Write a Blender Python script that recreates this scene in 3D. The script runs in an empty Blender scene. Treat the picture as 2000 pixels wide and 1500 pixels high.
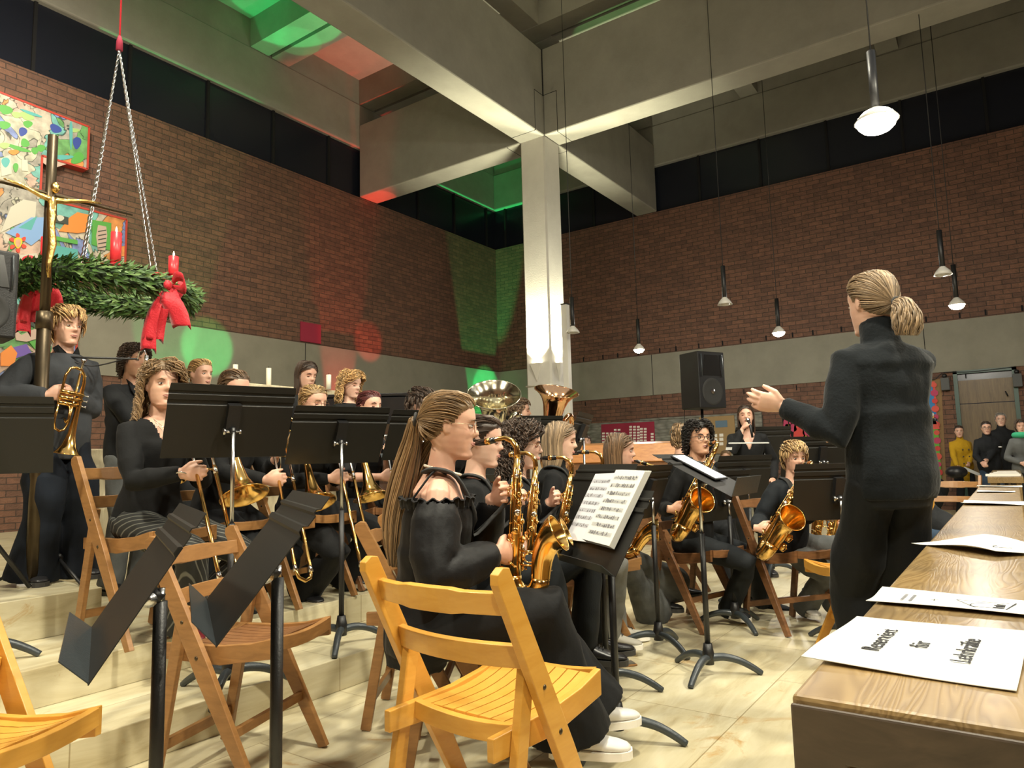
import bpy, bmesh, math, random
from mathutils import Vector, Matrix, noise
random.seed(7)
PI = math.pi
SC = bpy.context.scene
COL = bpy.data.collections.new('scene_parts')   # linked to the scene at the very end, so that helper evaluations stay quick
SCC = SC.collection
V = Vector

# ------------------------------------------------------------------ camera frame
F_PX, CX, CY, EYE = 1380.0, 1000.0, 750.0, 1.15
def _n(v): v = Vector(v); v.normalize(); return v
_U = _n((971, 126, F_PX)); _W = Vector((-1988, 201, F_PX)).normalized()
_W = (_W - _U * _W.dot(_U)).normalized()
_UP = _U.cross(_W)
if _UP.y > 0: _UP = -_UP
def ray(px, py):
    r = Vector((px - CX, py - CY, F_PX)); return Vector((r.dot(_U), r.dot(_W), r.dot(_UP)))
def at(px, py, d):
    """world point seen at photo pixel (px, py) at depth d metres along the view axis"""
    return Vector((0, 0, EYE)) + ray(px, py) * (d / F_PX)
def atz(px, py, z):
    r = ray(px, py); return Vector((0, 0, EYE)) + r * ((z - EYE) / r.z)
def aty(px, py, y):
    r = ray(px, py); return Vector((0, 0, EYE)) + r * (y / r.y)
def atx(px, py, x):
    r = ray(px, py); return Vector((0, 0, EYE)) + r * (x / r.x)
cam_d = bpy.data.cameras.new('camera'); cam = bpy.data.objects.new('camera', cam_d); SCC.objects.link(cam)
cam_d.sensor_width = 36; cam_d.lens = 36 * F_PX / 2000; cam_d.clip_end = 200; cam_d.clip_start = 0.02
right = Vector((_U.x, _W.x, _UP.x)); down = Vector((_U.y, _W.y, _UP.y)); fwd = Vector((_U.z, _W.z, _UP.z))
m = Matrix((right, -down, -fwd)).transposed().to_4x4(); m.translation = (0, 0, EYE)
cam.matrix_world = m
SC.camera = cam
IR = Vector((right.x, right.y, 0)).normalized()          # "picture right" on the floor
IF = Vector((fwd.x, fwd.y, 0)).normalized()              # "into the picture" on the floor
A0 = math.atan2(IR.y, IR.x)
def yaw_dir(phi):                                        # 0 = looks picture-right, 90 = away, -90 = towards the viewer
    a = A0 + math.radians(phi); return Vector((math.cos(a), math.sin(a), 0))

# ------------------------------------------------------------------ materials
MATS = {}
def new_mat(name):
    m = bpy.data.materials.new(name); m.use_nodes = True
    nt = m.node_tree; b = nt.nodes['Principled BSDF']; MATS[name] = m
    return m, nt, b
def N(nt, t, **kw):
    n = nt.nodes.new(t)
    for k, v in kw.items():
        if k in n.inputs.keys(): n.inputs[k].default_value = v
        else: setattr(n, k, v)
    return n
def c4(c): return (c[0], c[1], c[2], 1)
def ramp(nt, pts):
    r = nt.nodes.new('ShaderNodeValToRGB'); e = r.color_ramp.elements
    while len(e) < len(pts): e.new(0.5)
    for i, (p, c) in enumerate(pts): e[i].position = p; e[i].color = c4(c)
    return r
def simple(name, col, rough=.6, metal=0, bump=0, bscale=60, var=0, vscale=8, emit=None, es=1, spec=None, sheen=0, coat=0, stretch=None, sss=0):
    if name in MATS: return MATS[name]
    m, nt, b = new_mat(name)
    b.inputs['Base Color'].default_value = c4(col); b.inputs['Roughness'].default_value = rough
    b.inputs['Metallic'].default_value = metal
    if spec is not None: b.inputs['Specular IOR Level'].default_value = spec
    if sheen: b.inputs['Sheen Weight'].default_value = sheen; b.inputs['Sheen Roughness'].default_value = .4
    if coat: b.inputs['Coat Weight'].default_value = coat; b.inputs['Coat Roughness'].default_value = .25
    if emit: b.inputs['Emission Color'].default_value = c4(emit); b.inputs['Emission Strength'].default_value = es
    tc = N(nt, 'ShaderNodeTexCoord'); src = tc.outputs['Object']
    if stretch:
        mp = N(nt, 'ShaderNodeMapping'); mp.inputs['Scale'].default_value = stretch
        nt.links.new(src, mp.inputs[0]); src = mp.outputs[0]
    if var:
        n = N(nt, 'ShaderNodeTexNoise', Scale=vscale, Detail=5.0); nt.links.new(src, n.inputs['Vector'])
        r = ramp(nt, [(.3, tuple(x * (1 - var) for x in col)), (.7, tuple(min(1, x * (1 + var)) for x in col))])
        nt.links.new(n.outputs['Fac'], r.inputs[0]); nt.links.new(r.outputs[0], b.inputs['Base Color'])
    if bump:
        n = N(nt, 'ShaderNodeTexNoise', Scale=bscale, Detail=4.0); nt.links.new(src, n.inputs['Vector'])
        bp = N(nt, 'ShaderNodeBump', Strength=bump, Distance=.01); nt.links.new(n.outputs['Fac'], bp.inputs['Height'])
        nt.links.new(bp.outputs[0], b.inputs['Normal'])
    return m

def brick_mat(name, axis):
    m, nt, b = new_mat(name)
    geo = N(nt, 'ShaderNodeNewGeometry'); sp = N(nt, 'ShaderNodeSeparateXYZ'); cb = N(nt, 'ShaderNodeCombineXYZ')
    nt.links.new(geo.outputs['Position'], sp.inputs[0])
    nt.links.new(sp.outputs[axis], cb.inputs[0]); nt.links.new(sp.outputs[2], cb.inputs[1])
    # slightly wavering courses, as laid by hand
    wn = N(nt, 'ShaderNodeTexNoise', Scale=3.0, Detail=3.0); nt.links.new(cb.outputs[0], wn.inputs['Vector'])
    wm = N(nt, 'ShaderNodeVectorMath', operation='SCALE'); wm.inputs['Scale'].default_value = .022
    nt.links.new(wn.outputs['Color'], wm.inputs[0])
    ad = N(nt, 'ShaderNodeVectorMath', operation='ADD'); nt.links.new(cb.outputs[0], ad.inputs[0]); nt.links.new(wm.outputs[0], ad.inputs[1])
    br = N(nt, 'ShaderNodeTexBrick'); nt.links.new(ad.outputs[0], br.inputs['Vector'])
    br.inputs['Scale'].default_value = 1; br.inputs['Brick Width'].default_value = .25; br.inputs['Row Height'].default_value = .083
    br.inputs['Mortar Size'].default_value = .006; br.inputs['Mortar Smooth'].default_value = .3; br.inputs['Bias'].default_value = -.1
    br.inputs['Color1'].default_value = (.195, .098, .062, 1); br.inputs['Color2'].default_value = (.125, .066, .046, 1)
    br.inputs['Mortar'].default_value = (.070, .048, .036, 1)
    br.offset = .5
    n2 = N(nt, 'ShaderNodeTexNoise', Scale=9.0, Detail=6.0); nt.links.new(cb.outputs[0], n2.inputs['Vector'])
    mx = N(nt, 'ShaderNodeMixRGB', blend_type='MULTIPLY'); mx.inputs[0].default_value = .55
    r2 = ramp(nt, [(.3, (.55, .55, .55)), (.7, (1.25, 1.2, 1.15))]); nt.links.new(n2.outputs['Fac'], r2.inputs[0])
    nt.links.new(br.outputs['Color'], mx.inputs[1]); nt.links.new(r2.outputs[0], mx.inputs[2])
    nt.links.new(mx.outputs[0], b.inputs['Base Color'])
    b.inputs['Roughness'].default_value = .8
    n3 = N(nt, 'ShaderNodeTexNoise', Scale=40.0, Detail=3.0); nt.links.new(cb.outputs[0], n3.inputs['Vector'])
    ma = N(nt, 'ShaderNodeMath', operation='MULTIPLY_ADD'); ma.inputs[1].default_value = -1.2
    nt.links.new(br.outputs['Fac'], ma.inputs[0]); nt.links.new(n3.outputs['Fac'], ma.inputs[2])
    bp = N(nt, 'ShaderNodeBump', Strength=.9, Distance=.012); nt.links.new(ma.outputs[0], bp.inputs['Height'])
    nt.links.new(bp.outputs[0], b.inputs['Normal'])
    return m
brick_mat('brick_left', 0); brick_mat('brick_right', 1)

def concrete(name, col, sc=2.0):
    m, nt, b = new_mat(name)
    geo = N(nt, 'ShaderNodeNewGeometry')
    n = N(nt, 'ShaderNodeTexNoise', Scale=sc, Detail=8.0, Roughness=.65); nt.links.new(geo.outputs['Position'], n.inputs['Vector'])
    r = ramp(nt, [(.3, tuple(x * .88 for x in col)), (.7, tuple(x * 1.1 for x in col))]); nt.links.new(n.outputs['Fac'], r.inputs[0])
    nt.links.new(r.outputs[0], b.inputs['Base Color']); b.inputs['Roughness'].default_value = .85
    n2 = N(nt, 'ShaderNodeTexNoise', Scale=45.0, Detail=5.0); nt.links.new(geo.outputs['Position'], n2.inputs['Vector'])
    bp = N(nt, 'ShaderNodeBump', Strength=.25, Distance=.004); nt.links.new(n2.outputs['Fac'], bp.inputs['Height']); nt.links.new(bp.outputs[0], b.inputs['Normal'])
    return m
concrete('concrete', (.30, .29, .25)); concrete('concrete_band', (.25, .24, .19)); concrete('plaster', (.62, .60, .55), 1.0)

def travertine():
    m, nt, b = new_mat('travertine')
    geo = N(nt, 'ShaderNodeNewGeometry')
    mp = N(nt, 'ShaderNodeMapping'); mp.inputs['Scale'].default_value = (.9, 4.5, 4.5); nt.links.new(geo.outputs['Position'], mp.inputs[0])
    n = N(nt, 'ShaderNodeTexNoise', Scale=2.2, Detail=8.0, Roughness=.62, Distortion=.7); nt.links.new(mp.outputs[0], n.inputs['Vector'])
    r = ramp(nt, [(.25, (.40, .32, .17)), (.45, (.60, .53, .34)), (.6, (.68, .62, .43)), (.8, (.76, .72, .55))]); nt.links.new(n.outputs['Fac'], r.inputs[0])
    # rusty blotches
    n2 = N(nt, 'ShaderNodeTexNoise', Scale=3.3, Detail=7.0, Roughness=.7, Distortion=1.2); nt.links.new(geo.outputs['Position'], n2.inputs['Vector'])
    r2 = ramp(nt, [(.60, (0, 0, 0)), (.70, (1, 1, 1))]); nt.links.new(n2.outputs['Fac'], r2.inputs[0])
    mx = N(nt, 'ShaderNodeMixRGB'); nt.links.new(r2.outputs[0], mx.inputs[0]); nt.links.new(r.outputs[0], mx.inputs[1]); mx.inputs[2].default_value = (.50, .33, .14, 1)
    # slab joints, oblique to nothing: run along the room
    sp = N(nt, 'ShaderNodeSeparateXYZ'); nt.links.new(geo.outputs['Position'], sp.inputs[0])
    cb = N(nt, 'ShaderNodeCombineXYZ'); nt.links.new(sp.outputs[0], cb.inputs[0]); nt.links.new(sp.outputs[1], cb.inputs[1])
    br = N(nt, 'ShaderNodeTexBrick'); nt.links.new(cb.outputs[0], br.inputs['Vector']); br.inputs['Scale'].default_value = 1
    br.inputs['Brick Width'].default_value = 1.15; br.inputs['Row Height'].default_value = .48; br.inputs['Mortar Size'].default_value = .0025
    br.inputs['Color1'].default_value = (1, 1, 1, 1); br.inputs['Color2'].default_value = (.86, .86, .86, 1); br.inputs['Mortar'].default_value = (.55, .5, .42, 1)
    m2 = N(nt, 'ShaderNodeMixRGB', blend_type='MULTIPLY'); m2.inputs[0].default_value = 1
    nt.links.new(mx.outputs[0], m2.inputs[1]); nt.links.new(br.outputs['Color'], m2.inputs[2])
    nt.links.new(m2.outputs[0], b.inputs['Base Color']); b.inputs['Roughness'].default_value = .32
    n3 = N(nt, 'ShaderNodeTexNoise', Scale=30.0, Detail=3.0); nt.links.new(geo.outputs['Position'], n3.inputs['Vector'])
    bp = N(nt, 'ShaderNodeBump', Strength=.08, Distance=.004); nt.links.new(n3.outputs['Fac'], bp.inputs['Height']); nt.links.new(bp.outputs[0], b.inputs['Normal'])
travertine()

def wood(name, c1, c2, rough=.35, scale=(1, 14, 14), sc=3.0, dist=1.2, bump=.1, coat=.3):
    m, nt, b = new_mat(name)
    tc = N(nt, 'ShaderNodeTexCoord'); mp = N(nt, 'ShaderNodeMapping'); mp.inputs['Scale'].default_value = scale
    nt.links.new(tc.outputs['Object'], mp.inputs[0])
    n = N(nt, 'ShaderNodeTexNoise', Scale=sc, Detail=7.0, Roughness=.6, Distortion=dist); nt.links.new(mp.outputs[0], n.inputs['Vector'])
    r = ramp(nt, [(.3, c1), (.7, c2)]); nt.links.new(n.outputs['Fac'], r.inputs[0]); nt.links.new(r.outputs[0], b.inputs['Base Color'])
    b.inputs['Roughness'].default_value = rough; b.inputs['Coat Weight'].default_value = coat; b.inputs['Coat Roughness'].default_value = .25
    if bump:
        bp = N(nt, 'ShaderNodeBump', Strength=bump, Distance=.003); nt.links.new(n.outputs['Fac'], bp.inputs['Height']); nt.links.new(bp.outputs[0], b.inputs['Normal'])
    return m
wood('wood_yellow', (.60, .29, .04), (.70, .37, .07), .38, (3, 3, 12), 2.5, .6, .03)
wood('wood_brown', (.15, .066, .028), (.26, .12, .048), .4, (3, 3, 14), 3.0, .8, .06)
wood('wood_tan', (.26, .125, .042), (.38, .19, .065), .4, (3, 3, 14), 3.0, .8, .06)
def pew_mat():
    m, nt, b = new_mat('wood_pew')
    tc = N(nt, 'ShaderNodeTexCoord'); mp = N(nt, 'ShaderNodeMapping'); mp.inputs['Scale'].default_value = (1.1, 9, 9)
    nt.links.new(tc.outputs['Object'], mp.inputs[0])
    n = N(nt, 'ShaderNodeTexNoise', Scale=1.3, Detail=3.0, Distortion=.8); nt.links.new(mp.outputs[0], n.inputs['Vector'])
    # contour lines of the noise read as flat-sawn grain
    mu = N(nt, 'ShaderNodeMath', operation='MULTIPLY'); mu.inputs[1].default_value = 15; nt.links.new(n.outputs['Fac'], mu.inputs[0])
    fr = N(nt, 'ShaderNodeMath', operation='PINGPONG'); fr.inputs[1].default_value = .5; nt.links.new(mu.outputs[0], fr.inputs[0])
    r = ramp(nt, [(0, (.17, .108, .042)), (.35, (.235, .158, .068)), (1, (.29, .205, .095))]); nt.links.new(fr.outputs[0], r.inputs[0])
    n2 = N(nt, 'ShaderNodeTexNoise', Scale=3.5, Detail=6.0); nt.links.new(tc.outputs['Object'], n2.inputs['Vector'])
    r2 = ramp(nt, [(.35, (.8, .8, .82)), (.75, (1.5, 1.45, 1.35))]); nt.links.new(n2.outputs['Fac'], r2.inputs[0])
    mx = N(nt, 'ShaderNodeMixRGB', blend_type='MULTIPLY'); mx.inputs[0].default_value = 1; nt.links.new(r.outputs[0], mx.inputs[1]); nt.links.new(r2.outputs[0], mx.inputs[2])
    n4 = N(nt, 'ShaderNodeTexNoise', Scale=5.0, Detail=9.0, Roughness=.8); nt.links.new(mp.outputs[0], n4.inputs['Vector'])
    r4 = ramp(nt, [(.62, (0, 0, 0)), (.68, (1, 1, 1))]); nt.links.new(n4.outputs['Fac'], r4.inputs[0])
    m3 = N(nt, 'ShaderNodeMixRGB'); nt.links.new(r4.outputs[0], m3.inputs[0]); nt.links.new(mx.outputs[0], m3.inputs[1]); m3.inputs[2].default_value = (.55, .36, .14, 1)
    nt.links.new(m3.outputs[0], b.inputs['Base Color'])
    b.inputs['Roughness'].default_value = .36; b.inputs['Coat Weight'].default_value = .3; b.inputs['Coat Roughness'].default_value = .22
    bp = N(nt, 'ShaderNodeBump', Strength=.25, Distance=.002); nt.links.new(fr.outputs[0], bp.inputs['Height']); nt.links.new(bp.outputs[0], b.inputs['Normal'])
pew_mat()
wood('wood_end_shaded', (.045, .03, .018), (.085, .058, .036), .5, (3, 3, 9), 2.2, 1.6, .15, .15)
simple('black_metal', (.010, .010, .011), .45, .0, .12, 200, coat=.1)
simple('desk_black', (.012, .0115, .010), .5, .1, .06, 300)
simple('cast_grey', (.045, .055, .062), .38, .2, .15, 120, coat=.2)
simple('steel', (.6, .6, .6), .25, 1)
simple('bronze_dark', (.10, .075, .045), .38, .8, .05, 30, var=.2)
simple('brass', (.84, .53, .17), .16, 1)
simple('brass_dark', (.72, .43, .13), .2, 1)
simple('gold_leaf', (.85, .58, .20), .25, 1, .5, 25)
simple('brass_red', (.93, .55, .30), .12, 1)
simple('silver', (.85, .85, .83), .12, 1)
simple('lacquer_pale', (.86, .80, .62), .13, 1)
simple('ebonite', (.012, .012, .012), .2, 0, coat=.4)
simple('black_plastic', (.009, .009, .010), .5, 0, .2, 180)
simple('rubber', (.03, .03, .03), .8)
simple('paper', (.74, .75, .72), .7)
simple('paper_warm', (.86, .83, .76), .7)
simple('ink', (.03, .03, .035), .8)
simple('red_wax', (.72, .035, .045), .35, 0, sss=.1)
simple('white_wax', (.85, .80, .66), .4)
simple('ribbon_red', (.60, .02, .035), .5, 0, .3, 90, sheen=.3)
simple('night_glass', (.012, .014, .022), .25, 0)
simple('black_void', (.006, .006, .007), .9)
simple('white_paint', (.72, .70, .64), .45)
simple('enamel', (.62, .60, .55), .3)
simple('lamp_glow', (1, .95, .8), .5, emit=(1, .93, .74), es=26)
simple('sconce_glow', (1, .95, .8), .5, emit=(1, .90, .66), es=22)
simple('screen', (.9, .95, 1), .3, emit=(.92, .96, 1), es=1.1)
simple('flame', (1, .8, .4), .5, emit=(1, .72, .30), es=14)

# ------------------------------------------------------------------ mesh building
class MB:
    def __init__(s): s.bm = bmesh.new(); s.mi = 0; s.layer = None
    def face(s, vs, smooth=True):
        try: f = s.bm.faces.new(vs)
        except ValueError: return None
        f.material_index = s.mi; f.smooth = smooth; return f
    def box(s, lo, hi, M=None):
        x0, y0, z0 = lo; x1, y1, z1 = hi
        c = [V((x, y, z)) for x in (x0, x1) for y in (y0, y1) for z in (z0, z1)]
        if M is not None: c = [M @ p for p in c]
        v = [s.bm.verts.new(p) for p in c]
        for q in ((0, 1, 3, 2), (4, 6, 7, 5), (0, 4, 5, 1), (2, 3, 7, 6), (0, 2, 6, 4), (1, 5, 7, 3)): s.face([v[i] for i in q], False)
        return s
    def bar(s, a, b, w, t, up=(0, 0, 1)):
        """straight bar from a to b, w wide along up x axis, t thick along 'up'"""
        a = V(a); b = V(b); d = (b - a); L = d.length; d.normalize(); u = V(up); u = (u - d * u.dot(d))
        if u.length < 1e-5: u = V((1, 0, 0)) - d * d.x
        u.normalize(); r = d.cross(u)
        M = Matrix((d, r, u)).transposed().to_4x4(); M.translation = a
        return s.box((0, -w / 2, -t / 2), (L, w / 2, t / 2), M)
    def prism(s, pts, off, M=None):
        """closed polygon pts (3D) extruded by vector off"""
        P = [V(p) for p in pts]; Q = [p + V(off) for p in P]
        if M is not None: P = [M @ p for p in P]; Q = [M @ p for p in Q]
        a = [s.bm.verts.new(p) for p in P]; b = [s.bm.verts.new(p) for p in Q]; n = len(a)
        s.face(a[::-1], False); s.face(b, False)
        for i in range(n): s.face([a[i], a[(i + 1) % n], b[(i + 1) % n], b[i]], False)
        return s
    def loft(s, rings, cap=True, smooth=True, closed=True):
        R = [[s.bm.verts.new(p) for p in r] for r in rings]; n = len(R[0])
        for i in range(len(R) - 1):
            for j in range(n if closed else n - 1):
                k = (j + 1) % n; s.face([R[i][j], R[i][k], R[i + 1][k], R[i + 1][j]], smooth)
        if cap and closed: s.face(R[0][::-1], smooth); s.face(R[-1], smooth)
        return s
    def tube(s, pts, rad, n=10, flat=None, cap=True, closed=False, ref=None):
        P = [V(p) for p in pts]; m = len(P)
        if not hasattr(rad, '__len__'): rad = [rad] * m
        rings = []; prev = None
        for i in range(m):
            if closed: t = P[(i + 1) % m] - P[i - 1]
            else: t = P[min(i + 1, m - 1)] - P[max(i - 1, 0)]
            if t.length < 1e-9: t = V((0, 0, 1))
            t.normalize()
            if prev is None:
                u = V(ref) if ref is not None else (V((0, 0, 1)) if abs(t.z) < .9 else V((1, 0, 0)))
            else: u = prev
            u = (u - t * u.dot(t))
            if u.length < 1e-6: u = V((1, 0, 0)) - t * t.x
            u.normalize(); prev = u; w = t.cross(u)
            fl = flat[i] if hasattr(flat, '__len__') else (flat or 1)
            rings.append([P[i] + (u * math.cos(2 * PI * k / n) * fl + w * math.sin(2 * PI * k / n)) * rad[i] for k in range(n)])
        if closed:
            R = [[s.bm.verts.new(p) for p in r] for r in rings]
            for i in range(m):
                for j in range(n): s.face([R[i][j], R[i][(j + 1) % n], R[(i + 1) % m][(j + 1) % n], R[(i + 1) % m][j]])
            return s
        return s.loft(rings, cap)
    def lathe(s, prof, M=None, n=24, cap=False):
        """prof = [(r, z)...] around z"""
        rings = [[V((r * math.cos(2 * PI * k / n), r * math.sin(2 * PI * k / n), z)) for k in range(n)] for r, z in prof]
        if M is not None: rings = [[M @ p for p in r] for r in rings]
        return s.loft(rings, cap)
    def ball(s, c, r, n=12, M=None):
        r = V((r, r, r)) if not hasattr(r, '__len__') else V(r); c = V(c); rings = []
        for i in range(n // 2 + 1):
            ph = -PI / 2 + PI * i / (n // 2); cr = max(math.cos(ph), .02)
            rings.append([V((r.x * cr * math.cos(2 * PI * k / n), r.y * cr * math.sin(2 * PI * k / n), r.z * math.sin(ph))) for k in range(n)])
        rings = [[(M @ p if M is not None else p) + c for p in q] for q in rings]
        return s.loft(rings)
    def build(s, name, mats, parent=None, bevel=0, weld=False):
        me = bpy.data.meshes.new(name)
        bmesh.ops.recalc_face_normals(s.bm, faces=s.bm.faces[:])
        s.bm.to_mesh(me); s.bm.free()
        if not isinstance(mats, (list, tuple)): mats = [mats]
        for m in mats: me.materials.append(MATS[m] if isinstance(m, str) else m)
        o = bpy.data.objects.new(name, me); COL.objects.link(o)
        if parent: put(o, parent)
        if bevel:
            b = o.modifiers.new('edge', 'BEVEL'); b.width = bevel; b.segments = 2; b.limit_method = 'ANGLE'; b.angle_limit = .7
        return o
def put(o, parent):
    """parent keeping the mesh where it was built (world space)"""
    o.parent = parent; o.matrix_parent_inverse = parent_world(parent).inverted()
def parent_world(o):
    M = Matrix.LocRotScale(o.location, o.rotation_euler, o.scale)
    if o.parent: M = parent_world(o.parent) @ o.matrix_parent_inverse @ M
    return M
def tag(o, label=None, cat=None, group=None, kind=None):
    if label: o['label'] = label
    if cat: o['category'] = cat
    if group: o['group'] = group
    if kind: o['kind'] = kind
    return o
def thing(name, loc, rz=0, label=None, cat=None, group=None):
    e = bpy.data.objects.new(name, None); COL.objects.link(e); e.location = loc; e.rotation_euler = (0, 0, rz); e.empty_display_size = .1
    return tag(e, label, cat, group)
def struct(name, mb, mat, bevel=0): return tag(mb.build(name, mat, None, bevel), kind='structure')
def copy_tree(o, parent=None):
    c = o.copy(); COL.objects.link(c)
    if parent: c.parent = parent
    for ch in list(o.children): copy_tree(ch, c)
    return c
def place(proto, used, loc, rz, label, group=None):
    r = proto if not used.get(proto.name) else copy_tree(proto)
    used[proto.name] = True
    r.location = loc; r.rotation_euler = (0, 0, rz); r['label'] = label
    if group: r['group'] = group
    return r
USED = {}
def frame(o, z, y):
    """matrix with local z along z, local y near y, origin o"""
    z = V(z).normalized(); y = V(y); y = (y - z * y.dot(z)).normalized(); x = y.cross(z)
    M = Matrix((x, y, z)).transposed().to_4x4(); M.translation = V(o); return M
def bez(p0, p1, p2, p3, n=10):
    p0, p1, p2, p3 = map(V, (p0, p1, p2, p3)); out = []
    for i in range(n + 1):
        t = i / n; out.append(p0 * (1 - t) ** 3 + p1 * 3 * t * (1 - t) ** 2 + p2 * 3 * t * t * (1 - t) + p3 * t ** 3)
    return out
def catmull(P, n=6):
    P = [V(p) for p in P]; out = []
    for i in range(len(P) - 1):
        a = P[max(i - 1, 0)]; b = P[i]; c = P[i + 1]; d = P[min(i + 2, len(P) - 1)]
        for k in range(n):
            t = k / n; out.append(.5 * ((2 * b) + (c - a) * t + (2 * a - 5 * b + 4 * c - d) * t * t + (3 * b - a - 3 * c + d) * t ** 3))
    out.append(P[-1]); return out
def lerp_tab(T, t):
    if t <= T[0][0]: return T[0][1:]
    for a, b in zip(T, T[1:]):
        if t <= b[0]:
            k = (t - a[0]) / (b[0] - a[0]); k = k * k * (3 - 2 * k) * .5 + k * .5
            return tuple(x + (y - x) * k for x, y in zip(a[1:], b[1:]))
    return T[-1][1:]
# ------------------------------------------------------------------ the church: shell
LY, RX = 11.72, 16.15          # planes of the left wall and of the far right-hand wall
ZB0, ZB1, ZW = 2.67, 3.67, 7.25  # concrete band bottom / top, top of the brickwork
X0, Y0 = -3.0, -6.0
struct('floor', MB().box((X0, Y0, -.2), (RX + .3, LY + .3, 0)), 'travertine')
# travertine steps up to the altar platform
E1, E2, E3 = 2.914, 3.445, 4.02
Z1, Z2, Z3 = .163, .33, .537
XS = 7.6
struct('floor_step_lower', MB().box((X0, E1, 0), (XS, LY, Z1)), 'travertine', .004)
struct('floor_step_middle', MB().box((X0, E2, Z1), (XS - .5, LY, Z2)), 'travertine', .004)
struct('floor_platform', MB().box((X0, E3, Z2), (1.9, LY, Z3)), 'travertine', .004)
# walls: brick, concrete band, brick
w = MB(); w.box((X0, LY, 0), (RX + .3, LY + .3, ZB0)); w.box((X0, LY, ZB1), (RX + .3, LY + .3, ZW)); struct('wall_left', w, 'brick_left')
struct('trim_1', MB().box((X0, LY - .03, ZB0), (RX, LY + .3, ZB1)), 'concrete_band')
DX0, DX1, DZ = -.23, .78, 2.67
w = MB(); w.box((RX, DX1, 0), (RX + .3, LY + .3, ZB0)); w.box((RX, Y0, 0), (RX + .3, DX0, ZB0)); w.box((RX, Y0, ZB1), (RX + .3, LY + .3, ZW)); struct('wall_right', w, 'brick_right')
struct('trim_2', MB().box((RX - .03, Y0, ZB0), (RX + .3, LY - .03, ZB1)), 'concrete_band')
g = MB()
for x in (9.36, 3.6): g.box((x, LY - .036, ZB0), (x + .012, LY - .029, ZB1))
struct('trim_3', g, 'black_void')
g = MB()
for y in (1.2, 7.02): g.box((RX - .036, y, ZB0), (RX - .029, y + .012, ZB1))
for i in range(22):
    y = -1 + i * .52 + (i % 3) * .05; g.box((RX - .012, y, ZB1 + .03), (RX + .01, y + .03, ZB1 + .14))
    if i % 2: g.box((RX - .012, y, ZB0 - .14), (RX + .01, y + .02, ZB0 - .03))
struct('trim_4', g, 'black_void')
# the night-dark clerestory glazing over the brickwork, with mullions
w1 = struct('window_1', MB().box((X0, LY + .12, ZW), (RX + .16, LY + .16, 8.45)), 'night_glass')
f = MB()
for i in range(14): f.box((X0 + i * 1.45, LY + .08, ZW), (X0 + i * 1.45 + .05, LY + .12, 8.45))
f.build('window_frame', 'black_void', w1)
w2 = struct('window_2', MB().box((RX + .12, Y0, ZW), (RX + .16, LY + .12, 8.45)), 'night_glass')
f = MB()
for i in range(13): f.box((RX + .08, Y0 + i * 1.45, ZW), (RX + .12, Y0 + i * 1.45 + .05, 8.45))
f.build('window_frame', 'black_void', w2)

# column and the great beams
PX0, PX1, PY0, PY1 = 10.89, 11.44, 6.71, 7.26
HB, HT = 7.25, 8.98
c = MB()
ch = .03
c.prism([(PX0 + ch, PY0, 0), (PX1 - ch, PY0, 0), (PX1, PY0 + ch, 0), (PX1, PY1 - ch, 0), (PX1 - ch, PY1, 0), (PX0 + ch, PY1, 0), (PX0, PY1 - ch, 0), (PX0, PY0 + ch, 0)], (0, 0, HB))
struct('trim_column', c, 'plaster')
struct('ceiling_beam_length', MB().box((X0, PY0, HB), (RX, PY1, HT)), 'concrete', .025)
b = MB(); b.box((PX0, Y0, HB), (PX1, PY0 - .006, HT)); b.box((PX0, PY1 + .006, HB), (PX1, LY, HT)); struct('ceiling_beam_cross', b, 'concrete', .025)
# stepped joints of the precast beams at the column head
j = MB()
for a in (PY0 - .30,): j.box((PX0 - .004, a - .008, HB), (PX0 + .004, a, 8.05)); j.box((PX0 - .004, a, 8.04), (PX0 + .004, PY0, 8.05))
j.box((PX0 - .30, PY0 - .004, HB), (PX0 - .292, PY0 + .004, 8.05)); j.box((PX0 - .30, PY0 - .004, 8.04), (PX0, PY0 + .004, 8.05))
j.box((PX0 - .01, PY0 - .01, 8.05), (PX0 + .006, PY0 + .006, HT))
for q in (PX0 - .30, PX1 + .30): j.box((q, PY0, HB - .004), (q + .008, PY1, HB + .004))
for q in (PY0 - .30, PY1 + .30): j.box((PX0, q, HB - .004), (PX1, q + .008, HB + .004))
struct('ceiling_joints', j, 'black_void')
b = MB(); b.box((X0, LY, 8.44), (RX, LY + .5, 9.5)); b.box((RX, Y0, 8.44), (RX + .5, LY + .5, 9.5)); struct('ceiling_beam_edge', b, 'concrete', .03)
# upper grid of smaller ribs, in pairs with a slot, and the roof slab with its skylight wells
s_ = MB()
for x in [5.10, 5.60, 8.0, 8.50] + [10.90, 11.40] + [13.6, 14.1] + [2.2, 2.7, -.7, -.2]:
    s_.box((x, Y0, 9.5), (x + .42, LY + .2, 10.1))
for y in (-4.6, -1.8, 1.2, 4.1, 6.76, 9.3):
    s_.box((X0, y, 9.52), (RX + .3, y + .40, 10.1))
struct('ceiling_ribs', s_, 'concrete')
struct('ceiling', MB().box((X0, Y0, 10.1), (RX + .5, LY + .5, 10.3)), 'concrete')
w_ = MB(); w_.box((X0 - .2, Y0, -.2), (X0, LY + .3, 10.2)); struct('wall_back', w_, 'brick_right')
w_ = MB(); w_.box((X0, Y0 - .2, -.2), (RX + .3, Y0, 10.2)); struct('wall_side', w_, 'brick_left')

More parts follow.
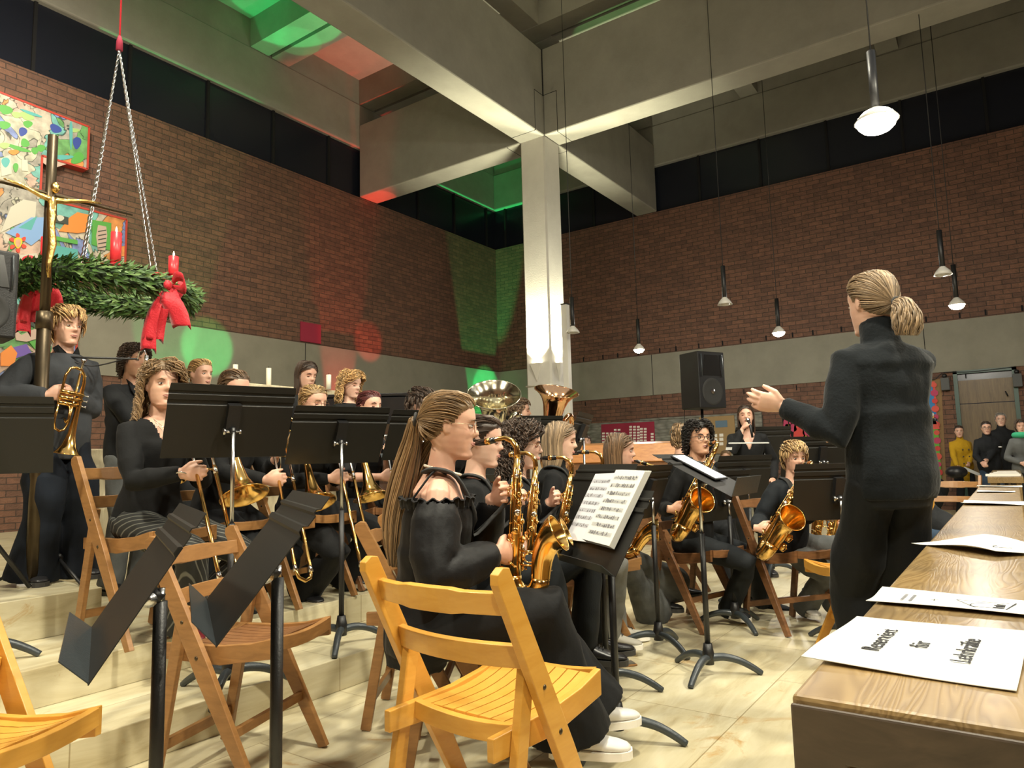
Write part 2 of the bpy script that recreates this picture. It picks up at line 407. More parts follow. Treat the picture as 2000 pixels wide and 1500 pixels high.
# door with transom in the far wall
d = thing('door_1', (RX, (DX0 + DX1) / 2, 0)); tag(d, kind='structure')
k = MB(); k.box((RX - .04, DX1 - .07, 0), (RX + .12, DX1, DZ)); k.box((RX - .04, DX0, 0), (RX + .12, DX0 + .07, DZ)); k.box((RX - .04, DX0, DZ - .06), (RX + .12, DX1, DZ))
simple('green_frame', (.035, .085, .065), .4); k.build('door_frame', 'green_frame', d)
wood('wood_door', (.10, .065, .03), (.20, .135, .06), .5, (12, 12, 1), 2.5, 1.0, .1, .1)
k = MB(); k.box((RX + .03, DX0 + .07, 0), (RX + .08, DX1 - .07, 2.02)); k.box((RX + .03, DX0 + .07, 2.035), (RX + .08, DX1 - .07, 2.48)); k.build('door_leaf', 'wood_door', d)
MB().box((RX + .05, DX0 + .07, 2.48), (RX + .09, DX1 - .07, DZ - .06)).build('transom', 'night_glass', d)
k = MB(); k.tube([(RX + .03, DX0 + .17, 2.14), (RX - .04, DX0 + .17, 2.13), (RX - .05, DX0 + .2, 2.22)], .012, 6); k.build('door_closer', 'black_metal', d)

# sconces on the column, and the conduit around it
def sconce(c, n, side, label):
    t = thing('wall_sconce', c, 0, label, 'sconce', None)
    n = V(n); s = V((-n.y, n.x, 0))
    k = MB(); a, b2 = c + s * .10, c - s * .10; o = n * .13
    top = [a, b2, b2 + o * .7, a + o * .7]; tip = c - V((0, 0, .34)) + n * .012
    vt = [k.bm.verts.new(p) for p in top]; vb = k.bm.verts.new(tip); vb2 = k.bm.verts.new(tip - n * .012)
    k.face([vt[3], vt[2], vb], False); k.face([vt[0], vt[3], vb, vb2], False); k.face([vt[2], vt[1], vb2, vb], False); k.face([vt[1], vt[0], vb2], False)
    k.build('lamp_shade', 'white_paint', t)
    k = MB(); k.box((-.085, .005, -.012), (.085, .075, -.004), Matrix(((s.x, n.x, 0, c.x), (s.y, n.y, 0, c.y), (0, 0, 1, c.z), (0, 0, 0, 1)))); k.build('lamp', 'sconce_glow', t)
    L = bpy.data.lights.new('sconce_light', 'SPOT'); L.energy = 850; L.color = (1, .95, .66); L.spot_size = math.radians(95); L.spot_blend = .9; L.shadow_soft_size = .05
    lo = bpy.data.objects.new('sconce_light', L); COL.objects.link(lo); lo.location = c + n * .10 + V((0, 0, .04)); lo.rotation_euler = (PI, 0, 0)
    q = (V((0, 0, 1)) - n * .09).normalized(); lo.rotation_euler = (-q).to_track_quat('Z', 'Y').to_euler()
    return t
cl = aty(1101, 703, PY0); cf = atx(1057, 706, PX0)
sconce(V((PX0 - .005, PY0 + .30, 2.93)), (-1, 0, 0), 0, 'white wedge sconce shining up the left face of the concrete column')
sconce(V((PX0 + .27, PY0 - .005, 2.93)), (0, -1, 0), 1, 'white wedge sconce shining up the right face of the concrete column')
r_ = MB(); z = 2.52
r_.tube([(PX0 - .02, PY1, z), (PX0 - .02, PY0 - .02, z), (PX1, PY0 - .02, z)], .014, 6); tag(r_.build('cable_conduit', 'white_paint'), 'thin white conduit running around the column below its sconces', 'conduit')
# tall white lamp post standing beside the column
t = thing('floor_lamp', at(1114, 900, 12.2) * 1, 0, 'tall square white post lamp standing just right of the concrete column', 'lamp')
p0 = at(1114, 900, 12.2); p0.z = 0; t.location = p0; ztop = at(1116, 588, 12.2).z
k = MB(); k.box((p0.x - .055, p0.y - .055, 0), (p0.x + .055, p0.y + .055, ztop)); k.build('post', 'white_paint', t, .006)
k = MB(); k.box((p0.x - .062, p0.y - .062, ztop), (p0.x + .062, p0.y + .062, ztop + .02)); k.build('cap', 'black_metal', t)

# coloured stage lights washing the wall (red, green), standing on the floor behind the orchestra
def spot(loc, aim, col, e, size, blend=.3, soft=.03):
    L = bpy.data.lights.new('stage_spot', 'SPOT'); L.energy = e; L.color = col; L.spot_size = math.radians(size); L.spot_blend = blend; L.shadow_soft_size = soft
    o = bpy.data.objects.new('stage_spot', L); COL.objects.link(o); o.location = loc; o.rotation_euler = (V(loc) - V(aim)).to_track_quat('Z', 'Y').to_euler(); return o
GRN, RED = (.02, 1, .24), (1, .05, .03)
spot((7.3, 9.5, 2.6), (7.2, 11.7, 3.3), GRN, 190, 27, .35)
spot((6.3, 11.5, .8), (6.5, 11.72, 5.2), GRN, 900, 26, .3)
spot((11.1, 9.4, 3.0), (11.15, 11.7, 3.9), RED, 130, 22, .5)
spot((10.2, 11.45, .8), (10.3, 11.72, 5.6), RED, 1100, 24, .5)
spot((15.3, 9.6, 2.4), (15.5, 11.7, 3.1), GRN, 230, 32, .3)
spot((15.2, 11.5, .6), (15.3, 11.72, 5.4), GRN, 2200, 26, .3)
spot((6.2, 8.4, 2.4), (7.75, 10.3, 9.9), GRN, 1500, 17, .06)
spot((6.6, 9.0, 2.4), (8.5, 10.9, 9.7), GRN, 500, 7, .1)
spot((8.2, 9.4, 2.4), (9.7, 10.9, 10), RED, 260, 15, .5)
spot((11.2, 10.6, 3.0), (11.15, 11.35, 7.25), RED, 420, 11, .3)
spot((12.9, 3.6, 4.2), (12.2, 5.6, 10.1), (.35, 1, .3), 260, 22, .1)
spot((14.0, 10.0, 3.0), (16.0, 11.5, 8.5), GRN, 90, 10, .3)

# pendant lamps on long cords
def pendant(px, py, z, lit, label, with_glare=False, energy=0):
    c = atz(px, py, z); bs = 1.5 if with_glare else 1.0  # lens glare of the brightest lamp built as a larger shade and bulb
    t = thing('pendant_lamp', c, 0, label, 'pendant lamp', 'pendant lamps')
    k = MB(); k.tube([c + V((0, 0, .62)), (c.x, c.y, 10.1)], .006, 5); k.build('cord', 'black_metal', t)
    k = MB(); k.tube([c + V((0, 0, .09)), c + V((0, 0, .62))], .035, 10); k.build('stem', 'black_metal', t)
    k = MB(); k.lathe([(.03, .12), (.045 * bs, .10), (.09 * bs, .05), (.115 * bs, .0), (.108 * bs, 0), (.08 * bs, .04), (.03, .08)], Matrix.Translation(c), 20); k.build('lamp_shade', 'enamel', t)
    k = MB(); k.ball(c + V((0, 0, .028 if not lit else .0)), (.085, .085, .05) if not lit else (.103 * bs, .103 * bs, .07 * bs), 16); k.build('bulb', 'lamp_glow' if lit else 'enamel', t)
    if energy:
        L = bpy.data.lights.new('pendant_light', 'POINT'); L.energy = energy; L.color = (1, .95, .86); L.shadow_soft_size = .09
        o = bpy.data.objects.new('pendant_light', L); COL.objects.link(o); o.location = c - V((0, 0, .12))
pendant(1712, 237, 3.9, True, 'bright pendant lamp, enlarged by its glare, hanging over the conductor at top right', True, 60)
pendant(1248, 683, 3.3, True, 'lit pendant lamp low before the grey band, right of the column', energy=40)
pendant(1521, 650, 3.3, True, 'lit pendant lamp hanging left of the conductor\'s head', energy=40)
pendant(1869, 596, 3.3, True, 'lit pendant lamp hanging right of the conductor\'s head', energy=40)
pendant(1416, 595, 3.5, False, 'unlit pendant lamp before the brick wall above the loudspeaker', energy=0)
pendant(1842, 537, 3.5, False, 'unlit pendant lamp high at the right beside a lit one', energy=0)
pendant(1119, 650, 3.3, False, 'unlit pendant lamp in front of the tall white post', energy=0)

# general light: warm hall lamps over the nave, out of view above and behind the viewer
def lamp_area(loc, size, e, col=(1, .86, .64), aim=None):
    L = bpy.data.lights.new('hall_light', 'AREA'); L.shape = 'DISK'; L.size = size; L.energy = e; L.color = col
    o = bpy.data.objects.new('hall_light', L); COL.objects.link(o); o.location = loc
    if aim: o.rotation_euler = (V(loc) - V(aim)).to_track_quat('Z', 'Y').to_euler()
WL = (1, .93, .73)
for q in (((-.5, 3.2, 4.8), .3, 95, (2.5, 3.5, 0)), ((2.0, .4, 5.0), .3, 125, (3, 2, 0)), ((2.2, -3.0, 4.8), .3, 90, (4, 0, 0)), ((5.3, -1.6, 4.6), .3, 90, (6, 1, 0)), ((-1.6, -1.0, 4.8), .3, 80, (2, 2.5, .8)), ((6.6, 2.2, 6.2), .3, 60, (6, 3, 0)), ((2.2, 4.2, 6.4), .3, 70, (2.5, 5, 0))):
    lamp_area(q[0], q[1], q[2], WL, q[3])
lamp_area((2.6, 6.0, 6.6), .5, 110, (1, .86, .62), aim=(2.6, 11.7, 4.0))
b = MB(); b.box((X0, LY + .02, 9.5), (RX + .3, LY + .3, 10.3)); b.box((RX + .02, Y0, 9.5), (RX + .3, LY, 10.3)); struct('wall_upper', b, 'concrete')
W = bpy.data.worlds.new('World'); SC.world = W; W.use_nodes = True
W.node_tree.nodes['Background'].inputs[0].default_value = (.9, .9, 1, 1); W.node_tree.nodes['Background'].inputs[1].default_value = .02
L = bpy.data.lights.new('bounce_light', 'AREA'); L.shape = 'RECTANGLE'; L.size = 9; L.size_y = 7; L.energy = 55; L.color = (.93, .97, 1)
o = bpy.data.objects.new('bounce_light', L); COL.objects.link(o); o.location = (4, 1, 6.9)
SC.view_settings.view_transform = 'Standard'; SC.view_settings.look = 'None'; SC.view_settings.gamma = 1; SC.view_settings.use_curve_mapping = False
SC.view_settings.exposure = .45
S = 1.116   # everything is built in these units and brought to true metres at the very end
def level(x, y):
    if x < 1.9 and y > E3: return Z3
    if y > E2 and x < XS - .5: return Z2
    if y > E1 and x < XS: return Z1
    return 0
def xf(m, s=S): return Matrix.Scale(s, 4)
def text_mesh(txt, size, M, name, mat, parent, align='CENTER', extr=.0004):
    c = bpy.data.curves.new('txt', 'FONT'); c.body = txt; c.size = size; c.align_x = align; c.align_y = 'CENTER'; c.extrude = extr
    o = bpy.data.objects.new('txt', c); SCC.objects.link(o); dg = bpy.context.evaluated_depsgraph_get(); dg.update()
    me = bpy.data.meshes.new_from_object(o.evaluated_get(dg)); bpy.data.objects.remove(o)
    me.transform(M); me.materials.clear(); me.materials.append(MATS[mat])
    r = bpy.data.objects.new(name, me); COL.objects.link(r)
    if parent: put(r, parent)
    return r

# ------------------------------------------------------------------ folding chair (faces +x)
def make_chair(mat, mat2=None):
    mat2 = mat2 or mat
    t = thing('folding_chair', (0, 0, 0), 0, 'x', 'chair'); s = S
    for sy in (-1, 1):
        y = sy * .205 * s; k = MB()
        a, b = V((.17 * s, y, 0)), V((-.255 * s, y, .80 * s)); d = (b - a).normalized(); q = V((d.z, 0, -d.x))
        w = .030 * s; wt = .026 * s; th = .011 * s
        # wide rear upright with rounded top, tapering to the foot
        pts = [a - q * .019 * s, a + q * .019 * s, a.lerp(b, .45) + q * w, b + q * wt - d * .01, b + q * wt * .3 + d * .004, b - q * wt * .6 + d * .001, b - q * wt - d * .02, a.lerp(b, .45) - q * w]
        pts[0].z = max(pts[0].z, 0); pts[1].z = max(pts[1].z, 0)
        k.prism([p + V((0, -th, 0)) for p in pts], (0, 2 * th, 0)); o = k.build('back_post', mat, t, .0025)
        g = MB(); g.ball(a.lerp(b, .66) + V((0, sy * th, 0)), (.007, .004, .007), 8); g.ball(a.lerp(b, .52) + V((0, sy * th, 0)), (.008, .004, .008), 8); g.build('bolt', 'bronze_dark', o)
        k = MB(); y2 = sy * .180 * s
        k.bar((-.13 * s, y2, .575 * s), (-.235 * s, y2, .004), .022 * s, .040 * s, up=(1, 0, 0)); k.build('rear_leg', mat, t, .003)
        k = MB(); y3 = sy * .158 * s
        k.prism([(-.235 * s, y3 - .010 * s, .395 * s), (-.235 * s, y3 - .010 * s, .445 * s), (.0, y3 - .010 * s, .446 * s), (.12 * s, y3 - .010 * s, .458 * s), (.22 * s, y3 - .010 * s, .482 * s), (.22 * s, y3 - .010 * s, .415 * s), (0, y3 - .010 * s, .383 * s)], (0, .02 * s, 0))
        k.build('seat_rail', mat, t, .003)
    k = MB()
    for i in range(8):
        y = (-.133 + i * .038) * s; n = 8
        top = [V((x * s, y - .017 * s, (.425 + (.035 * max(0, x / .2) ** 2 if x > 0 else .01 * (x / .2) ** 2)) * s)) for x in [-.13 + j * .33 / n for j in range(n + 1)]]
        k.loft([[p, p + V((0, .034 * s, 0)), p + V((0, .034 * s, .012 * s)), p + V((0, 0, .012 * s))] for p in top], smooth=False)
    k.build('seat_slats', mat2, t)
    for nm, x, z in (('seat_front_rail', .218, .440), ('seat_back_rail', -.140, .405)):
        k = MB(); R = []
        for j in range(9):
            u = -1 + j / 4; yy = u * .150 * s; dz = -(1 - u * u) * .012 * s
            R.append([V(((x - .011) * s, yy, z * s + dz)), V(((x + .011) * s, yy, z * s + dz)), V(((x + .011) * s, yy, (z + .042) * s + dz)), V(((x - .011) * s, yy, (z + .042) * s + dz))])
        k.loft(R, smooth=False); k.build(nm, mat, t, .002)
    for z, h in ((.725, .058), (.60, .052)):
        k = MB(); R = []; xb = .17 + (-.255 - .17) * z / .80
        for j in range(13):
            u = -1 + j / 6; yy = u * .194 * s; bow = -(1 - u * u) * .035
            c = V(((xb + bow) * s, yy, z * s)); e = V((-.20, 0, .98)) * (h / 2 * s * (1 if abs(u) < .35 or z < .7 else .86)); q = V((.98, 0, .20)) * .009 * s
            R.append([c - e - q, c - e + q, c + e + q, c + e - q])
        k.loft(R, smooth=False); k.build('back_slat', mat, t, .0025)
    k = MB(); k.bar((.075 * s, -.2 * s, .18 * s), (.075 * s, .2 * s, .18 * s), .02 * s, .028 * s); k.build('stretcher', mat, t)
    k = MB(); k.bar((-.215 * s, -.175 * s, .115 * s), (-.215 * s, .175 * s, .115 * s), .018 * s, .034 * s); k.build('stretcher', mat, t)
    return t
CH = {'y': make_chair('wood_yellow'), 'b': make_chair('wood_brown'), 't': make_chair('wood_tan', 'wood_brown')}
CH['b'].name = 'folding_chair_brown'; CH['t'].name = 'folding_chair_tan'
def chair(kind, x, y, phi, label, lv=None, group='wooden folding chairs'):
    lv = level(x, y) if lv is None else lv
    return place(CH[kind], USED, (x, y, lv), A0 + math.radians(phi), label, group)
def chair_tops(kind, pl, pr, phi, label, lv=0, dz=0):
    """chair whose back posts' tops are seen at pixels pl, pr"""
    a = atz(*pl, lv + .80 * S); b = atz(*pr, lv + .80 * S); m = (a + b) / 2; f = yaw_dir(phi)
    return chair(kind, m.x + f.x * .255 * S, m.y + f.y * .255 * S, phi, label, lv)
chair_tops('y', (718, 1092), (970, 1115), 53, 'empty yellow-varnished folding chair in the front foreground, back turned to the viewer')
a = atz(292, 1052, .8 * S); f = yaw_dir(-14); l = yaw_dir(76)
p = a + l * .21 * S + f * .255 * S; chair('t', p.x, p.y, -16, 'empty brown folding chair behind the two tilted music desks at left')
a = atz(700, 1022, .8 * S); f = yaw_dir(-2); l = yaw_dir(88); p = a + l * .21 * S + f * .255 * S; chair('t', p.x, p.y, -2, 'empty dark brown folding chair just left of the ponytailed player\'s chair')
# left foreground yellow chair: its seat corner and back post are cut by the frame
a = atz(270, 1412, .46 * S) - IR * .17 - IF * .10; chair('y', a.x - .10, a.y + .23, -14, 'yellow-varnished folding chair cut off by the lower left frame edge')
chair('t', 1.20, 4.35, 20, 'brown folding chair at the left frame edge behind the dark cross pole', Z3)

# ------------------------------------------------------------------ music stand (player looks along +x)
def make_stand(H, tilt, w=.508, hgt=.325, mat='desk_black', lip=.062, low=False):
    """H = height of the desk centre, tilt = degrees from upright"""
    s = S; t = thing('music_stand', (0, 0, 0), 0, 'x', 'music stand')
    for i in range(3):
        a = PI / 2 + i * 2 * PI / 3; c, n = math.cos(a), math.sin(a)
        pr = [(0.01, .078), (.07, .082), (.14, .066), (.20, .036), (.243, .007)]
        k = MB(); P = [V((r * c * s, r * n * s, z * s)) for r, z in pr]
        P = catmull(P, 4); k.tube(P, [.019 * s] * 2 + [.019 * s * (1 - .35 * j / len(P)) for j in range(len(P) - 2)], 8, ref=(0, 0, 1)); k.build('leg', 'cast_grey', t)
    k = MB(); k.tube([(0, 0, .05 * s), (0, 0, .10 * s), (0, 0, .145 * s)], [.026 * s, .028 * s, .020 * s], 12); k.build('hub', 'black_metal', t)
    k = MB(); k.tube([(0, 0, .14 * s), (0, 0, H - .06 if low else min(.66 * s, H - .12))], .0135 * s, 12); k.build('lower_tube', 'black_metal', t)
    k = MB(); k.tube([(0, 0, H - .08 if low else min(.66 * s, H - .14)), (0, 0, H - .03)], .0085 * s, 10); k.build('upper_tube', 'steel', t)
    T = math.radians(tilt); up = V((math.sin(T), 0, math.cos(T))); nrm = V((math.cos(T), 0, -math.sin(T)))  # nrm points away from the player
    c = V((-.035 * s, 0, H)); lat = V((0, 1, 0)); th = .0022
    W2 = w / 2 * s; B = c - up * hgt * .5 * s
    prof = [(0, 0), (.72, 0), (.735, .007), (.775, .007), (.79, 0), (.86, 0), (.872, .006), (.895, .006), (.91, 0), (1, 0)]
    k = MB(); R = []
    for u, o_ in prof:
        yw = W2 if u < .97 else W2 * .985
        base = B + up * hgt * u * s - nrm * 0 + nrm * (-o_ * s)
        R.append([base - lat * yw, base + lat * yw, base + lat * yw + nrm * th, base - lat * yw + nrm * th])
    k.loft(R, smooth=False); dk = k.build('desk', mat, t)
    lo = B + nrm * th; e = (-nrm * lip * .98 + up * lip * .17) * s
    k = MB(); k.prism([lo - lat * W2 * .97, lo + lat * W2 * .97, lo + lat * W2 * .94 + e, lo - lat * W2 * .94 + e], up * .0022); k.build('lip', 'cast_grey', dk)
    k = MB(); M = frame(c + nrm * .02 * s, up, nrm); k.box((-.026 * s, -.018 * s, -.06 * s), (.026 * s, .012 * s, .085 * s), M)
    k.tube([c + nrm * .03 * s - up * .02, V((0, 0, H - .05 * s))], .014 * s, 8); k.build('bracket', 'black_metal', t)
    k = MB(); q = c + nrm * .034 * s - up * .03 * s
    k.tube([q - lat * .036 * s, q - lat * .028 * s], .015 * s, 12); k.tube([q + lat * .028 * s, q + lat * .036 * s], .011 * s, 12); k.tube([q - lat * .03 * s, q + lat * .03 * s], .006 * s, 8); k.build('clamp_knob', 'steel', t)
    return t
def stand(px, py, d, phi, tilt, label, lv=None, **kw):
    """desk centre seen at pixel (px, py), depth d"""
    p = at(px, py, d); lv = level(p.x, p.y) if lv is None else lv
    t = make_stand(p.z - lv, tilt, **kw); f = yaw_dir(phi); p = p + f * .035 * S
    t.location = (p.x, p.y, lv); t.rotation_euler = (0, 0, A0 + math.radians(phi)); t['label'] = label; t['group'] = 'black music stands'
    return t
ST = {}
ST['a'] = stand(278, 1126, 1.62, 30, 33, 'black music stand seen edge-on, leftmost of the two tilted in the foreground', 0, low=True)
ST['b'] = stand(510, 1082, 1.72, 25, 38, 'black music stand seen edge-on, right one of the two tilted in the foreground', 0, low=True)
stand(-40, 850, 3.2, -62, 14, 'black music stand cut off by the left frame edge, before the trumpet player')
stand(451, 824, 3.3, -52, 26, 'black music stand hiding the trombone of the player in pinstriped trousers')
stand(662, 850, 4.05, -54, 29, 'black music stand hiding the blonde player in round glasses')
stand(832, 850, 4.7, -54, 29, 'black music stand behind the ponytailed player\'s hair, left of her head')
stand(986, 880, 3.9, 28, 24, 'black music stand seen edge-on between two saxophonists, behind the front one')
stand(1130, 848, 5.7, -18, 24, 'black music stand right of the second tuba with a brass mouthpiece ring above it')
stand(1040, 850, 6.3, -68, 20, 'small black music stand directly below the second tuba player\'s chin')
ST['p'] = stand(1174, 1030, 2.95, 20, 31, 'music stand in front of the saxophones loaded with a thick white folder of scores', 0)
ST['q'] = stand(1158, 968, 3.6, 24, 30, 'empty grey-black music desk just left of the loaded score folder', 0)
stand(1262, 962, 4.38, -35, 22, 'black music stand with a small white sticker, right of the score folder', 0)
ST['c'] = stand(1378, 925, 3.83, 145, 62, 'conductor\'s music stand laid nearly flat with a lit tablet on it', 0, w=.40, hgt=.42, lip=.09)
stand(1413, 968, 4.9, -50, 18, 'low black music stand directly behind the conductor\'s flat desk', 0)
ST['k'] = stand(1452, 938, 5.6, -55, 12, 'black music stand with a white sticker and papers, left of the blond boy', 0, w=.60, hgt=.36)
stand(1489, 868, 7.0, -86, 16, 'black music stand directly in front of the singer with the microphone', 0)
stand(1604, 893, 5.9, -84, 16, 'black music stand behind the blond boy, below the flame poster', 0, w=.62)
stand(1634, 960, 4.4, -84, 14, 'black music stand in front of the blond saxophone boy', 0)

# papers, folder and tablet on desks
def on_desk(st, tilt, uoff, z, base_h=None):
    """matrix of a desk: x = lateral, y = up the desk, z = towards the player"""
    T = math.radians(tilt); up = V((math.sin(T), 0, math.cos(T))); n = -V((math.cos(T), 0, -math.sin(T))); lat = up.cross(n)
    M = Matrix((lat, up, n)).transposed().to_4x4()
    dk = [c for c in st.children if c.name.startswith('desk')][0]
    cz = sum((v.co for v in dk.data.vertices), V()) / len(dk.data.vertices)
    M.translation = cz; return Matrix.Translation(st.location) @ Matrix.Rotation(st.rotation_euler.z, 4, 'Z') @ M
M = on_desk(ST['p'], 31, 0, 0)
t = thing('score_folder', M.translation, 0, 'thick white sheet-music folder lying open on the front saxophone stand', 'sheet music')
simple('ink_grey', (.20, .20, .22), .8); simple('paper_grey', (.70, .72, .78), .35)
k = MB(); k.box((-.25, -.17, .008), (.0, .16, .014), M @ Matrix.Rotation(.04, 4, 'Z')); k.build('clear_pocket', 'paper_grey', t)
k = MB()
for i in range(9): k.box((-.03 + i * .0012, -.172, .012 + i * .0035), (.215 + i * .0012, .172 - i * .002, .0145 + i * .0035), M @ Matrix.Rotation(-.02, 4, 'Z'))
k.build('score_pages', 'paper', t)
k = MB(); rnd = random.Random(3)
for r in range(8):
    yy = .125 - r * .036
    for l in range(5): k.box((.0, yy - l * .0035, .0435), (.20, yy - l * .0035 + .0006, .0438), M)
    for q in range(22): x = .005 + rnd.random() * .19; k.box((x, yy - .017 + rnd.random() * .012, .0438), (x + .005, yy - .012 + rnd.random() * .016, .0442), M)
k.build('printed_notes', 'ink_grey', t)
k = MB()
for r in range(7):
    yy = .12 - r * .036
    for l in range(5): k.box((-.25, yy - l * .0035, .0148), (-.06, yy - l * .0035 + .0006, .015), M)
    for q in range(16): x = -.245 + rnd.random() * .18; k.box((x, yy - .017 + rnd.random() * .012, .0148), (x + .005, yy - .012 + rnd.random() * .016, .0152), M)
k.build('printed_notes', 'ink_grey', t)
M = on_desk(ST['c'], 62, 0, 0)
t = thing('tablet', M.translation, 0, 'tablet with a glowing white screen lying on the conductor\'s desk', 'tablet')
k = MB(); k.box((-.085, -.21, .006), (.105, .07, .016), M); k.build('case', 'black_plastic', t, .003)
k = MB(); k.box((-.075, -.20, .0163), (.095, .06, .017), M); k.build('screen_glass', 'screen', t)
M = on_desk(ST['k'], 12, 0, 0)
k = MB(); k.box((-.28, .19, .0), (.22, .198, .012), M); tag(k.build('sheet_music', 'paper'), 'white sheets lying along the top of the wide black stand by the blond boy', 'sheet music')
k = MB(); k.box((.20, .145, -.012), (.27, .165, -.008), M)
o = k.build('sticker', 'paper'); put(o, ST['k'])

# ------------------------------------------------------------------ pew book-rest along the right and what lies on it
PZ = .85; PYL, PYR = .25, -.015
t = thing('pew', (1.0, .1, 0), 0, 'long dark oak pew desk running into the room at the right edge, nearest one', 'pew')
k = MB(); k.prism([(.955, PYL, PZ - .062), (.955, PYL, PZ), (7.2, .225, PZ), (7.2, .225, PZ - .062)], (0, -.27, 0)); k.build('book_rest', 'wood_pew', t, .006)
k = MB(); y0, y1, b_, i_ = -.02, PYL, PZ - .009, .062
k.prism([(.955, y1, 0), (.955, y1, b_), (.955, y0, b_), (.955, y0, 0), (.955, y0 + .03, 0), (.955, y0 + .03, b_ - .062), (.955, y1 - i_, b_ - .062), (.955, y1 - i_, 0)], (-.008, 0, 0)); k.build('end_frame', 'wood_end_shaded', t, .003)  # shade of the unlit pew end put into this darker wood
k = MB(); k.box((.965, PYL - .06, 0), (7.15, PYL - .004, PZ - .062)); k.build('side_panel', 'wood_pew', t, .004)
k = MB(); k.box((.965, -.018, 0), (7.15, .01, PZ - .062)); k.build('side_panel', 'wood_pew', t, .004)
k = MB(); k.box((1.3, .012, .0), (1.32, PYL - .065, PZ - .064)); k.build('recess_shade', 'black_void', t)  # black sheet inside the hollow pew, standing in for its shade
t2 = thing('pew', (9, .1, 0), 0, 'far dark pew desk with song books on it, before the standing listeners', 'pew')
k = MB(); k.box((9.3, -.10, PZ - .07), (12.2, .22, PZ)); k.build('book_rest', 'wood_pew', t2, .005)
k = MB(); k.box((9.34, .14, 0), (12.1, .2, PZ - .07)); k.box((9.34, -.08, 0), (12.1, -.03, PZ - .07)); k.build('side_panel', 'wood_pew', t2, .005)
for i in range(4):
    k = MB(); x = 9.5 + i * .42; k.box((x, -.08 + i * .01, PZ), (x + .16, .24 - i * .03, PZ + .022)); b = k.build('song_book', 'paper_warm')
    tag(b, ['pale song book nearest on the far pew desk', 'pale song book second on the far pew desk', 'pale song book third on the far pew desk', 'pale song book last on the far pew desk'][i], 'book', 'song books on the far pew')
def sheet(name, c, W2, H2, rot, label, curl=.012, seed=0, mat='paper', z=PZ):
    """sheet of paper centred at c, half sizes W2 (x) H2 (y), rotated, softly waved"""
    rn = random.Random(seed); k = MB(); n, m = 16, 12; a = rn.random() * 6; R = []
    M = Matrix.Translation((c[0], c[1], z)) @ Matrix.Rotation(rot, 4, 'Z')
    G = [[None] * (m + 1) for _ in range(n + 1)]; G2 = [[None] * (m + 1) for _ in range(n + 1)]
    for i in range(n + 1):
        for j in range(m + 1):
            u, v = -1 + 2 * i / n, -1 + 2 * j / m
            h = .003 + curl * .5 * (1 + math.sin(a + 2.2 * u + 1.4 * v)) * (.25 + .75 * max(abs(u), abs(v)) ** 3)
            p = M @ V((u * W2, v * H2, h)); G[i][j] = k.bm.verts.new(p); G2[i][j] = k.bm.verts.new(p - V((0, 0, .0012)))
    for i in range(n):
        for j in range(m):
            k.face([G[i][j], G[i + 1][j], G[i + 1][j + 1], G[i][j + 1]]); k.face([G2[i][j], G2[i][j + 1], G2[i + 1][j + 1], G2[i + 1][j]])
    for i in range(n):
        k.face([G[i][0], G2[i][0], G2[i + 1][0], G[i + 1][0]]); k.face([G[i][m], G[i + 1][m], G2[i + 1][m], G2[i][m]])
    for j in range(m):
        k.face([G[0][j], G[0][j + 1], G2[0][j + 1], G2[0][j]]); k.face([G[n][j], G2[n][j], G2[n][j + 1], G[n][j + 1]])
    t = thing(name, M.translation, 0, label, 'paper', 'papers on the pew desk'); k.build('page', mat, t)
    return t, M, (lambda u, v: .0035 + curl * .5 * (1 + math.sin(a + 2.2 * u / W2 + 1.4 * v / H2)) * (.25 + .75 * max(abs(u / W2), abs(v / H2)) ** 3))
t, M, hf = sheet('paper_sign', (1.27, .135), .168, .128, -.06, 'white sheet reading Reserviert für Lehrkräfte on the front of the pew desk', .006, 3)
for s_, v in (('Reserviert', .055), ('für', .0), ('Lehrkräfte', -.06)):
    text_mesh(s_, .036, M @ Matrix.Translation((0.0, v, hf(0, v) + .001)), 'lettering', 'ink', t)
t, M, hf = sheet('paper_sign', (1.66, .10), .082, .155, -.05, 'white programme sheet with a nativity drawing, second on the pew desk', .006, 5)
k = MB(); z = hf(0, -.03) + .001
def ln(a, b, w=.0016): k.bar(M @ V((a[0], a[1], z)), M @ V((b[0], b[1], z)), w, .0004)
ln((-.035, -.02), (.02, .012)); ln((.02, .012), (.02, -.075)); ln((-.035, -.02), (-.035, -.07)); ln((-.05, -.072), (.03, -.085), .003)
for i in range(8):
    a0 = i * PI / 8; ln((-.02 + .03 * math.cos(a0), -.045 + .03 * math.sin(a0)), (-.02 + .03 * math.cos(a0 + PI / 8), -.045 + .03 * math.sin(a0 + PI / 8)))
for i in range(4): ln((-.03 + i * .011, -.07), (-.028 + i * .011, -.052 - .004 * (i % 2)), .005)
ln((.0, .04), (.0, .054)); ln((-.007, .047), (.007, .047))
k.build('line_drawing', 'ink', t)
k = MB(); rn_ = random.Random(4)
for v in (.10, .085, -.115, -.13):
    x_ = -.035
    while x_ < .03: w_ = rn_.uniform(.004, .009); k.box((x_, v - .0028, z), (x_ + w_, v + .0028, z + .0004), M); x_ += w_ + .003
k.build('small_print', 'ink_grey', t)
t, M, hf = sheet('paper_sign', (2.62, .075), .17, .13, .75, 'white sheet lying askew, third along the pew desk', .02, 8)
k = MB()
for i in range(6): a0 = i * .5; k.bar(M @ V((-.06 + .03 * math.cos(a0), .03 * math.sin(a0), .012)), M @ V((-.06 + .03 * math.cos(a0 + .5), .03 * math.sin(a0 + .5), .012)), .003, .001)
k.build('line_drawing', 'ink', t)
sheet('paper_sign', (4.75, .08), .17, .16, .0, 'large white sheet overhanging the pew desk, fourth along it', .012, 9)
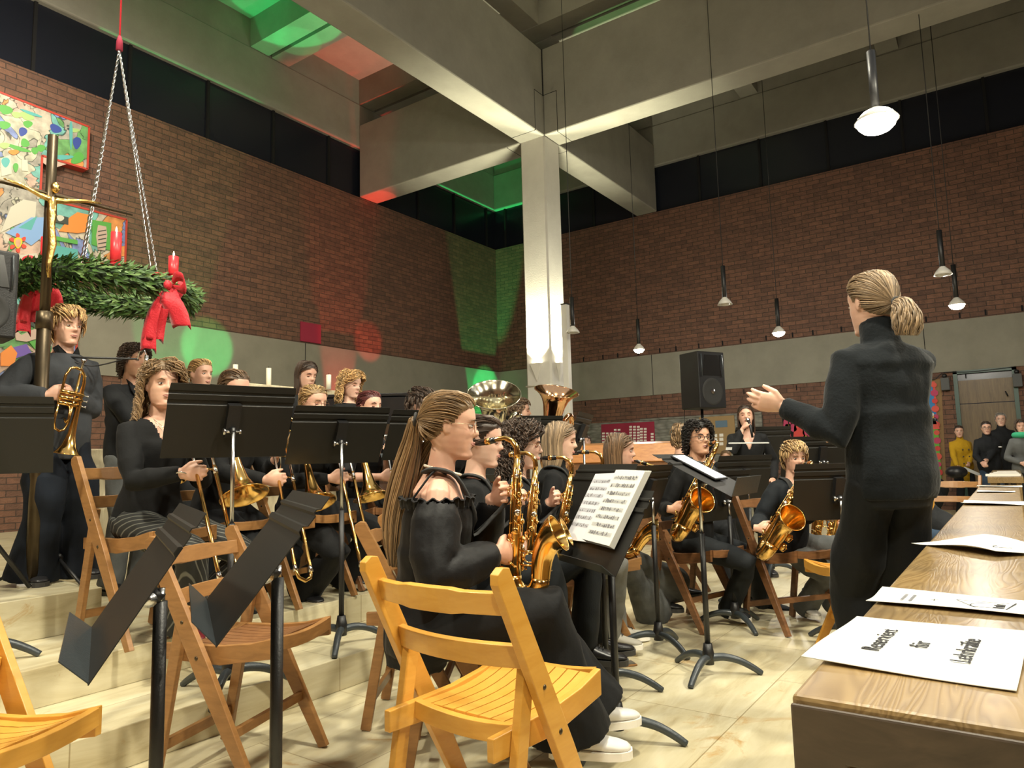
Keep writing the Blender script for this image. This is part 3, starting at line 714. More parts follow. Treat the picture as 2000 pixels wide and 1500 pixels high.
sheet('paper_sign', (6.0, .10), .10, .11, .0, 'narrow white sheet, fifth along the pew desk', .008, 10)
sheet('paper_sign', (6.85, .09), .10, .15, .0, 'white sheet at the far end of the pew desk', .008, 11)

# phone on the floor
p = atz(1212, 1300, 0); t = thing('phone', p, 0, 'phone in a tan case lying on the stone floor before the saxophonists', 'phone')
M = Matrix.Translation(p) @ Matrix.Rotation(A0 + .25, 4, 'Z')
k = MB(); k.box((-.085, -.042, 0), (.085, .042, .012), M); k.build('case', 'wood_tan', t, .004)
k = MB(); k.box((-.078, -.036, .0122), (.078, .036, .013), M); k.build('screen_glass', 'ebonite', t)

# ------------------------------------------------------------------ loudspeakers
def speaker(c, phi, s, label, stand_z=None):
    t = thing('loudspeaker', c, 0, label, 'loudspeaker')
    M = Matrix.Translation(c) @ Matrix.Rotation(A0 + math.radians(phi), 4, 'Z')
    k = MB(); w, dp, h = .21 * s, .20 * s, .34 * s
    k.prism([M @ V(p) for p in ((dp, -w, -h), (dp, w, -h), (-dp * .6, w, -h), (-dp, w * .6, -h), (-dp, -w * .6, -h), (-dp * .6, -w, -h))], (0, 0, 2 * h)); k.build('cabinet', 'black_plastic', t, .012)
    k = MB(); k.prism([M @ V(p) for p in ((dp, -w * .72, h * .15), (dp, w * .72, h * .15), (dp, w * .5, h * .88), (dp, -w * .5, h * .88))], (M.to_3x3() @ V((.006, 0, 0)))); k.build('horn', 'ebonite', t)
    k = MB(); k.lathe([(.165 * s, 0), (.15 * s, .012), (.13 * s, .004), (.05 * s, .002), (.0, .002)], M @ Matrix.Translation((dp, 0, -h * .42)) @ Matrix.Rotation(PI / 2, 4, 'Y'), 28); k.build('woofer', 'rubber', t)
    k = MB(); k.lathe([(.03 * s, .01), (.0, .02)], M @ Matrix.Translation((dp, 0, -h * .42)) @ Matrix.Rotation(PI / 2, 4, 'Y'), 14); k.build('badge', 'steel', t)
    for sy in (-1, 1):
        k = MB(); k.tube([M @ V((dp + .012, sy * w * .78, h * .1)), M @ V((dp + .02, sy * w * .80, h * .5)), M @ V((dp + .012, sy * w * .78, h * .9))], .007 * s, 6); k.build('handle', 'steel' if False else 'cast_grey', t)
    return t
c = at(1368, 745, 10.4); f = speaker(c, -62, 1.2, 'black loudspeaker raised on a pole before the grey wall band')
t = thing('speaker_stand', (c.x, c.y, 0), 0, 'black tripod pole carrying the loudspeaker behind the orchestra', 'speaker stand')
k = MB(); k.tube([(c.x, c.y, .1), (c.x, c.y, c.z - .41)], .02, 10); k.build('pole', 'black_metal', t)
for i in range(3):
    a = i * 2.09 + .3; k = MB(); k.tube([(c.x, c.y, .7), (c.x + .5 * math.cos(a), c.y + .5 * math.sin(a), .012)], .012, 8); k.build('leg', 'black_metal', t)
k = MB(); k.tube([c + V((-.1, .22, -.3)), c + V((-.12, .26, -1.0)), V((c.x - .1, c.y + .2, .02))], .005, 5); tag(k.build('cable', 'black_metal'), 'thin black cable hanging from the raised loudspeaker', 'cable')
c = at(-42, 578, 3.6); speaker(c, -42, .66, 'black loudspeaker cut off by the left frame edge beside the painting')
t = thing('speaker_stand', (c.x, c.y, Z2), 0, 'black pole of the loudspeaker at the left frame edge', 'speaker stand')
k = MB(); k.tube([(c.x, c.y, level(c.x, c.y) + .02), (c.x, c.y, c.z - .23)], .02, 10); k.build('pole', 'black_metal', t)
for i in range(3):
    a = i * 2.09 + 2.4; k = MB(); k.tube([(c.x, c.y, 1.0), (c.x + .35 * math.cos(a), c.y + .35 * math.sin(a), level(c.x, c.y) + .012)], .012, 8); k.build('leg', 'black_metal', t)

# ------------------------------------------------------------------ processional cross
t = thing('standing_cross', (1.724, 4.431, Z3), 0, 'tall dark processional cross on a pole with a gilded figure, at left', 'cross')
cx_, cy_ = 1.724, 4.431; zt = 3.11; za = 2.755
k = MB(); k.tube([(cx_, cy_, Z3 + .02), (cx_, cy_, 2.02)], .036, 16); k.build('pole', 'bronze_dark', t)
k = MB(); k.tube([(cx_, cy_, 1.96), (cx_, cy_, 2.06), (cx_, cy_, 2.065)], [.042, .042, .03], 16); k.build('collar', 'bronze_dark', t)
k = MB(); k.tube([(cx_, cy_, 2.06), (cx_, cy_, zt)], .0265, 14); k.build('shaft', 'bronze_dark', t)
k = MB(); k.tube([(cx_, cy_, Z3), (cx_, cy_, Z3 + .02)], .07, 20); k.build('floor_socket', 'plaster', t)
al = aty(0, 352, 0) if False else None
ax = (atz(218, 407, za) - atz(0, 352, za)); ax.z = 0; ax.normalize(); c = V((cx_, cy_, za))
k = MB(); k.tube([c - ax * .46, c - ax * .2 + V((0, 0, .004)), c, c + ax * .2 + V((0, 0, .004)), c + ax * .46], [.009, .012, .013, .012, .006], 8); k.build('cross_arm', 'bronze_dark', t)
fr = V((-ax.y, ax.x, 0)); fr = -fr if fr.dot(IF) > 0 else fr
k = MB(); q = c + fr * .035
k.tube([q - ax * .24 + V((0, 0, .012)), q - ax * .15, q - ax * .07 - V((0, 0, .03)), q - V((0, 0, .045)), q + ax * .07 - V((0, 0, .03)), q + ax * .17, q + ax * .26 + V((0, 0, .012))], [.005, .010, .014, .021, .014, .010, .005], 8)
k.tube([q + V((0, 0, -.03)), q + V((0, 0, -.13)), q + V((0, 0, -.20)), q + ax * .01 + V((0, 0, -.30)), q - ax * .005 + V((0, 0, -.42)), q + V((0, 0, -.50))], [.023, .026, .020, .023, .015, .008], 10)
k.ball(q + V((0, 0, .035)) + ax * .012, (.024, .024, .034), 10); o = k.build('figure', 'gold_leaf', t)

# ------------------------------------------------------------------ microphone stand with boom
b = V((1.86, 4.47, Z3)); t = thing('microphone_stand', b, 0, 'black boom microphone stand between the trumpet player and the man in the jacket', 'microphone stand')
hd = at(183, 690, (b - V((0, 0, EYE))).dot(fwd)); tp = V((b.x, b.y, hd.z))
k = MB(); k.tube([b + V((0, 0, .12)), b + V((0, 0, .75))], .012, 10); k.tube([b + V((0, 0, .75)), tp], .008, 10); k.build('pole', 'black_metal', t)
for i in range(3):
    a = i * 2.09 + .5; k = MB(); k.tube([b + V((0, 0, .14)), b + V((.33 * math.cos(a), .33 * math.sin(a), .012)) * 1], .009, 8); k.build('leg', 'black_metal', t)
k = MB(); k.ball(b + V((0, 0, .13)), .035, 10); k.ball(tp, (.022, .022, .03), 10); k.build('joint', 'black_metal', t)
bl = (IR * 1.0 + IF * .1).normalized(); e0 = tp - bl * .17 + V((0, 0, .012)); e1 = tp + bl * .40 + V((0, 0, -.01))
k = MB(); k.tube([e0, e1], .006, 8); k.build('boom', 'black_metal', t)
k = MB(); k.tube([e1, e1 + V((0, 0, .045)) + bl * .01, e1 + V((0, 0, .05)) + bl * .04, e1 + bl * .05 + V((0, 0, .01))], .0035, 6); k.build('gooseneck', 'silver', t)
k = MB(); k.tube([e1 + bl * .052 + V((0, 0, .02)), e1 + bl * .05 + V((0, 0, -.03)), e1 + bl * .045 + V((0, 0, -.09))], [.012, .012, .009], 10); k.build('microphone', 'silver', t)
k = MB(); k.tube(catmull([tp + bl * .36, tp + bl * .15 + V((0, 0, -.05)), tp - bl * .04 + V((0, 0, -.02)), tp - bl * .07 + V((0, 0, -.3)), b - bl * .06 + V((0, 0, .4)), b - bl * .03 + V((0, 0, .02))], 6), .004, 5); k.build('cable', 'black_metal', t)

# ------------------------------------------------------------------ altar blocks of rough limestone and the paschal candles
m, nt, bb = new_mat('limestone'); tc = N(nt, 'ShaderNodeNewGeometry'); mp = N(nt, 'ShaderNodeMapping'); mp.inputs['Scale'].default_value = (7, 7, 1.6); nt.links.new(tc.outputs['Position'], mp.inputs[0])
n = N(nt, 'ShaderNodeTexNoise', Scale=2.4, Detail=6.0); nt.links.new(mp.outputs[0], n.inputs['Vector']); r = ramp(nt, [(.3, (.50, .42, .27)), (.7, (.76, .68, .48))]); nt.links.new(n.outputs['Fac'], r.inputs[0]); nt.links.new(r.outputs[0], bb.inputs['Base Color'])
bp = N(nt, 'ShaderNodeBump', Strength=.9, Distance=.03); nt.links.new(n.outputs['Fac'], bp.inputs['Height']); nt.links.new(bp.outputs[0], bb.inputs['Normal']); bb.inputs['Roughness'].default_value = .8
def altar_block(p, w, d, z0, z1, label):
    rn = random.Random(int(p.x * 100)); k = MB(); R = []
    for i in range(9):
        z = z0 + (z1 - z0) * i / 8; R.append([V((p.x + sx * w / 2 + rn.uniform(-.012, .012), p.y + sy * d / 2 + rn.uniform(-.012, .012), z)) for sx, sy in ((-1, -1), (0, -1), (1, -1), (1, 0), (1, 1), (0, 1), (-1, 1), (-1, 0))])
    k.loft(R, smooth=False); return tag(k.build('stone_block', 'limestone', None, .01), label, 'stone block')
q = at(168, 1000, 5.6); altar_block(V((q.x, q.y, 0)), .42, .42, level(q.x, q.y), at(168, 878, 5.6).z, 'rough limestone ambo pillar behind the trumpet player')
q = at(545, 800, 8.0); altar_block(V((q.x, q.y, 0)), 1.5, 1.0, Z2, at(520, 765, 8.0).z, 'pale stone altar block behind the back row of players')
BT = at(520, 765, 8.0).z
for px, pt, pb, dd in ((460, 712, 745, 7.95), (525, 719, 762, 7.95), (642, 732, 770, 7.95)):
    a, c = at(px, pt, dd), at(px, pb, dd); k = MB(); k.tube([(a.x, a.y, BT), (a.x, a.y, a.z)], .028, 12); ct = thing('altar_candle', (a.x, a.y, c.z), 0, {460: 'slim white altar candle nearest the green light patch', 525: 'tall white altar candle left of the dark-haired singer', 642: 'white altar candle between the dark-haired and the curly blonde girl'}[px], 'candle', 'white altar candles')
    k.build('wax', 'white_wax', ct); k = MB(); k.tube([(a.x, a.y, a.z), (a.x, a.y, a.z + .02)], .003, 5); k.build('wick', 'ink', ct)
# ------------------------------------------------------------------ people
def skin_mat(name, col):
    m, nt, b = new_mat(name)
    b.inputs['Base Color'].default_value = c4(col); b.inputs['Roughness'].default_value = .48
    b.inputs['Subsurface Weight'].default_value = .12; b.inputs['Subsurface Radius'].default_value = (.9, .35, .2); b.inputs['Subsurface Scale'].default_value = .012
    tc = N(nt, 'ShaderNodeTexCoord'); n = N(nt, 'ShaderNodeTexNoise', Scale=14.0, Detail=3.0); nt.links.new(tc.outputs['Object'], n.inputs['Vector'])
    r = ramp(nt, [(.35, (col[0] * .93, col[1] * .84, col[2] * .82)), (.65, (min(1, col[0] * 1.05), col[1] * 1.04, col[2] * 1.03))]); nt.links.new(n.outputs['Fac'], r.inputs[0]); nt.links.new(r.outputs[0], b.inputs['Base Color'])
skin_mat('skin_fair', (.68, .42, .31)); skin_mat('skin_warm', (.60, .35, .23)); skin_mat('skin_pale', (.74, .49, .38))
simple('lips', (.50, .23, .19), .45); simple('eye_white', (.70, .66, .62), .2); simple('iris', (.035, .025, .02), .15)
simple('glasses_dark', (.03, .03, .03), .3); simple('glasses_metal', (.55, .45, .35), .25, 1)
HAIR = dict(brown=(.13, .075, .038), darkbrown=(.055, .032, .02), black=(.014, .011, .010), blond=(.42, .27, .12), ltbrown=(.25, .155, .075), golden=(.50, .31, .13), auburn=(.13, .03, .028), grey=(.30, .28, .25), ash=(.27, .19, .115))
def hair_mats(n):
    out = []
    for i, f in enumerate((.62, 1.0, 1.5)):
        k = 'hair_%s_%d' % (n, i); c = HAIR[n]
        if k not in MATS: simple(k, tuple(min(1, x * f) for x in c), .42, sheen=.1, spec=.45)
        out.append(k)
    return out
def cloth(name, col, rough=.85, sheen=.25, bump=.25, bs=70, **kw): return simple(name, tuple(x * .45 for x in col) if max(col) < .046 else col, rough, 0, bump * .45, bs, sheen=sheen * .12, spec=.25, **kw)
cloth('black_knit', (.017, .018, .020)); cloth('black_cotton', (.016, .017, .019), .8, .15); cloth('black_velvet', (.010, .010, .012), .55, .5, .3, 40)
cloth('black_denim', (.030, .036, .042), .8, .1, .2, 120, var=.25, vscale=5); cloth('grey_denim', (.105, .11, .11), .85, .1, .3, 120, var=.35, vscale=6)
cloth('washed_grey_denim', (.20, .20, .185), .85, .1, .3, 120, var=.4, vscale=6); cloth('charcoal', (.028, .031, .036), .8, .1); cloth('navy_denim', (.020, .028, .045), .8, .1, .2, 120, var=.6, vscale=4)
cloth('conductor_wool', (.014, .020, .026), .9, .9, .5, 90); cloth('conductor_trouser', (.016, .019, .022), .75, .3, .3, 60, var=.2, vscale=6)
cloth('mustard', (.46, .27, .012), .85, .3); cloth('jeans_blue', (.035, .06, .10), .85, .1, var=.3); cloth('grey_wool', (.12, .125, .125), .9, .4); cloth('scarf_green', (.05, .42, .22), .8, .3)
cloth('shirt_slate', (.047, .051, .058), .8, .1); cloth('navy_sweat', (.016, .022, .030), .8, .3); cloth('satin_black', (.02, .02, .022), .3, .1, .15)
simple('shoe_black', (.018, .018, .02), .35); simple('shoe_white', (.72, .70, .66), .5); simple('shoe_grey', (.40, .38, .33), .8); simple('shoe_sole', (.45, .38, .27), .7); simple('shoe_red', (.13, .015, .02), .35); simple('sole_dark', (.05, .048, .045), .7)
def pin_mat():
    m, nt, b = new_mat('pinstripe'); tc = N(nt, 'ShaderNodeTexCoord')
    wv = N(nt, 'ShaderNodeTexWave', Scale=17.0, Distortion=.6); wv.inputs['Detail'].default_value = 1; wv.bands_direction = 'DIAGONAL'
    nt.links.new(tc.outputs['Object'], wv.inputs['Vector']); r = ramp(nt, [(.86, (.018, .019, .018)), (.97, (.15, .15, .13))]); nt.links.new(wv.outputs['Fac'], r.inputs[0]); nt.links.new(r.outputs[0], b.inputs['Base Color']); b.inputs['Roughness'].default_value = .8
pin_mat()

HEAD_T = [(-.118, .020, .074, -.020), (-.110, .036, .084, .010), (-.095, .047, .087, -.028), (-.075, .055, .086, -.052), (-.05, .061, .086, -.068), (-.02, .066, .087, -.080), (.01, .069, .088, -.088), (.035, .0705, .091, -.092), (.06, .069, .086, -.091), (.082, .061, .073, -.081), (.098, .046, .052, -.062), (.108, .026, .028, -.035), (.112, .006, .006, -.008)]
def head_rings(nseg=64, nlev=52, nose=1.0, jaw=1.0):
    out = []
    for i in range(nlev):
        t = i / (nlev - 1); z = -.118 + .230 * (t - .12 * math.sin(2 * PI * t) / (2 * PI) * 1.0)
        w, f, b = lerp_tab(HEAD_T, z); 
        if z < -.04: w *= 1 - (1 - jaw) * min(1, (-.04 - z) / .06)
        ring = []
        for j in range(nseg):
            a = 2 * PI * j / nseg; ca, sa = math.cos(a), math.sin(a)
            e = .92; x = w * math.copysign(abs(ca) ** e, ca); y0 = (f + b) / 2 if z < -.1 else 0
            y = y0 + ((f - y0) if sa > 0 else (y0 - b)) * math.copysign(abs(sa) ** e, sa)
            if sa > 0:
                g = lambda cx, cz, sx, sz: math.exp(-((abs(x) - cx) / sx) ** 2 - ((z - cz) / sz) ** 2)
                nz = 0
                if z > -.026: nz = .0255 * max(0, 1 - (z + .026) / .046) ** .85 if z < .02 else 0
                elif z > -.040: nz = .0255 * max(0, 1 - ((-.026 - z) / .014) ** 1.3)
                sx = .0082 + (.0055 if -.036 < z < -.012 else 0)
                y += nose * nz * math.exp(-(x / sx) ** 2)
                y -= .012 * g(.031, .0, .014, .012); y += .0045 * g(.026, .024, .022, .008); y += .003 * g(.042, -.026, .018, .018)
                y += .0075 * g(0, -.053, .019, .0045) + .0085 * g(0, -.066, .016, .005) - .004 * g(0, -.0595, .02, .002); y -= .004 * g(0, -.080, .02, .007); y += .006 * g(0, -.100, .018, .012)
            ring.append(V((x, y, z)))
        out.append(ring)
    return out
HR = head_rings()
def zline(y):
    T = [(-.09, -.072), (-.06, -.065), (-.03, -.045), (-.005, -.010), (.02, .002), (.035, .028), (.055, .050), (.075, .062), (.1, .066)]
    return lerp_tab(T, y)[0]
def remesh(mb, name, mats, vox, smooth=3, parent=None, fac=.5, disp=None, keep=None):
    me = bpy.data.meshes.new('tmp'); bmesh.ops.recalc_face_normals(mb.bm, faces=mb.bm.faces[:]); mb.bm.to_mesh(me); mb.bm.free()
    o = bpy.data.objects.new('tmp', me); SCC.objects.link(o)
    r = o.modifiers.new('r', 'REMESH'); r.mode = 'VOXEL'; r.voxel_size = vox; r.adaptivity = 0
    if smooth: s = o.modifiers.new('s', 'SMOOTH'); s.factor = fac; s.iterations = smooth
    dg = bpy.context.evaluated_depsgraph_get(); dg.update()
    m2 = bpy.data.meshes.new_from_object(o.evaluated_get(dg)); bpy.data.objects.remove(o); bpy.data.meshes.remove(me)
    m2.name = name
    if disp:
        nv = len(m2.vertices); co = [0.0] * (3 * nv); no = [0.0] * (3 * nv); m2.vertices.foreach_get('co', co); m2.vertices.foreach_get('normal', no)
        for i in range(0, 3 * nv, 3):
            d = disp(V(co[i:i + 3])); co[i] += no[i] * d; co[i + 1] += no[i + 1] * d; co[i + 2] += no[i + 2] * d
        m2.vertices.foreach_set('co', co); m2.update()
    if keep:
        b = bmesh.new(); b.from_mesh(m2); bmesh.ops.delete(b, geom=[f for f in b.faces if not keep(f.calc_center_median())], context='FACES'); b.to_mesh(m2); b.free()
    m2.materials.clear()
    for m in (mats if isinstance(mats, (list, tuple)) else [mats]): m2.materials.append(MATS[m])
    m2.polygons.foreach_set('use_smooth', [True] * len(m2.polygons))
    q = bpy.data.objects.new(name, m2); COL.objects.link(q)
    if parent: put(q, parent)
    return q
def folds(seed, amp=.006, fr=9):
    off = V((seed * 3.1, seed * 1.7, 0))
    def f(co):
        a = noise.noise(V((co.x * fr, co.y * fr, co.z * fr * .55)) + off); b = noise.noise(V((co.x, co.y, co.z)) * fr * 2.3 + off)
        return amp * (1 - 2.2 * abs(a)) * .8 + amp * .35 * b
    return f
def ik(a, b, l1, l2, pole):
    a, b = V(a), V(b); d = b - a; L = d.length
    if L > (l1 + l2) * .995: b = a + d * ((l1 + l2) * .995 / L); d = b - a; L = d.length
    n = d / L; x = (l1 * l1 - l2 * l2 + L * L) / (2 * L); h = math.sqrt(max(0, l1 * l1 - x * x))
    p = V(pole); p = p - n * p.dot(n); p.normalize(); return a + n * x + p * h, b
def hand_mb(k, W, D, T, s=1, curl=.4, spread=.0, thumb=.5):
    """hand from wrist W along D; T = thumb-side direction; palm faces D x T (sign by T)"""
    D = V(D).normalized(); T = V(T); T = (T - D * T.dot(D)).normalized(); Pn = D.cross(T)
    if k.palm_dir is not None and Pn.dot(k.palm_dir) < 0: Pn = -Pn
    R = []
    for u, w, th in ((-.03, .027, .020), (0, .028, .019), (.02, .034, .018), (.05, .041, .017), (.075, .042, .0145), (.09, .038, .011)):
        c = W + D * u * s; R.append([c + (T * math.cos(2 * PI * j / 12) * w + Pn * math.sin(2 * PI * j / 12) * th) * s for j in range(12)])
    k.loft(R)
    for i, (off, L) in enumerate(((.030, .068), (.0105, .078), (-.0105, .072), (-.030, .056))):
        b = W + (D * (.078 - (.006 if i in (0,) else 0) - (.010 if i == 3 else 0)) + T * off) * s; a = 0; P = [b - D * .012 * s, b]; d = (D + T * off * (4 * spread + 1.2)).normalized()
        for seg, bend in ((.46, .75), (.30, 1.05), (.24, .7)):
            a += curl * bend * (1 + .06 * i); q = d * math.cos(a) + Pn * math.sin(a); P.append(P[-1] + q * L * seg * s)
        k.tube(P, [.0095 * s, .0097 * s, .0088 * s, .0080 * s, .0066 * s], 8)
    b = W + (D * .018 + T * .026) * s; d1 = (D * .75 + T * .75 + Pn * .25 * thumb * 2).normalized(); d2 = (D * .9 + T * .2 + Pn * .8 * thumb).normalized()
    k.tube([b - d1 * .01 * s, b + d1 * .030 * s, b + d1 * .030 * s + d2 * .030 * s, b + d1 * .030 * s + d2 * .054 * s], [.015 * s, .0125 * s, .0105 * s, .0075 * s], 8)

def tubelock(k, P, r, flat=.45):
    n = len(P); k.tube(P, [r * (.5 + .5 * min(1, 4 * i / n)) * (1 - .75 * max(0, (i / n - .6) / .4)) for i in range(n)], 4, flat=flat)
def make_hair(M, style, col, rn, parent, n=220, length=.3, vol=.0, fringe=0, tie=None, back=None, gl=None, part=.0, name='hair', wave=0, cut=None, r0=.0052):
    """M maps head space to the world; style: short, crop, down, pony, curly, updo"""
    mats = hair_mats(col); k = MB(); k.mi = 0
    g = (M.to_3x3().inverted() @ V((0, 0, -1))).normalized()
    off = .0045 + vol * .55
    # scalp cap
    R = HR; nl = len(R); ns = len(R[0]); G = {}
    def ok(p): return p.z > zline(p.y) + (.004 if style in ('crop',) else 0)
    for i in range(nl - 1):
        for j in range(ns):
            q = [R[i][j], R[i][(j + 1) % ns], R[i + 1][(j + 1) % ns], R[i + 1][j]]
            if all(ok(p) for p in q):
                vs = []
                for (a, b) in ((i, j), (i, (j + 1) % ns), (i + 1, (j + 1) % ns), (i + 1, j)):
                    if (a, b) not in G:
                        p = R[a][b]; d = V((p.x, p.y + .004, p.z * .9)).normalized(); e = min(1, max(0, (p.z - zline(p.y)) / .02))
                        nn = noise.noise(V((p.x, p.y, p.z)) * 40) * .003
                        G[(a, b)] = k.bm.verts.new(M @ (p + d * ((off + nn) * (.25 + .75 * e))))
                    vs.append(G[(a, b)])
                k.face(vs)
    EL = V((.0745, .0955, .1145)); C0 = V((0, -.003, -.002))
    def onsurf(p, o):
        q = p - C0; h2 = (q.x / (EL.x + o)) ** 2 + (q.y / (EL.y + o)) ** 2; zz = abs(q.z / (EL.z + o)); s = (h2 ** 1.5 + zz ** 3) ** (1 / 3) if q.z > 0 else math.sqrt(h2 + zz * zz); return C0 + q / s
    def nrm(p): q = p - C0; return V((q.x / EL.x ** 2, q.y / EL.y ** 2, q.z / EL.z ** 2)).normalized()
    cnt = 0
    while cnt < n:
        u = rn.random() * 2 * PI; z = rn.uniform(-.06, .111); c = math.sqrt(max(0, 1 - (z / .113) ** 2)); p = V((EL.x * c * math.cos(u), EL.y * c * math.sin(u), z))
        if not ok(p) or (style == 'updo' and False): continue
        cnt += 1; k.mi = rn.choice((0, 1, 1, 2)); o = off + rn.uniform(0, .004) + vol * rn.random() * .5; P = [onsurf(p, o * .6)]; r = r0 * rn.uniform(.7, 1.25)
        ph = rn.random() * 6; sg = 1 if (p.x - part) >= 0 else -1
        if style in ('short', 'crop'):
            L = length * rn.uniform(.7, 1.2); m = 6
            f = V((.35 * sg * rn.random(), .9 if p.z > .05 else .1, -.25 if p.z > .05 else -1)) if fringe else V((sg * .5, .3 if p.y > 0 else -.4, -.7))
            for i in range(m):
                q = P[-1]; nn = nrm(q); d = f + V((rn.uniform(-.25, .25), rn.uniform(-.2, .2), 0)); d = (d - nn * d.dot(nn)).normalized()
                q = q + d * L / m; q2 = onsurf(q, o + .004 * math.sin(i / m * PI) + vol * .4)
                P.append(q2 if q2.z > -.06 else q)
        elif style == 'curly':
            L = length * rn.uniform(.6, 1.1); m = 16; q = P[0]; A = .011 + wave; 
            for i in range(1, m + 1):
                nn = nrm(q); d = V((sg * .45, (-.15 if q.y < .04 else -.5) if length < .15 else (-1.3 if (q.y > .03 and q.z < .075) else -.2), -.8)); 
                if q.z > -.02 and L > .05: d = (d - nn * d.dot(nn)).normalized()
                else: d = g + V((sg * .12, 0, 0))
                q = q + d * L / m
                if q.z > -.03: q = onsurf(q, o)
                t = i / m * min(1, i / 3); w = i * 1.35 + ph; e = V((math.cos(w), math.sin(w) * .7, math.sin(w) * .6)) * A * min(1, i / 3)
                P.append(q + e + nn * vol * .6 * t)
        elif style in ('pony', 'updo'):
            T = V(tie); m = 8; a = P[0]
            for i in range(1, m + 1):
                t = i / m; q = a.lerp(T, t); e = onsurf(q, o) if (q - C0).length > .02 else q
                P.append(e.lerp(T, max(0, (t - .7) / .3) ** 1.5))
            if style == 'updo': k2 = 0
        else:  # down
            L = length * rn.uniform(.82, 1.05); ds = .022; tot = 0; q = P[0]; front = p.y > .015
            while tot < L:
                nn = nrm(q)
                if q.z > -.015:
                    d = V((sg * (1.0 if q.z > .070 else .30), -1.7 if (q.y > .03 and q.z < .07) else (-.5 if q.y > .03 else -.10), -.15 if q.z > .085 else -1)); d = (d - nn * d.dot(nn)).normalized(); q = onsurf(q + d * ds, o)
                    if fringe and front and p.z > .06: pass
                else:
                    dd = V(g)
                    if q.z < -.10:
                        ty = back if back is not None else (-.10 if p.y < .04 else .045); dd = dd + V((0, (ty - q.y) * 3.2, 0))
                    if q.y > .04 and q.z > -.1: dd = dd + V((0, -.6, 0))
                    q = q + dd.normalized() * ds
                tot += ds; w = tot * (60 if wave else 20) + ph
                P.append(q + V((math.cos(w), math.sin(w), 0)) * (wave if wave else .0012) * min(1, tot / .06))
        tubelock(k, [M @ q for q in P], r * M.to_scale().x)
    if style in ('updo',):
        k.mi = 1; T = V(tie)
        for i in range(26):
            ph = rn.random() * 6; k.mi = rn.choice((0, 1, 2)); c = T + V((rn.uniform(-.02, .02), rn.uniform(-.03, .0), rn.uniform(-.02, .02)))
            P = [M @ (c + V((math.cos(ph + i_ * .9) * .022, math.sin(ph + i_ * .9) * .018, math.sin(ph * 2 + i_ * .9) * .02))) for i_ in range(7)]; tubelock(k, P, .005)
    return k.build(name, mats, parent)
def bundle(pts, rad, col, rn, n, name, parent, wave=0, r0=.004):
    """a long tail of hair running along world points"""
    k = MB(); P0 = catmull(pts, 5); R = catmull([V((r, 0, 0)) for r in rad], 5)
    k.mi = 0; k.tube(P0, [max(.003, R[i].x * .8) for i in range(len(P0))], 12)
    for i in range(n):
        a = rn.random() * 2 * PI; rr = math.sqrt(rn.random()) * .35 + .7; k.mi = rn.choice((0, 1, 1, 2)); ph = rn.random() * 6; end = len(P0) - int(rn.random() ** 2 * len(P0) * .35); P = []
        for j in range(end):
            t = (P0[min(j + 1, len(P0) - 1)] - P0[max(j - 1, 0)]).normalized(); u = V((1, 0, 0)) - t * t.x; u.normalize(); w = t.cross(u)
            rj = R[j].x * rr; P.append(P0[j] + (u * math.cos(a + j * .03) + w * math.sin(a + j * .03)) * rj + V((math.sin(j * .9 + ph), math.cos(j * .8 + ph), 0)) * (wave + .0012))
        tubelock(k, P, r0 * rn.uniform(.7, 1.2))
    return k.build(name, hair_mats(col), parent)

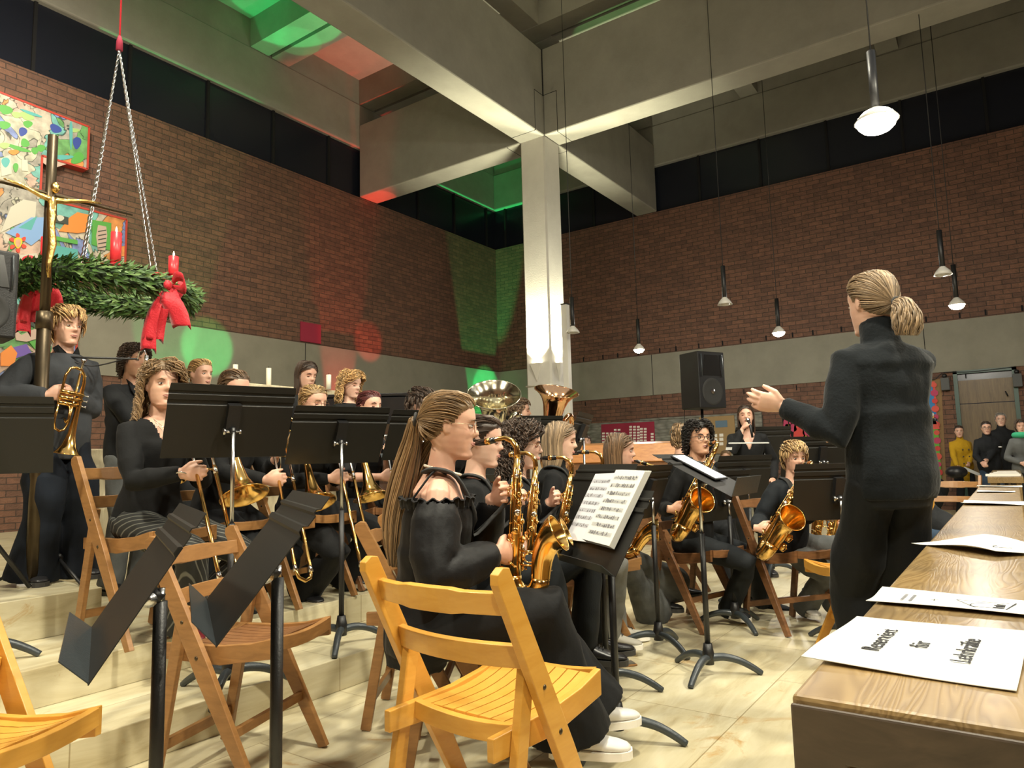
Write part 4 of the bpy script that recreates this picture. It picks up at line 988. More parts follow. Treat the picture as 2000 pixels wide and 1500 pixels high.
PEOPLE = {}
def person(key, label, px, py, d, phi, pose='sit', k=1.0, lv=None, hphi=None, pitch=0, roll=0, fem=True, skin='skin_fair', top='black_knit', trou='black_denim', hair=None,
           lh=None, rh=None, lcurl=.8, rcurl=.8, ldir=None, rdir=None, lth=None, rth=None, lpole=None, rpole=None, knees=None, ankles=None, leg_r=1.0, flare=0, shoe='shoe_black', sole='sole_dark', shoe_len=.27,
           glasses=None, closed=False, sleeve=1.0, collar=None, neck_open=None, vox=.006, lean=0, top_r=1.0, hem=-.14, detail=1, eyes=True, leg_end=.06, topvox=.009, group=None, sleeve_r=1.0, cat='person', arms=True, headonly=False, seated_z=None, scarf=None):
    rn = random.Random(sum(map(ord, key))); H = at(px, py, d); f = yaw_dir(phi); l = V((-f.y, f.x, 0)); U3 = V((0, 0, 1))
    hf = yaw_dir(hphi if hphi is not None else phi)
    # head matrix: x right, y forward, z up
    x = hf.cross(U3); Mh = Matrix((x, hf, U3)).transposed(); Mh = (Matrix.Rotation(math.radians(pitch), 3, x)) @ (Matrix.Rotation(math.radians(roll), 3, hf)) @ Mh
    Mh = Mh.to_4x4() @ Matrix.Scale(k, 4); hc = H - V((0, 0, .124 * k)); Mh.translation = hc
    nb = hc - V((0, 0, .152 * k)) - hf * .030 * k     # base of the neck
    if lv is None: lv = level(H.x, H.y)
    tl = .50 * k
    if pose == 'sit':
        hz = lv + (seated_z or .50) + .075 * k; vd = nb.z - hz; tl = max(tl, vd * 1.01); ln = math.acos(min(1, vd / tl)) if not lean else lean
        hip = nb - f * math.sin(ln) * tl; hip.z = hz
    else:
        hz = lv + .92 * k; hip = nb - f * lean * .3 + V((0, 0, 0)); hip.z = nb.z - .50 * k; hz = hip.z
    sp = (nb - hip); st = sp.length; su = sp / st; sf = (f - su * f.dot(su)).normalized()
    t = thing('person', V((hip.x, hip.y, lv)), 0, label, cat, group)
    info = dict(t=t, M=Mh, hip=hip, f=f, l=l, mouth=Mh @ V((0, .098, -.0595)), nb=nb, k=k, su=su); PEOPLE[key] = info
    fm = 1 if fem else 0
    TR = [(-.20, .120, .085), (-.10, .156 - .014 * (1 - fm), .103), (.0, .164 - .016 * (1 - fm), .110), (.12, .150, .105), (.33, .118 + .022 * (1 - fm), .090), (.52, .135 + .012 * (1 - fm), .105), (.68, .150 + .012 * (1 - fm), .112), (.82, .158 + .018 * (1 - fm), .098), (.91, .125 + .012 * (1 - fm), .080), (.97, .070, .060), (1.03, .050, .052)]
    def torso(mb, inf, t0, t1, wmul=1.0):
        R = []; m = 22
        for i in range(m + 1):
            tt = t0 + (t1 - t0) * i / m; w, dd = lerp_tab(TR, tt); w = w * k * wmul + inf; dd = dd * k * wmul + inf; c = hip + su * tt * st + sf * (.012 if .5 < tt < .8 else 0)
            R.append([c + l * w * math.copysign(abs(math.cos(a)) ** .85, math.cos(a)) + sf * dd * math.copysign(abs(math.sin(a)) ** .9, math.sin(a)) for a in [2 * PI * j / 24 for j in range(24)]])
        mb.loft(R)
    # joints
    J = {}
    for sd, sg in (('l', 1), ('r', -1)):
        sh = hip + su * st * .845 + l * sg * (.148 + .012 * (1 - fm)) * k
        tgt = lh if sd == 'l' else rh
        if tgt is None: tgt = sh + f * .12 + l * sg * .06 - U3 * .42 * k if pose != 'sit' else hip + f * .24 * k + l * sg * .10 + U3 * .10
        pole = lpole if sd == 'l' else rpole
        pole = V(pole) if pole is not None else (l * sg * .5 - U3 * 1 - f * .25)
        el, wr = ik(sh, tgt, .275 * k, .245 * k, pole); J[sd] = (sh, el, wr)
        info[sd + 'wrist'] = wr
    lg = {}
    for i, (sd, sg) in enumerate((('l', 1), ('r', -1))):
        hj = hip + l * sg * .085 * k - U3 * .01
        if pose == 'sit':
            kn = V(knees[i]) if knees else hip + f * .43 * k + l * sg * .13 * k + U3 * .0
            kn = hj + (kn - hj).normalized() * .43 * k
            an = V(ankles[i]) if ankles else V((kn.x, kn.y, lv + .085)) + f * .03
            if not knees: kn.z = max(kn.z, lv + .50)
            if ankles: kn, an = ik(hj, an, .43 * k, .42 * k, f * 1.0 + U3 * .9 + (kn - hj) * .0 + l * sg * .2)
        else:
            an = V(ankles[i]) if ankles else V((hj.x, hj.y, lv + .085)) + l * sg * .03; kn, an = ik(hj, an, (hj.z - lv - .08) * .505, (hj.z - lv - .08) * .505, f)
        lg[sd] = (hj, kn, an)
    # ---- body (one continuous mesh)
    b = MB(); b.palm_dir = None
    b.loft([[Mh @ p for p in r] for r in HR])
    for sg in (-1, 1): b.ball(Mh @ V((sg * .071, -.006, -.006)), (1, 1, 1), 10, Mh.to_3x3() @ Matrix.Rotation(sg * .30, 3, 'Z') @ Matrix.Diagonal((.0065, .017, .030)))
    nk = (.044 if fem else .053) * k
    b.tube([nb - su * .06 * k, nb, nb.lerp(hc, .45) - hf * .004, hc - V((0, 0, .045 * k)) - hf * .012], [nk * 1.5, nk * 1.12, nk, nk * .98], 16)
    if not headonly:
        torso(b, -.008, -.12, .985)
        for sd in 'lr':
            sh, el, wr = J[sd]
            b.tube([sh - (nb - sh).normalized() * -.05 * k, sh, sh.lerp(el, .5), el, el.lerp(wr, .3), wr], [.034 * k, .040 * k, .038 * k, .034 * k, .035 * k, .0235 * k], 12)
            D = (ldir if sd == 'l' else rdir); D = V(D) if D is not None else (wr - el).normalized() * .8 + f * .2
            Tt = (lth if sd == 'l' else rth); Tt = V(Tt) if Tt is not None else (U3 * .8 + f * .3 - l * (1 if sd == 'l' else -1) * .3)
            b.palm_dir = -l * (1 if sd == 'l' else -1) + f * -.2
            if pose != 'sit' and lh is None: pass
            if arms: hand_mb(b, wr, D, Tt, k * .98, lcurl if sd == 'l' else rcurl)
            hj, kn, an = lg[sd]; b.tube([hj, hj.lerp(kn, .5), kn, kn.lerp(an, .35), an], [.070 * k, .062 * k, .048 * k, .046 * k, .032 * k], 12)
    remesh(b, 'body', skin, vox * k, 2, t, .5)
    # ---- face
    def hp(x_, y_, z_): return Mh @ V((x_, y_, z_))
    if eyes:
        for sg in (-1, 1):
            q = MB(); q.ball(hp(sg * .0305, .0755, .0005), (1, 1, 1), 12, Mh.to_3x3() @ Matrix.Diagonal((.0125, .0075, .0042 if not closed else .0022))); e = q.build('eye', 'eye_white' if not closed else skin, t)
            q = MB(); q.ball(hp(sg * .0305, .0805, .0), (1, 1, 1), 10, Mh.to_3x3() @ Matrix.Diagonal((.0052, .0030, .0042 if not closed else .0008))); q.build('iris', 'iris', e)
            q = MB(); zz = .0045 if not closed else -.001; q.tube([hp(sg * .0175, .0775, zz - .003), hp(sg * .0305, .083, zz), hp(sg * .044, .075, zz - .002)], [.0009, .0013, .0009], 5); q.build('eyelashes', 'iris', t)
            q = MB(); q.tube([hp(sg * .015, .090, .0185), hp(sg * .031, .0885, .0245), hp(sg * .047, .077, .0195)], [.0016, .0026, .0012], 6, flat=1.0); q.build('eyebrow', hair_mats(hair['col'] if hair else 'brown')[0], t)
        q = MB()
        q.tube([hp(-.0215, .0815, -.0595), hp(-.008, .0945, -.0555), hp(0, .0945, -.057), hp(.008, .0945, -.0555), hp(.0215, .0815, -.0595)], [.0012, .0035, .0032, .0035, .0012], 6)
        q.tube([hp(-.0215, .0815, -.060), hp(-.008, .0935, -.0645), hp(.008, .0935, -.0645), hp(.0215, .0815, -.060)], [.0012, .0042, .0042, .0012], 6); q.build('lips', 'lips', t)
    if glasses:
        q = MB(); gm = 'glasses_metal' if glasses == 'metal' else 'glasses_dark'; gr = .0011 if glasses == 'metal' else .0019
        for sg in (-1, 1):
            C = [hp(sg * (.033 + .0225 * math.cos(a)), .097 - .008 * abs(math.cos(a) * .5 + .5 * 1), -.002 + .0195 * math.sin(a)) for a in [2 * PI * i / 20 for i in range(20)]]
            q.tube(C, gr, 5, closed=True); q.tube([hp(sg * .0555, .090, .004), hp(sg * .072, .06, .006), hp(sg * .076, .0, .004), hp(sg * .074, -.012, -.008)], gr, 5)
        q.tube([hp(-.0105, .097, .002), hp(0, .103, .005), hp(.0105, .097, .002)], gr, 5); q.build('glasses', gm, t)
    # ---- hair
    if hair:
        h = dict(hair); st_ = h.pop('style'); col = h.pop('col'); make_hair(Mh, st_, col, rn, t, **h)
    if headonly: return info
    # ---- top
    c = MB(); inf = .010 * top_r
    torso(c, inf, hem, .955 if not collar else .97)
    for sd in 'lr':
        sh, el, wr = J[sd]; e2 = el.lerp(wr, sleeve * 1.0 - .04) if sleeve >= .5 else sh.lerp(el, sleeve * 2)
        r_ = sleeve_r
        sh0 = sh + (nb - sh) * .45 - su * .02
        if sleeve >= .5: P, Rr = [sh0, sh, sh.lerp(el, .35), sh.lerp(el, .75), el, el.lerp(e2, .35), el.lerp(e2, .7), e2], [.050, .056, .054 * r_, .052 * r_, .050 * r_, .048 * r_, .042 * r_, .034 * (.5 + .5 * r_)]
        else: P, Rr = [sh0, sh, e2], [.055, .060, .055]
        c.tube(P, [x_ * k for x_ in Rr], 14)
    if collar == 'turtle':
        c.tube([nb - su * .03, nb + (hc - nb) * .38, nb + (hc - nb) * .50], [nk * 1.35, nk * 1.17, nk * 1.15], 16)
    kp = None
    if neck_open:
        no, kd = neck_open, k
        def kp(co):
            r = co - nb; u, yy, xx = r.dot(su), r.dot(sf), abs(r.dot(l))
            if no == 'v': return not (yy > .0 and u > -.20 * kd and xx < (.075 * kd) * (1 + (u + .02) / (.18 * kd)) and u > -.19 * kd) and not (u > -.030 and xx < .075)
            if no == 'scoop': return not (yy > -.02 and u > -.075 * kd and xx < .085 * kd) and not (u > -.03 and xx < .07)
            if no == 'shoulder':
                return not (u > -.105 * kd and True)
            return True
    remesh(c, 'sweater' if top not in ('tux',) else 'jacket', top if top != 'tux' else 'charcoal', topvox * k, 4, t, .5, folds(rn.random() * 9, .0075), kp)
    # ---- trousers
    c = MB(); torso(c, .012 if fem else .004, -.22, .16 if hem > -.13 else .03)
    for sd in 'lr':
        hj, kn, an = lg[sd]; r0 = leg_r; fl = flare
        en = kn.lerp(an, 1.0); en = en - V((0, 0, .0)) if pose == 'sit' else en
        en = V((an.x, an.y, lv + leg_end)) if (an.z - lv) < .2 else an
        P = [hj + (hj - kn).normalized() * -.0, hj.lerp(kn, .35), hj.lerp(kn, .7), kn, kn.lerp(en, .25), kn.lerp(en, .6), kn.lerp(en, .85), en]
        Rr = [.095 - .013 * (1 - fm), .090 - .010 * (1 - fm), .080, .070, .066, .064 + fl * .5, .066 + fl * .8, .068 + fl]
        c.tube(P, [x_ * k * (r0 if i_ > 1 else 1) for i_, x_ in enumerate(Rr)], 16)
    remesh(c, 'trousers', trou, topvox * k, 4, t, .5, folds(rn.random() * 9 + 4, .008, 7))
    # ---- shoes
    for i, sd in enumerate('lr'):
        hj, kn, an = lg[sd]; sf2 = (f * 1.0 + l * (.22 if sd == 'l' else -.22)).normalized(); lt = V((-sf2.y, sf2.x, 0)); a0 = V((an.x, an.y, an.z - .085))
        q = MB(); Lc = shoe_len * k
        for nm_, mat_, rows in (('shoe', shoe, None),):
            R = []
            for u, w, h0, h1 in ((-.24, .026, .03, .075), (-.20, .034, .018, .10), (-.08, .038, .018, .112), (.08, .038, .018, .105), (.26, .042, .018, .080), (.45, .047, .018, .062), (.62, .044, .018, .052), (.72, .030, .020, .044), (.76, .014, .026, .036)):
                R.append([a0 + sf2 * u * Lc + lt * (w * k * math.cos(aa)) + U3 * ((h0 + h1) / 2 + (h1 - h0) / 2 * math.sin(aa)) * k for aa in [2 * PI * j / 14 for j in range(14)]])
            q.loft(R); 
        so = q.build('shoe', shoe, t)
        q = MB(); R = []
        for u, w in ((-.25, .022), (-.21, .036), (-.05, .038), (.10, .038), (.28, .044), (.48, .050), (.64, .046), (.74, .032), (.78, .014)):
            c0 = a0 + sf2 * u * Lc; R.append([c0 - lt * w * k, c0 + lt * w * k, c0 + lt * w * k + U3 * .026 * k, c0 - lt * w * k + U3 * .026 * k])
        q.loft(R, smooth=False); q.build('sole', sole, so)
        q = MB()
        for j in range(4): cc = a0 + sf2 * (.14 + .07 * j) * Lc + U3 * (.100 - .009 * j) * k; q.tube([cc - lt * .02 * k, cc + U3 * .006, cc + lt * .02 * k], .0028, 5)
        q.build('laces', 'rubber' if shoe != 'shoe_white' else 'paper_warm', so)
    return info
# ------------------------------------------------------------------ instruments
def sax(tip, down, fwd_, label, s=S * .95, mat='brass', body='brass'):
    """alto saxophone whose mouthpiece tip is at 'tip'; 'down' = axis of the body tube, fwd_ = side the bell is on"""
    z = -V(down).normalized(); Mx = frame((0, 0, 0), z, fwd_) @ Matrix.Scale(s, 4); loc = V(tip) - Mx @ V((0, -.165, .052)); Mx.translation = loc
    t = thing('saxophone', loc, 0, label, 'saxophone', 'alto saxophones'); g = lambda *p: Mx @ V(p)
    def tb(name, P, R, m, n=14, par=t, cl=False):
        k = MB(); k.tube([g(*p) for p in P], [r * s for r in R] if hasattr(R, '__len__') else R * s, n, closed=cl); return k.build(name, m, par)
    tb('body_tube', [(0, 0, .005), (0, 0, -.10), (0, 0, -.25), (0, 0, -.42)], [.0125, .017, .024, .031], body, 18)
    P = [(0, .052 - .052 * math.cos(a), -.42 - .062 * math.sin(a)) for a in [PI * i / 10 for i in range(11)]]
    tb('bow', P, [.031 + .0004 * i for i in range(11)], body, 18)
    P = [(0, .104, -.42), (0, .105, -.39), (0, .108, -.355), (0, .114, -.325), (0, .125, -.297), (0, .141, -.275), (0, .156, -.262), (0, .166, -.256)]; R = [.035, .0365, .039, .0425, .048, .056, .0645, .068]
    k = MB(); k.tube([g(*p) for p in P], [r * s for r in R], 28, cap=False); k.tube([g(*p) for p in P], [(r - .0025) * s for r in R], 28, cap=False); be = k.build('bell', body, t)
    k = MB(); e = g(0, .166, -.256); Mr = Mx.to_3x3(); ax = (Mr @ V((0, .86, .50))).normalized(); u = ax.cross(Mr @ V((1, 0, 0))).normalized(); w = ax.cross(u)
    k.tube([e + (u * math.cos(a) + w * math.sin(a)) * .068 * s for a in [2 * PI * i / 28 for i in range(28)]], .0028 * s, 6, closed=True); k.build('bell_rim', mat, be)
    tb('neck', [(0, 0, .0), (0, 0, .022), (0, -.004, .046), (0, -.022, .068), (0, -.05, .078), (0, -.085, .072), (0, -.10, .068)], [.0125, .012, .0115, .0105, .0098, .009, .0085], mat)
    tb('mouthpiece', [(0, -.088, .0705), (0, -.12, .063), (0, -.15, .0565), (0, -.167, .051)], [.0115, .0125, .010, .0045], 'ebonite', 12)
    tb('ligature', [(0, -.108, .066), (0, -.128, .0615)], [.0135, .0130], mat, 12)
    rn = random.Random(5)
    # long key rods with posts
    for j, (x, y, z0, z1) in enumerate(((.022, .006, -.03, -.38), (.027, -.008, -.06, -.40), (-.024, .004, -.04, -.30), (-.030, .010, -.12, -.41), (.016, .022, -.05, -.24), (-.012, .024, -.20, -.40))):
        k = MB(); k.tube([g(x, y, z0), g(x * 1.28, y * 1.2, z1)], .0021 * s, 6)
        for q in range(5): zz = z0 + (z1 - z0) * q / 4; xx, yy = x * (1 + .28 * q / 4), y * (1 + .2 * q / 4); k.tube([g(xx, yy, zz), g(xx * .6, yy * .6, zz)], .002 * s, 5); k.ball(g(xx, yy, zz), .0036 * s, 6)
        k.build('key_rod', mat, t)
    for j in range(11):
        zz = -.06 - j * .033; r = .0085 + j * .0009; rr = .0135 + .0185 * (-zz) / .42; a = (.9 if j % 2 else .35) + (j % 3) * .25
        c = V((rr * math.cos(a) * (1 if j < 7 else -1), rr * math.sin(a), 0)); n_ = Mr @ c.normalized(); p = g(c.x, c.y, zz)
        k = MB(); k.tube([p, p + n_ * .009 * s, p + n_ * .0115 * s], [r * s, r * s, r * .75 * s], 14); k.ball(p + n_ * .0125 * s, .0038 * s, 6); k.build('key', mat if j % 4 else 'silver', t)
    for zz, yy in ((-.345, .108), (-.40, .104)):
        p = g(-.045, yy, zz); n_ = Mr @ V((-1, .1, 0)); n_.normalize(); k = MB(); k.tube([p - n_ * .004, p + n_ * .010 * s, p + n_ * .013 * s], [.021 * s, .021 * s, .016 * s], 16); k.build('key', mat, t)
        k = MB()
        for a0 in (0, 2.1, 4.2): q = p + (Mr @ V((0, math.cos(a0), math.sin(a0)))) * .026 / S; k.tube([q, q + n_ * .02 * s, p + n_ * .024 * s], .0018 * s, 5)
        k.build('key_guard', mat, t)
    for j in range(16):
        a = rn.random() * 2 * PI; zz = -.05 - .36 * rn.random(); rr = .016 + .020 * (-zz) / .42; p = g(rr * math.cos(a), rr * math.sin(a), zz); q = g(rr * 1.45 * math.cos(a + .5), rr * 1.45 * math.sin(a + .5), zz - .018)
        k = MB(); k.tube([p, g(rr * 1.5 * math.cos(a), rr * 1.5 * math.sin(a), zz), q], .0024 * s, 5); k.ball(q, .0045 * s, 6); k.build('key_lever', mat, t)
    k = MB(); 
    for zz in (-.33, -.38): k.tube([g(0, .020, zz), g(0, .074, zz)], .004 * s, 6)
    k.tube([g(.012, .062 + .018 * math.cos(a), -.35 + .018 * math.sin(a)) for a in [2 * PI * i / 12 for i in range(12)]], .003 * s, 5, closed=True); k.build('bell_brace', mat, t)
    info = dict(M=Mx, t=t, up_hand=g(-.02, -.055, -.12), lo_hand=g(.02, -.055, -.31)); return info
def strap(P, sx, label='neck strap'):
    """black strap from the shoulders to the ring on the saxophone (part of the player)"""
    nb, su, l, f, k = P['nb'], P['su'], P['l'], P['f'], P['k']; r = sx['M'] @ V((0, -.022, -.14)); mb = MB()
    for sg in (1, -1):
        a = [nb + l * sg * .055 * k - f * .055 - su * .01, nb + l * sg * .085 * k - f * .02 + su * .0, nb + l * sg * .085 * k + f * .055 * k - su * .03, nb + l * sg * .065 * k + f * .128 * k - su * .15, nb + l * sg * .03 + f * .14 * k - su * .24]
        mb.tube(catmull(a + [r + (nb + f * .15 - su * .26 - r) * .4, r], 4), [.023 if i < 14 else .008 for i in range(25)], 8, flat=.34, ref=(0, 0, 1))
    o = mb.build('strap', 'rubber', P['t']); return o
def trombone(tip, dirv, leftv, label, s=S, ext=.02, mat='brass', bk=.5):
    D = V(dirv).normalized(); Lf = V(leftv); Lf = (Lf - D * Lf.dot(D)).normalized(); Mx = frame(tip, D, Lf) @ Matrix.Scale(s, 4); g = lambda *p: Mx @ V(p)   # z along slide, y to the left
    t = thing('trombone', tip, 0, label, 'trombone', 'trombones')
    def tb(name, P, R, m, n=10): k = MB(); k.tube([g(*p) for p in P], [r * s for r in R] if hasattr(R, '__len__') else R * s, n); return k.build(name, m, t)
    tb('mouthpiece', [(0, 0, .0), (0, 0, .012), (0, 0, .03), (0, 0, .085)], [.0135, .012, .006, .005], 'silver', 14)
    tb('inner_slide', [(0, 0, .07), (0, 0, .60)], .0068, 'silver'); tb('inner_slide', [(0, .088, .10), (0, .088, .60)], .0068, 'silver')
    e = .72 + ext; tb('outer_slide', [(0, 0, .20 + ext), (0, 0, e), (0, .012, e + .03), (0, .044, e + .046), (0, .076, e + .03), (0, .088, e), (0, .088, .20 + ext)], .0086, mat, 12)
    for z in (e - .03, .21 + ext): tb('slide_ferrule', [(0, 0, z), (0, 0, z + .03)], .0105, 'silver'); tb('slide_ferrule', [(0, .088, z), (0, .088, z + .03)], .0105, 'silver')
    tb('slide_brace', [(0, 0, .22 + ext), (0, .088, .22 + ext)], .005, mat); tb('bell_brace', [(0, 0, .12), (0, .088, .12)], .006, mat)
    y2 = .20; tb('tuning_slide', [(0, .088, .14), (0, .088, -.14 * bk), (0, .10, -.14 * bk - .045), (0, .144, -.14 * bk - .065), (0, .188, -.14 * bk - .045), (0, y2, -.14 * bk), (0, y2, 0)], [.008, .0085, .009, .009, .0095, .010, .011], mat, 12)
    P = [(0, y2, 0.0), (0, y2, .12), (0, y2, .22), (0, y2, .29), (0, y2, .33), (0, y2, .355), (0, y2, .366)]; R = [.011, .015, .023, .036, .056, .082, .104]
    k = MB(); k.tube([g(*p) for p in P], [r * s for r in R], 32, cap=False); k.tube([g(*p) for p in P], [(r - .002) * s for r in R], 32, cap=False)
    k.tube([g(.104 * math.cos(a), y2 + .104 * math.sin(a), .366) for a in [2 * PI * i / 32 for i in range(32)]], .0022 * s, 6, closed=True); k.build('bell', mat, t)
    tb('cross_brace', [(0, .088, .05), (0, y2 - .01, .05)], .005, mat); tb('cross_brace', [(0, .088, -.05), (0, y2, -.05)], .005, mat)
    return dict(M=Mx, t=t, lh=g(0, .03, .09), rh=g(0, .02, .24 + ext))
def trumpet(tip, dirv, sidev, label, s=S):
    Mx = frame(tip, dirv, sidev) @ Matrix.Scale(s, 4); g = lambda *p: Mx @ V(p); t = thing('trumpet', tip, 0, label, 'trumpet')
    def tb(name, P, R, m='brass', n=12, cap=True): k = MB(); k.tube([g(*p) for p in P], [r * s for r in R] if hasattr(R, '__len__') else R * s, n, cap=cap); return k.build(name, m, t)
    tb('mouthpiece', [(0, 0, 0), (0, 0, .01), (0, 0, .022), (0, 0, .08)], [.0135, .012, .006, .0055], 'silver', 14)
    tb('lead_pipe', [(0, 0, .075), (0, 0, .33), (0, .012, .365), (0, .035, .375), (0, .058, .365), (0, .07, .33), (0, .07, .20)], .0062)
    P = [(0, .07, .20), (0, .07, .10), (0, .055, .06), (0, .03, .05), (0, .0, .055), (0, -.022, .08), (0, -.03, .12), (0, -.03, .28), (0, -.03, .38), (0, -.03, .44), (0, -.03, .47), (0, -.03, .482)]
    tb('bell', P, [.006, .0065, .007, .007, .0075, .008, .0085, .0125, .019, .033, .052, .062], 'brass', 28, False)
    k = MB(); k.tube([g(.062 * math.cos(a), -.03 + .062 * math.sin(a), .482) for a in [2 * PI * i / 28 for i in range(28)]], .002 * s, 6, closed=True); k.build('bell_rim', 'brass', t)
    for i in range(3):
        z = .18 + i * .028; tb('valve', [(0, -.04, z), (0, .075, z)], .0115); tb('valve_button', [(0, -.042, z), (0, -.062, z), (0, -.066, z)], [.003, .003, .008], 'silver')
    tb('valve_slide', [(.01, .03, .236), (.035, .03, .26), (.045, .03, .31), (.03, .03, .33), (.01, .03, .31)], .005)
    return dict(M=Mx, t=t, grip=g(0, .02, .20))
def tuba(rim, up, fwd_, label, mat='brass', s=S, mouth=None):
    """rim = centre of the bell mouth; up = bell axis"""
    z = V(up).normalized(); Mx = frame((0, 0, 0), z, fwd_) @ Matrix.Scale(s, 4); loc = V(rim) - Mx @ V((0, 0, .0)); Mx.translation = loc; g = lambda *p: Mx @ V(p)
    t = thing('tuba', loc, 0, label, 'tuba', 'tubas')
    P = [(0, 0, -.62), (0, 0, -.45), (0, 0, -.32), (0, 0, -.22), (0, 0, -.14), (0, 0, -.08), (0, 0, -.035), (0, 0, -.01), (0, 0, 0)]; R = [.050, .062, .074, .085, .100, .122, .156, .19, .200]
    k = MB(); k.tube([g(*p) for p in P], [r * s for r in R], 40, cap=False); k.tube([g(*p) for p in P], [(r - .003) * s for r in R], 40, cap=False); k.tube([g(.2 * math.cos(a), .2 * math.sin(a), 0) for a in [2 * PI * i / 40 for i in range(40)]], .004 * s, 6, closed=True); k.build('bell', mat, t)
    def tb(name, P, R, n=14, m=mat): k = MB(); k.tube([g(*p) for p in P], [r * s for r in R] if hasattr(R, '__len__') else R * s, n); return k.build(name, m, t)
    P = [(0, 0, -.60), (.0, 0, -.66)] + [(-.12 + .12 * math.cos(a), 0, -.66 - .11 * math.sin(a)) for a in [PI * i / 8 for i in range(1, 9)]] + [(-.24, 0, -.45), (-.23, 0, -.36)]; tb('bottom_bow', catmull(P, 3), [.050 - .018 * i / (3 * (len(P) - 1)) for i in range(3 * (len(P) - 1) + 1)], 18)
    P = [(-.23, 0, -.37), (-.22, .0, -.28), (-.17, .02, -.23), (-.11, .05, -.27), (-.10, .06, -.40), (-.10, .06, -.55)]; tb('outer_branch', catmull(P, 4), [.032 - .014 * i / 20 for i in range(21)], 14)
    for i in range(4): tb('valve', [(-.16 + i * .034, .09, -.56), (-.16 + i * .034, .09, -.42)], .014); tb('valve_button', [(-.16 + i * .034, .09, -.42), (-.16 + i * .034, .09, -.40), (-.16 + i * .034, .09, -.396)], [.004, .004, .010], 8, 'silver')
    for i in range(3): y = .075 + .012 * i; tb('tubing', catmull([(-.16 + i * .03, y, -.52), (-.20, y + .02, -.62), (-.12, y + .03, -.68), (-.05 + i * .01, y + .01, -.60), (-.08, y, -.50)], 4), .009, 8)
    if mouth is not None:
        a = V(mouth); e = g(-.10, .06, -.38); dr = (e - a).normalized(); k = MB(); k.tube(catmull([a + dr * .05, a + dr * .16 + V((0, 0, .01)), e + V((0, 0, .06)), e], 5), [.006 + .0008 * i / 2 for i in range(16)], 10); k.build('lead_pipe', mat, t)
        k = MB(); k.tube([a + dr * .0, a + dr * .015, a + dr * .035, a + dr * .07], [.019, .018, .008, .006], 14); k.build('mouthpiece', 'silver', t)
    return dict(M=Mx, t=t)
# ------------------------------------------------------------------ the players
UZ = V((0, 0, 1))
def mouth_of(px, py, d, hphi, k=1.0, pitch=0, roll=0):
    H = at(px, py, d); hf = yaw_dir(hphi); x = hf.cross(UZ); M = Matrix((x, hf, UZ)).transposed()
    M = (Matrix.Rotation(math.radians(pitch), 3, x)) @ (Matrix.Rotation(math.radians(roll), 3, hf)) @ M
    M = M.to_4x4() @ Matrix.Scale(k, 4); M.translation = H - V((0, 0, .124 * k)); return M @ V((0, .100, -.0595))
def sax_player(key, label, slabel, px, py, d, phi, hphi, k=1.0, pitch=0, down=None, fwd_=None, s=S * .92, st=True, **kw):
    mth = mouth_of(px, py, d, hphi, k, pitch); dn = V(down) if down is not None else -UZ - yaw_dir(phi) * .15
    sx = sax(mth, dn, fwd_ if fwd_ is not None else yaw_dir(phi), slabel, s); Mx = sx['M']; f = yaw_dir(phi); l = V((-f.y, f.x, 0))
    lw = Mx @ V((.0, -.04, -.13)) + l * .085 - f * .035 - UZ * .02; rw = Mx @ V((0, -.03, -.33)) - l * .085 - f * .04 - UZ * .0
    P = person(key, label, px, py, d, phi, 'sit', k, hphi=hphi, pitch=pitch, lh=lw, rh=rw, ldir=(-l * .75 + f * .55 + UZ * .3), rdir=(l * .7 + f * .6 - UZ * .1), lth=UZ, rth=UZ, lcurl=.75, rcurl=.7, cat='person', **kw)
    if st: strap(P, sx)
    return P, sx
def trombonist(key, label, tlabel, px, py, d, phi, hphi, k, pitch, tip, end, endd, leftv=None, seat=True, **kw):
    tp = at(*tip) if tip is not None else mouth_of(px, py, d, hphi, k, pitch); e = at(end[0], end[1], endd); f = yaw_dir(phi); l = V((-f.y, f.x, 0))
    tr = trombone(tp, e - tp, leftv if leftv is not None else l, tlabel); D = (e - tp).normalized(); Mx = tr['M']
    lw = tr['lh'] + l * .03 - f * .06 - UZ * .05; rw = tr['rh'] - l * .06 - f * .06 
    return person(key, label, px, py, d, phi, 'sit', k, hphi=hphi, pitch=pitch, lh=lw, rh=rw, ldir=(f * .7 - l * .4 + UZ * .5), rdir=(f * .75 + l * .5), lth=UZ, rth=UZ, lcurl=.8, rcurl=.9, cat='person', **kw), tr
def seat_for(P, kind, label, dphi=0, back=.02):
    h, f = P['hip'], P['f']; phi = math.degrees(math.atan2(f.y, f.x) - A0) + dphi; x, y = h.x + f.x * .04, h.y + f.y * .04
    return chair(kind, x, y, phi, label, P['t'].location.z)

# front saxophone row
P, sx = sax_player('ponytail', 'person with long light-brown ponytail and off-shoulder black blouse playing a saxophone', 'brass alto saxophone held by the ponytailed player nearest the viewer',
    876, 762, 2.58, 6, 4, 1.03, -6, down=-UZ * 1 - IR * .06, fwd_=yaw_dir(-18), s=S * .86, top='black_velvet', trou='black_cotton', skin='skin_fair', glasses='metal', vox=.0045, topvox=.008, neck_open='shoulder', sleeve_r=1.45,
    hair=dict(style='pony', col='ltbrown', tie=(.0, -.118, .012), n=420, r0=.0042), flare=.05, leg_r=1.2, shoe='shoe_white', sole='paper_warm', closed=False, top_r=1.1,
    knees=[at(1100, 1185, 2.55), at(1120, 1195, 2.2)], ankles=[at(1150, 1380, 2.72), at(1110, 1425, 2.45)])
a = atz(775, 1042, .8 * S); f_ = yaw_dir(3); l_ = yaw_dir(93); q_ = a + l_ * .205 * S + f_ * .255 * S; chair('t', q_.x, q_.y, 3, 'dark brown folding chair under the ponytailed saxophone player', 0)
M = P['M']; rn = random.Random(4)
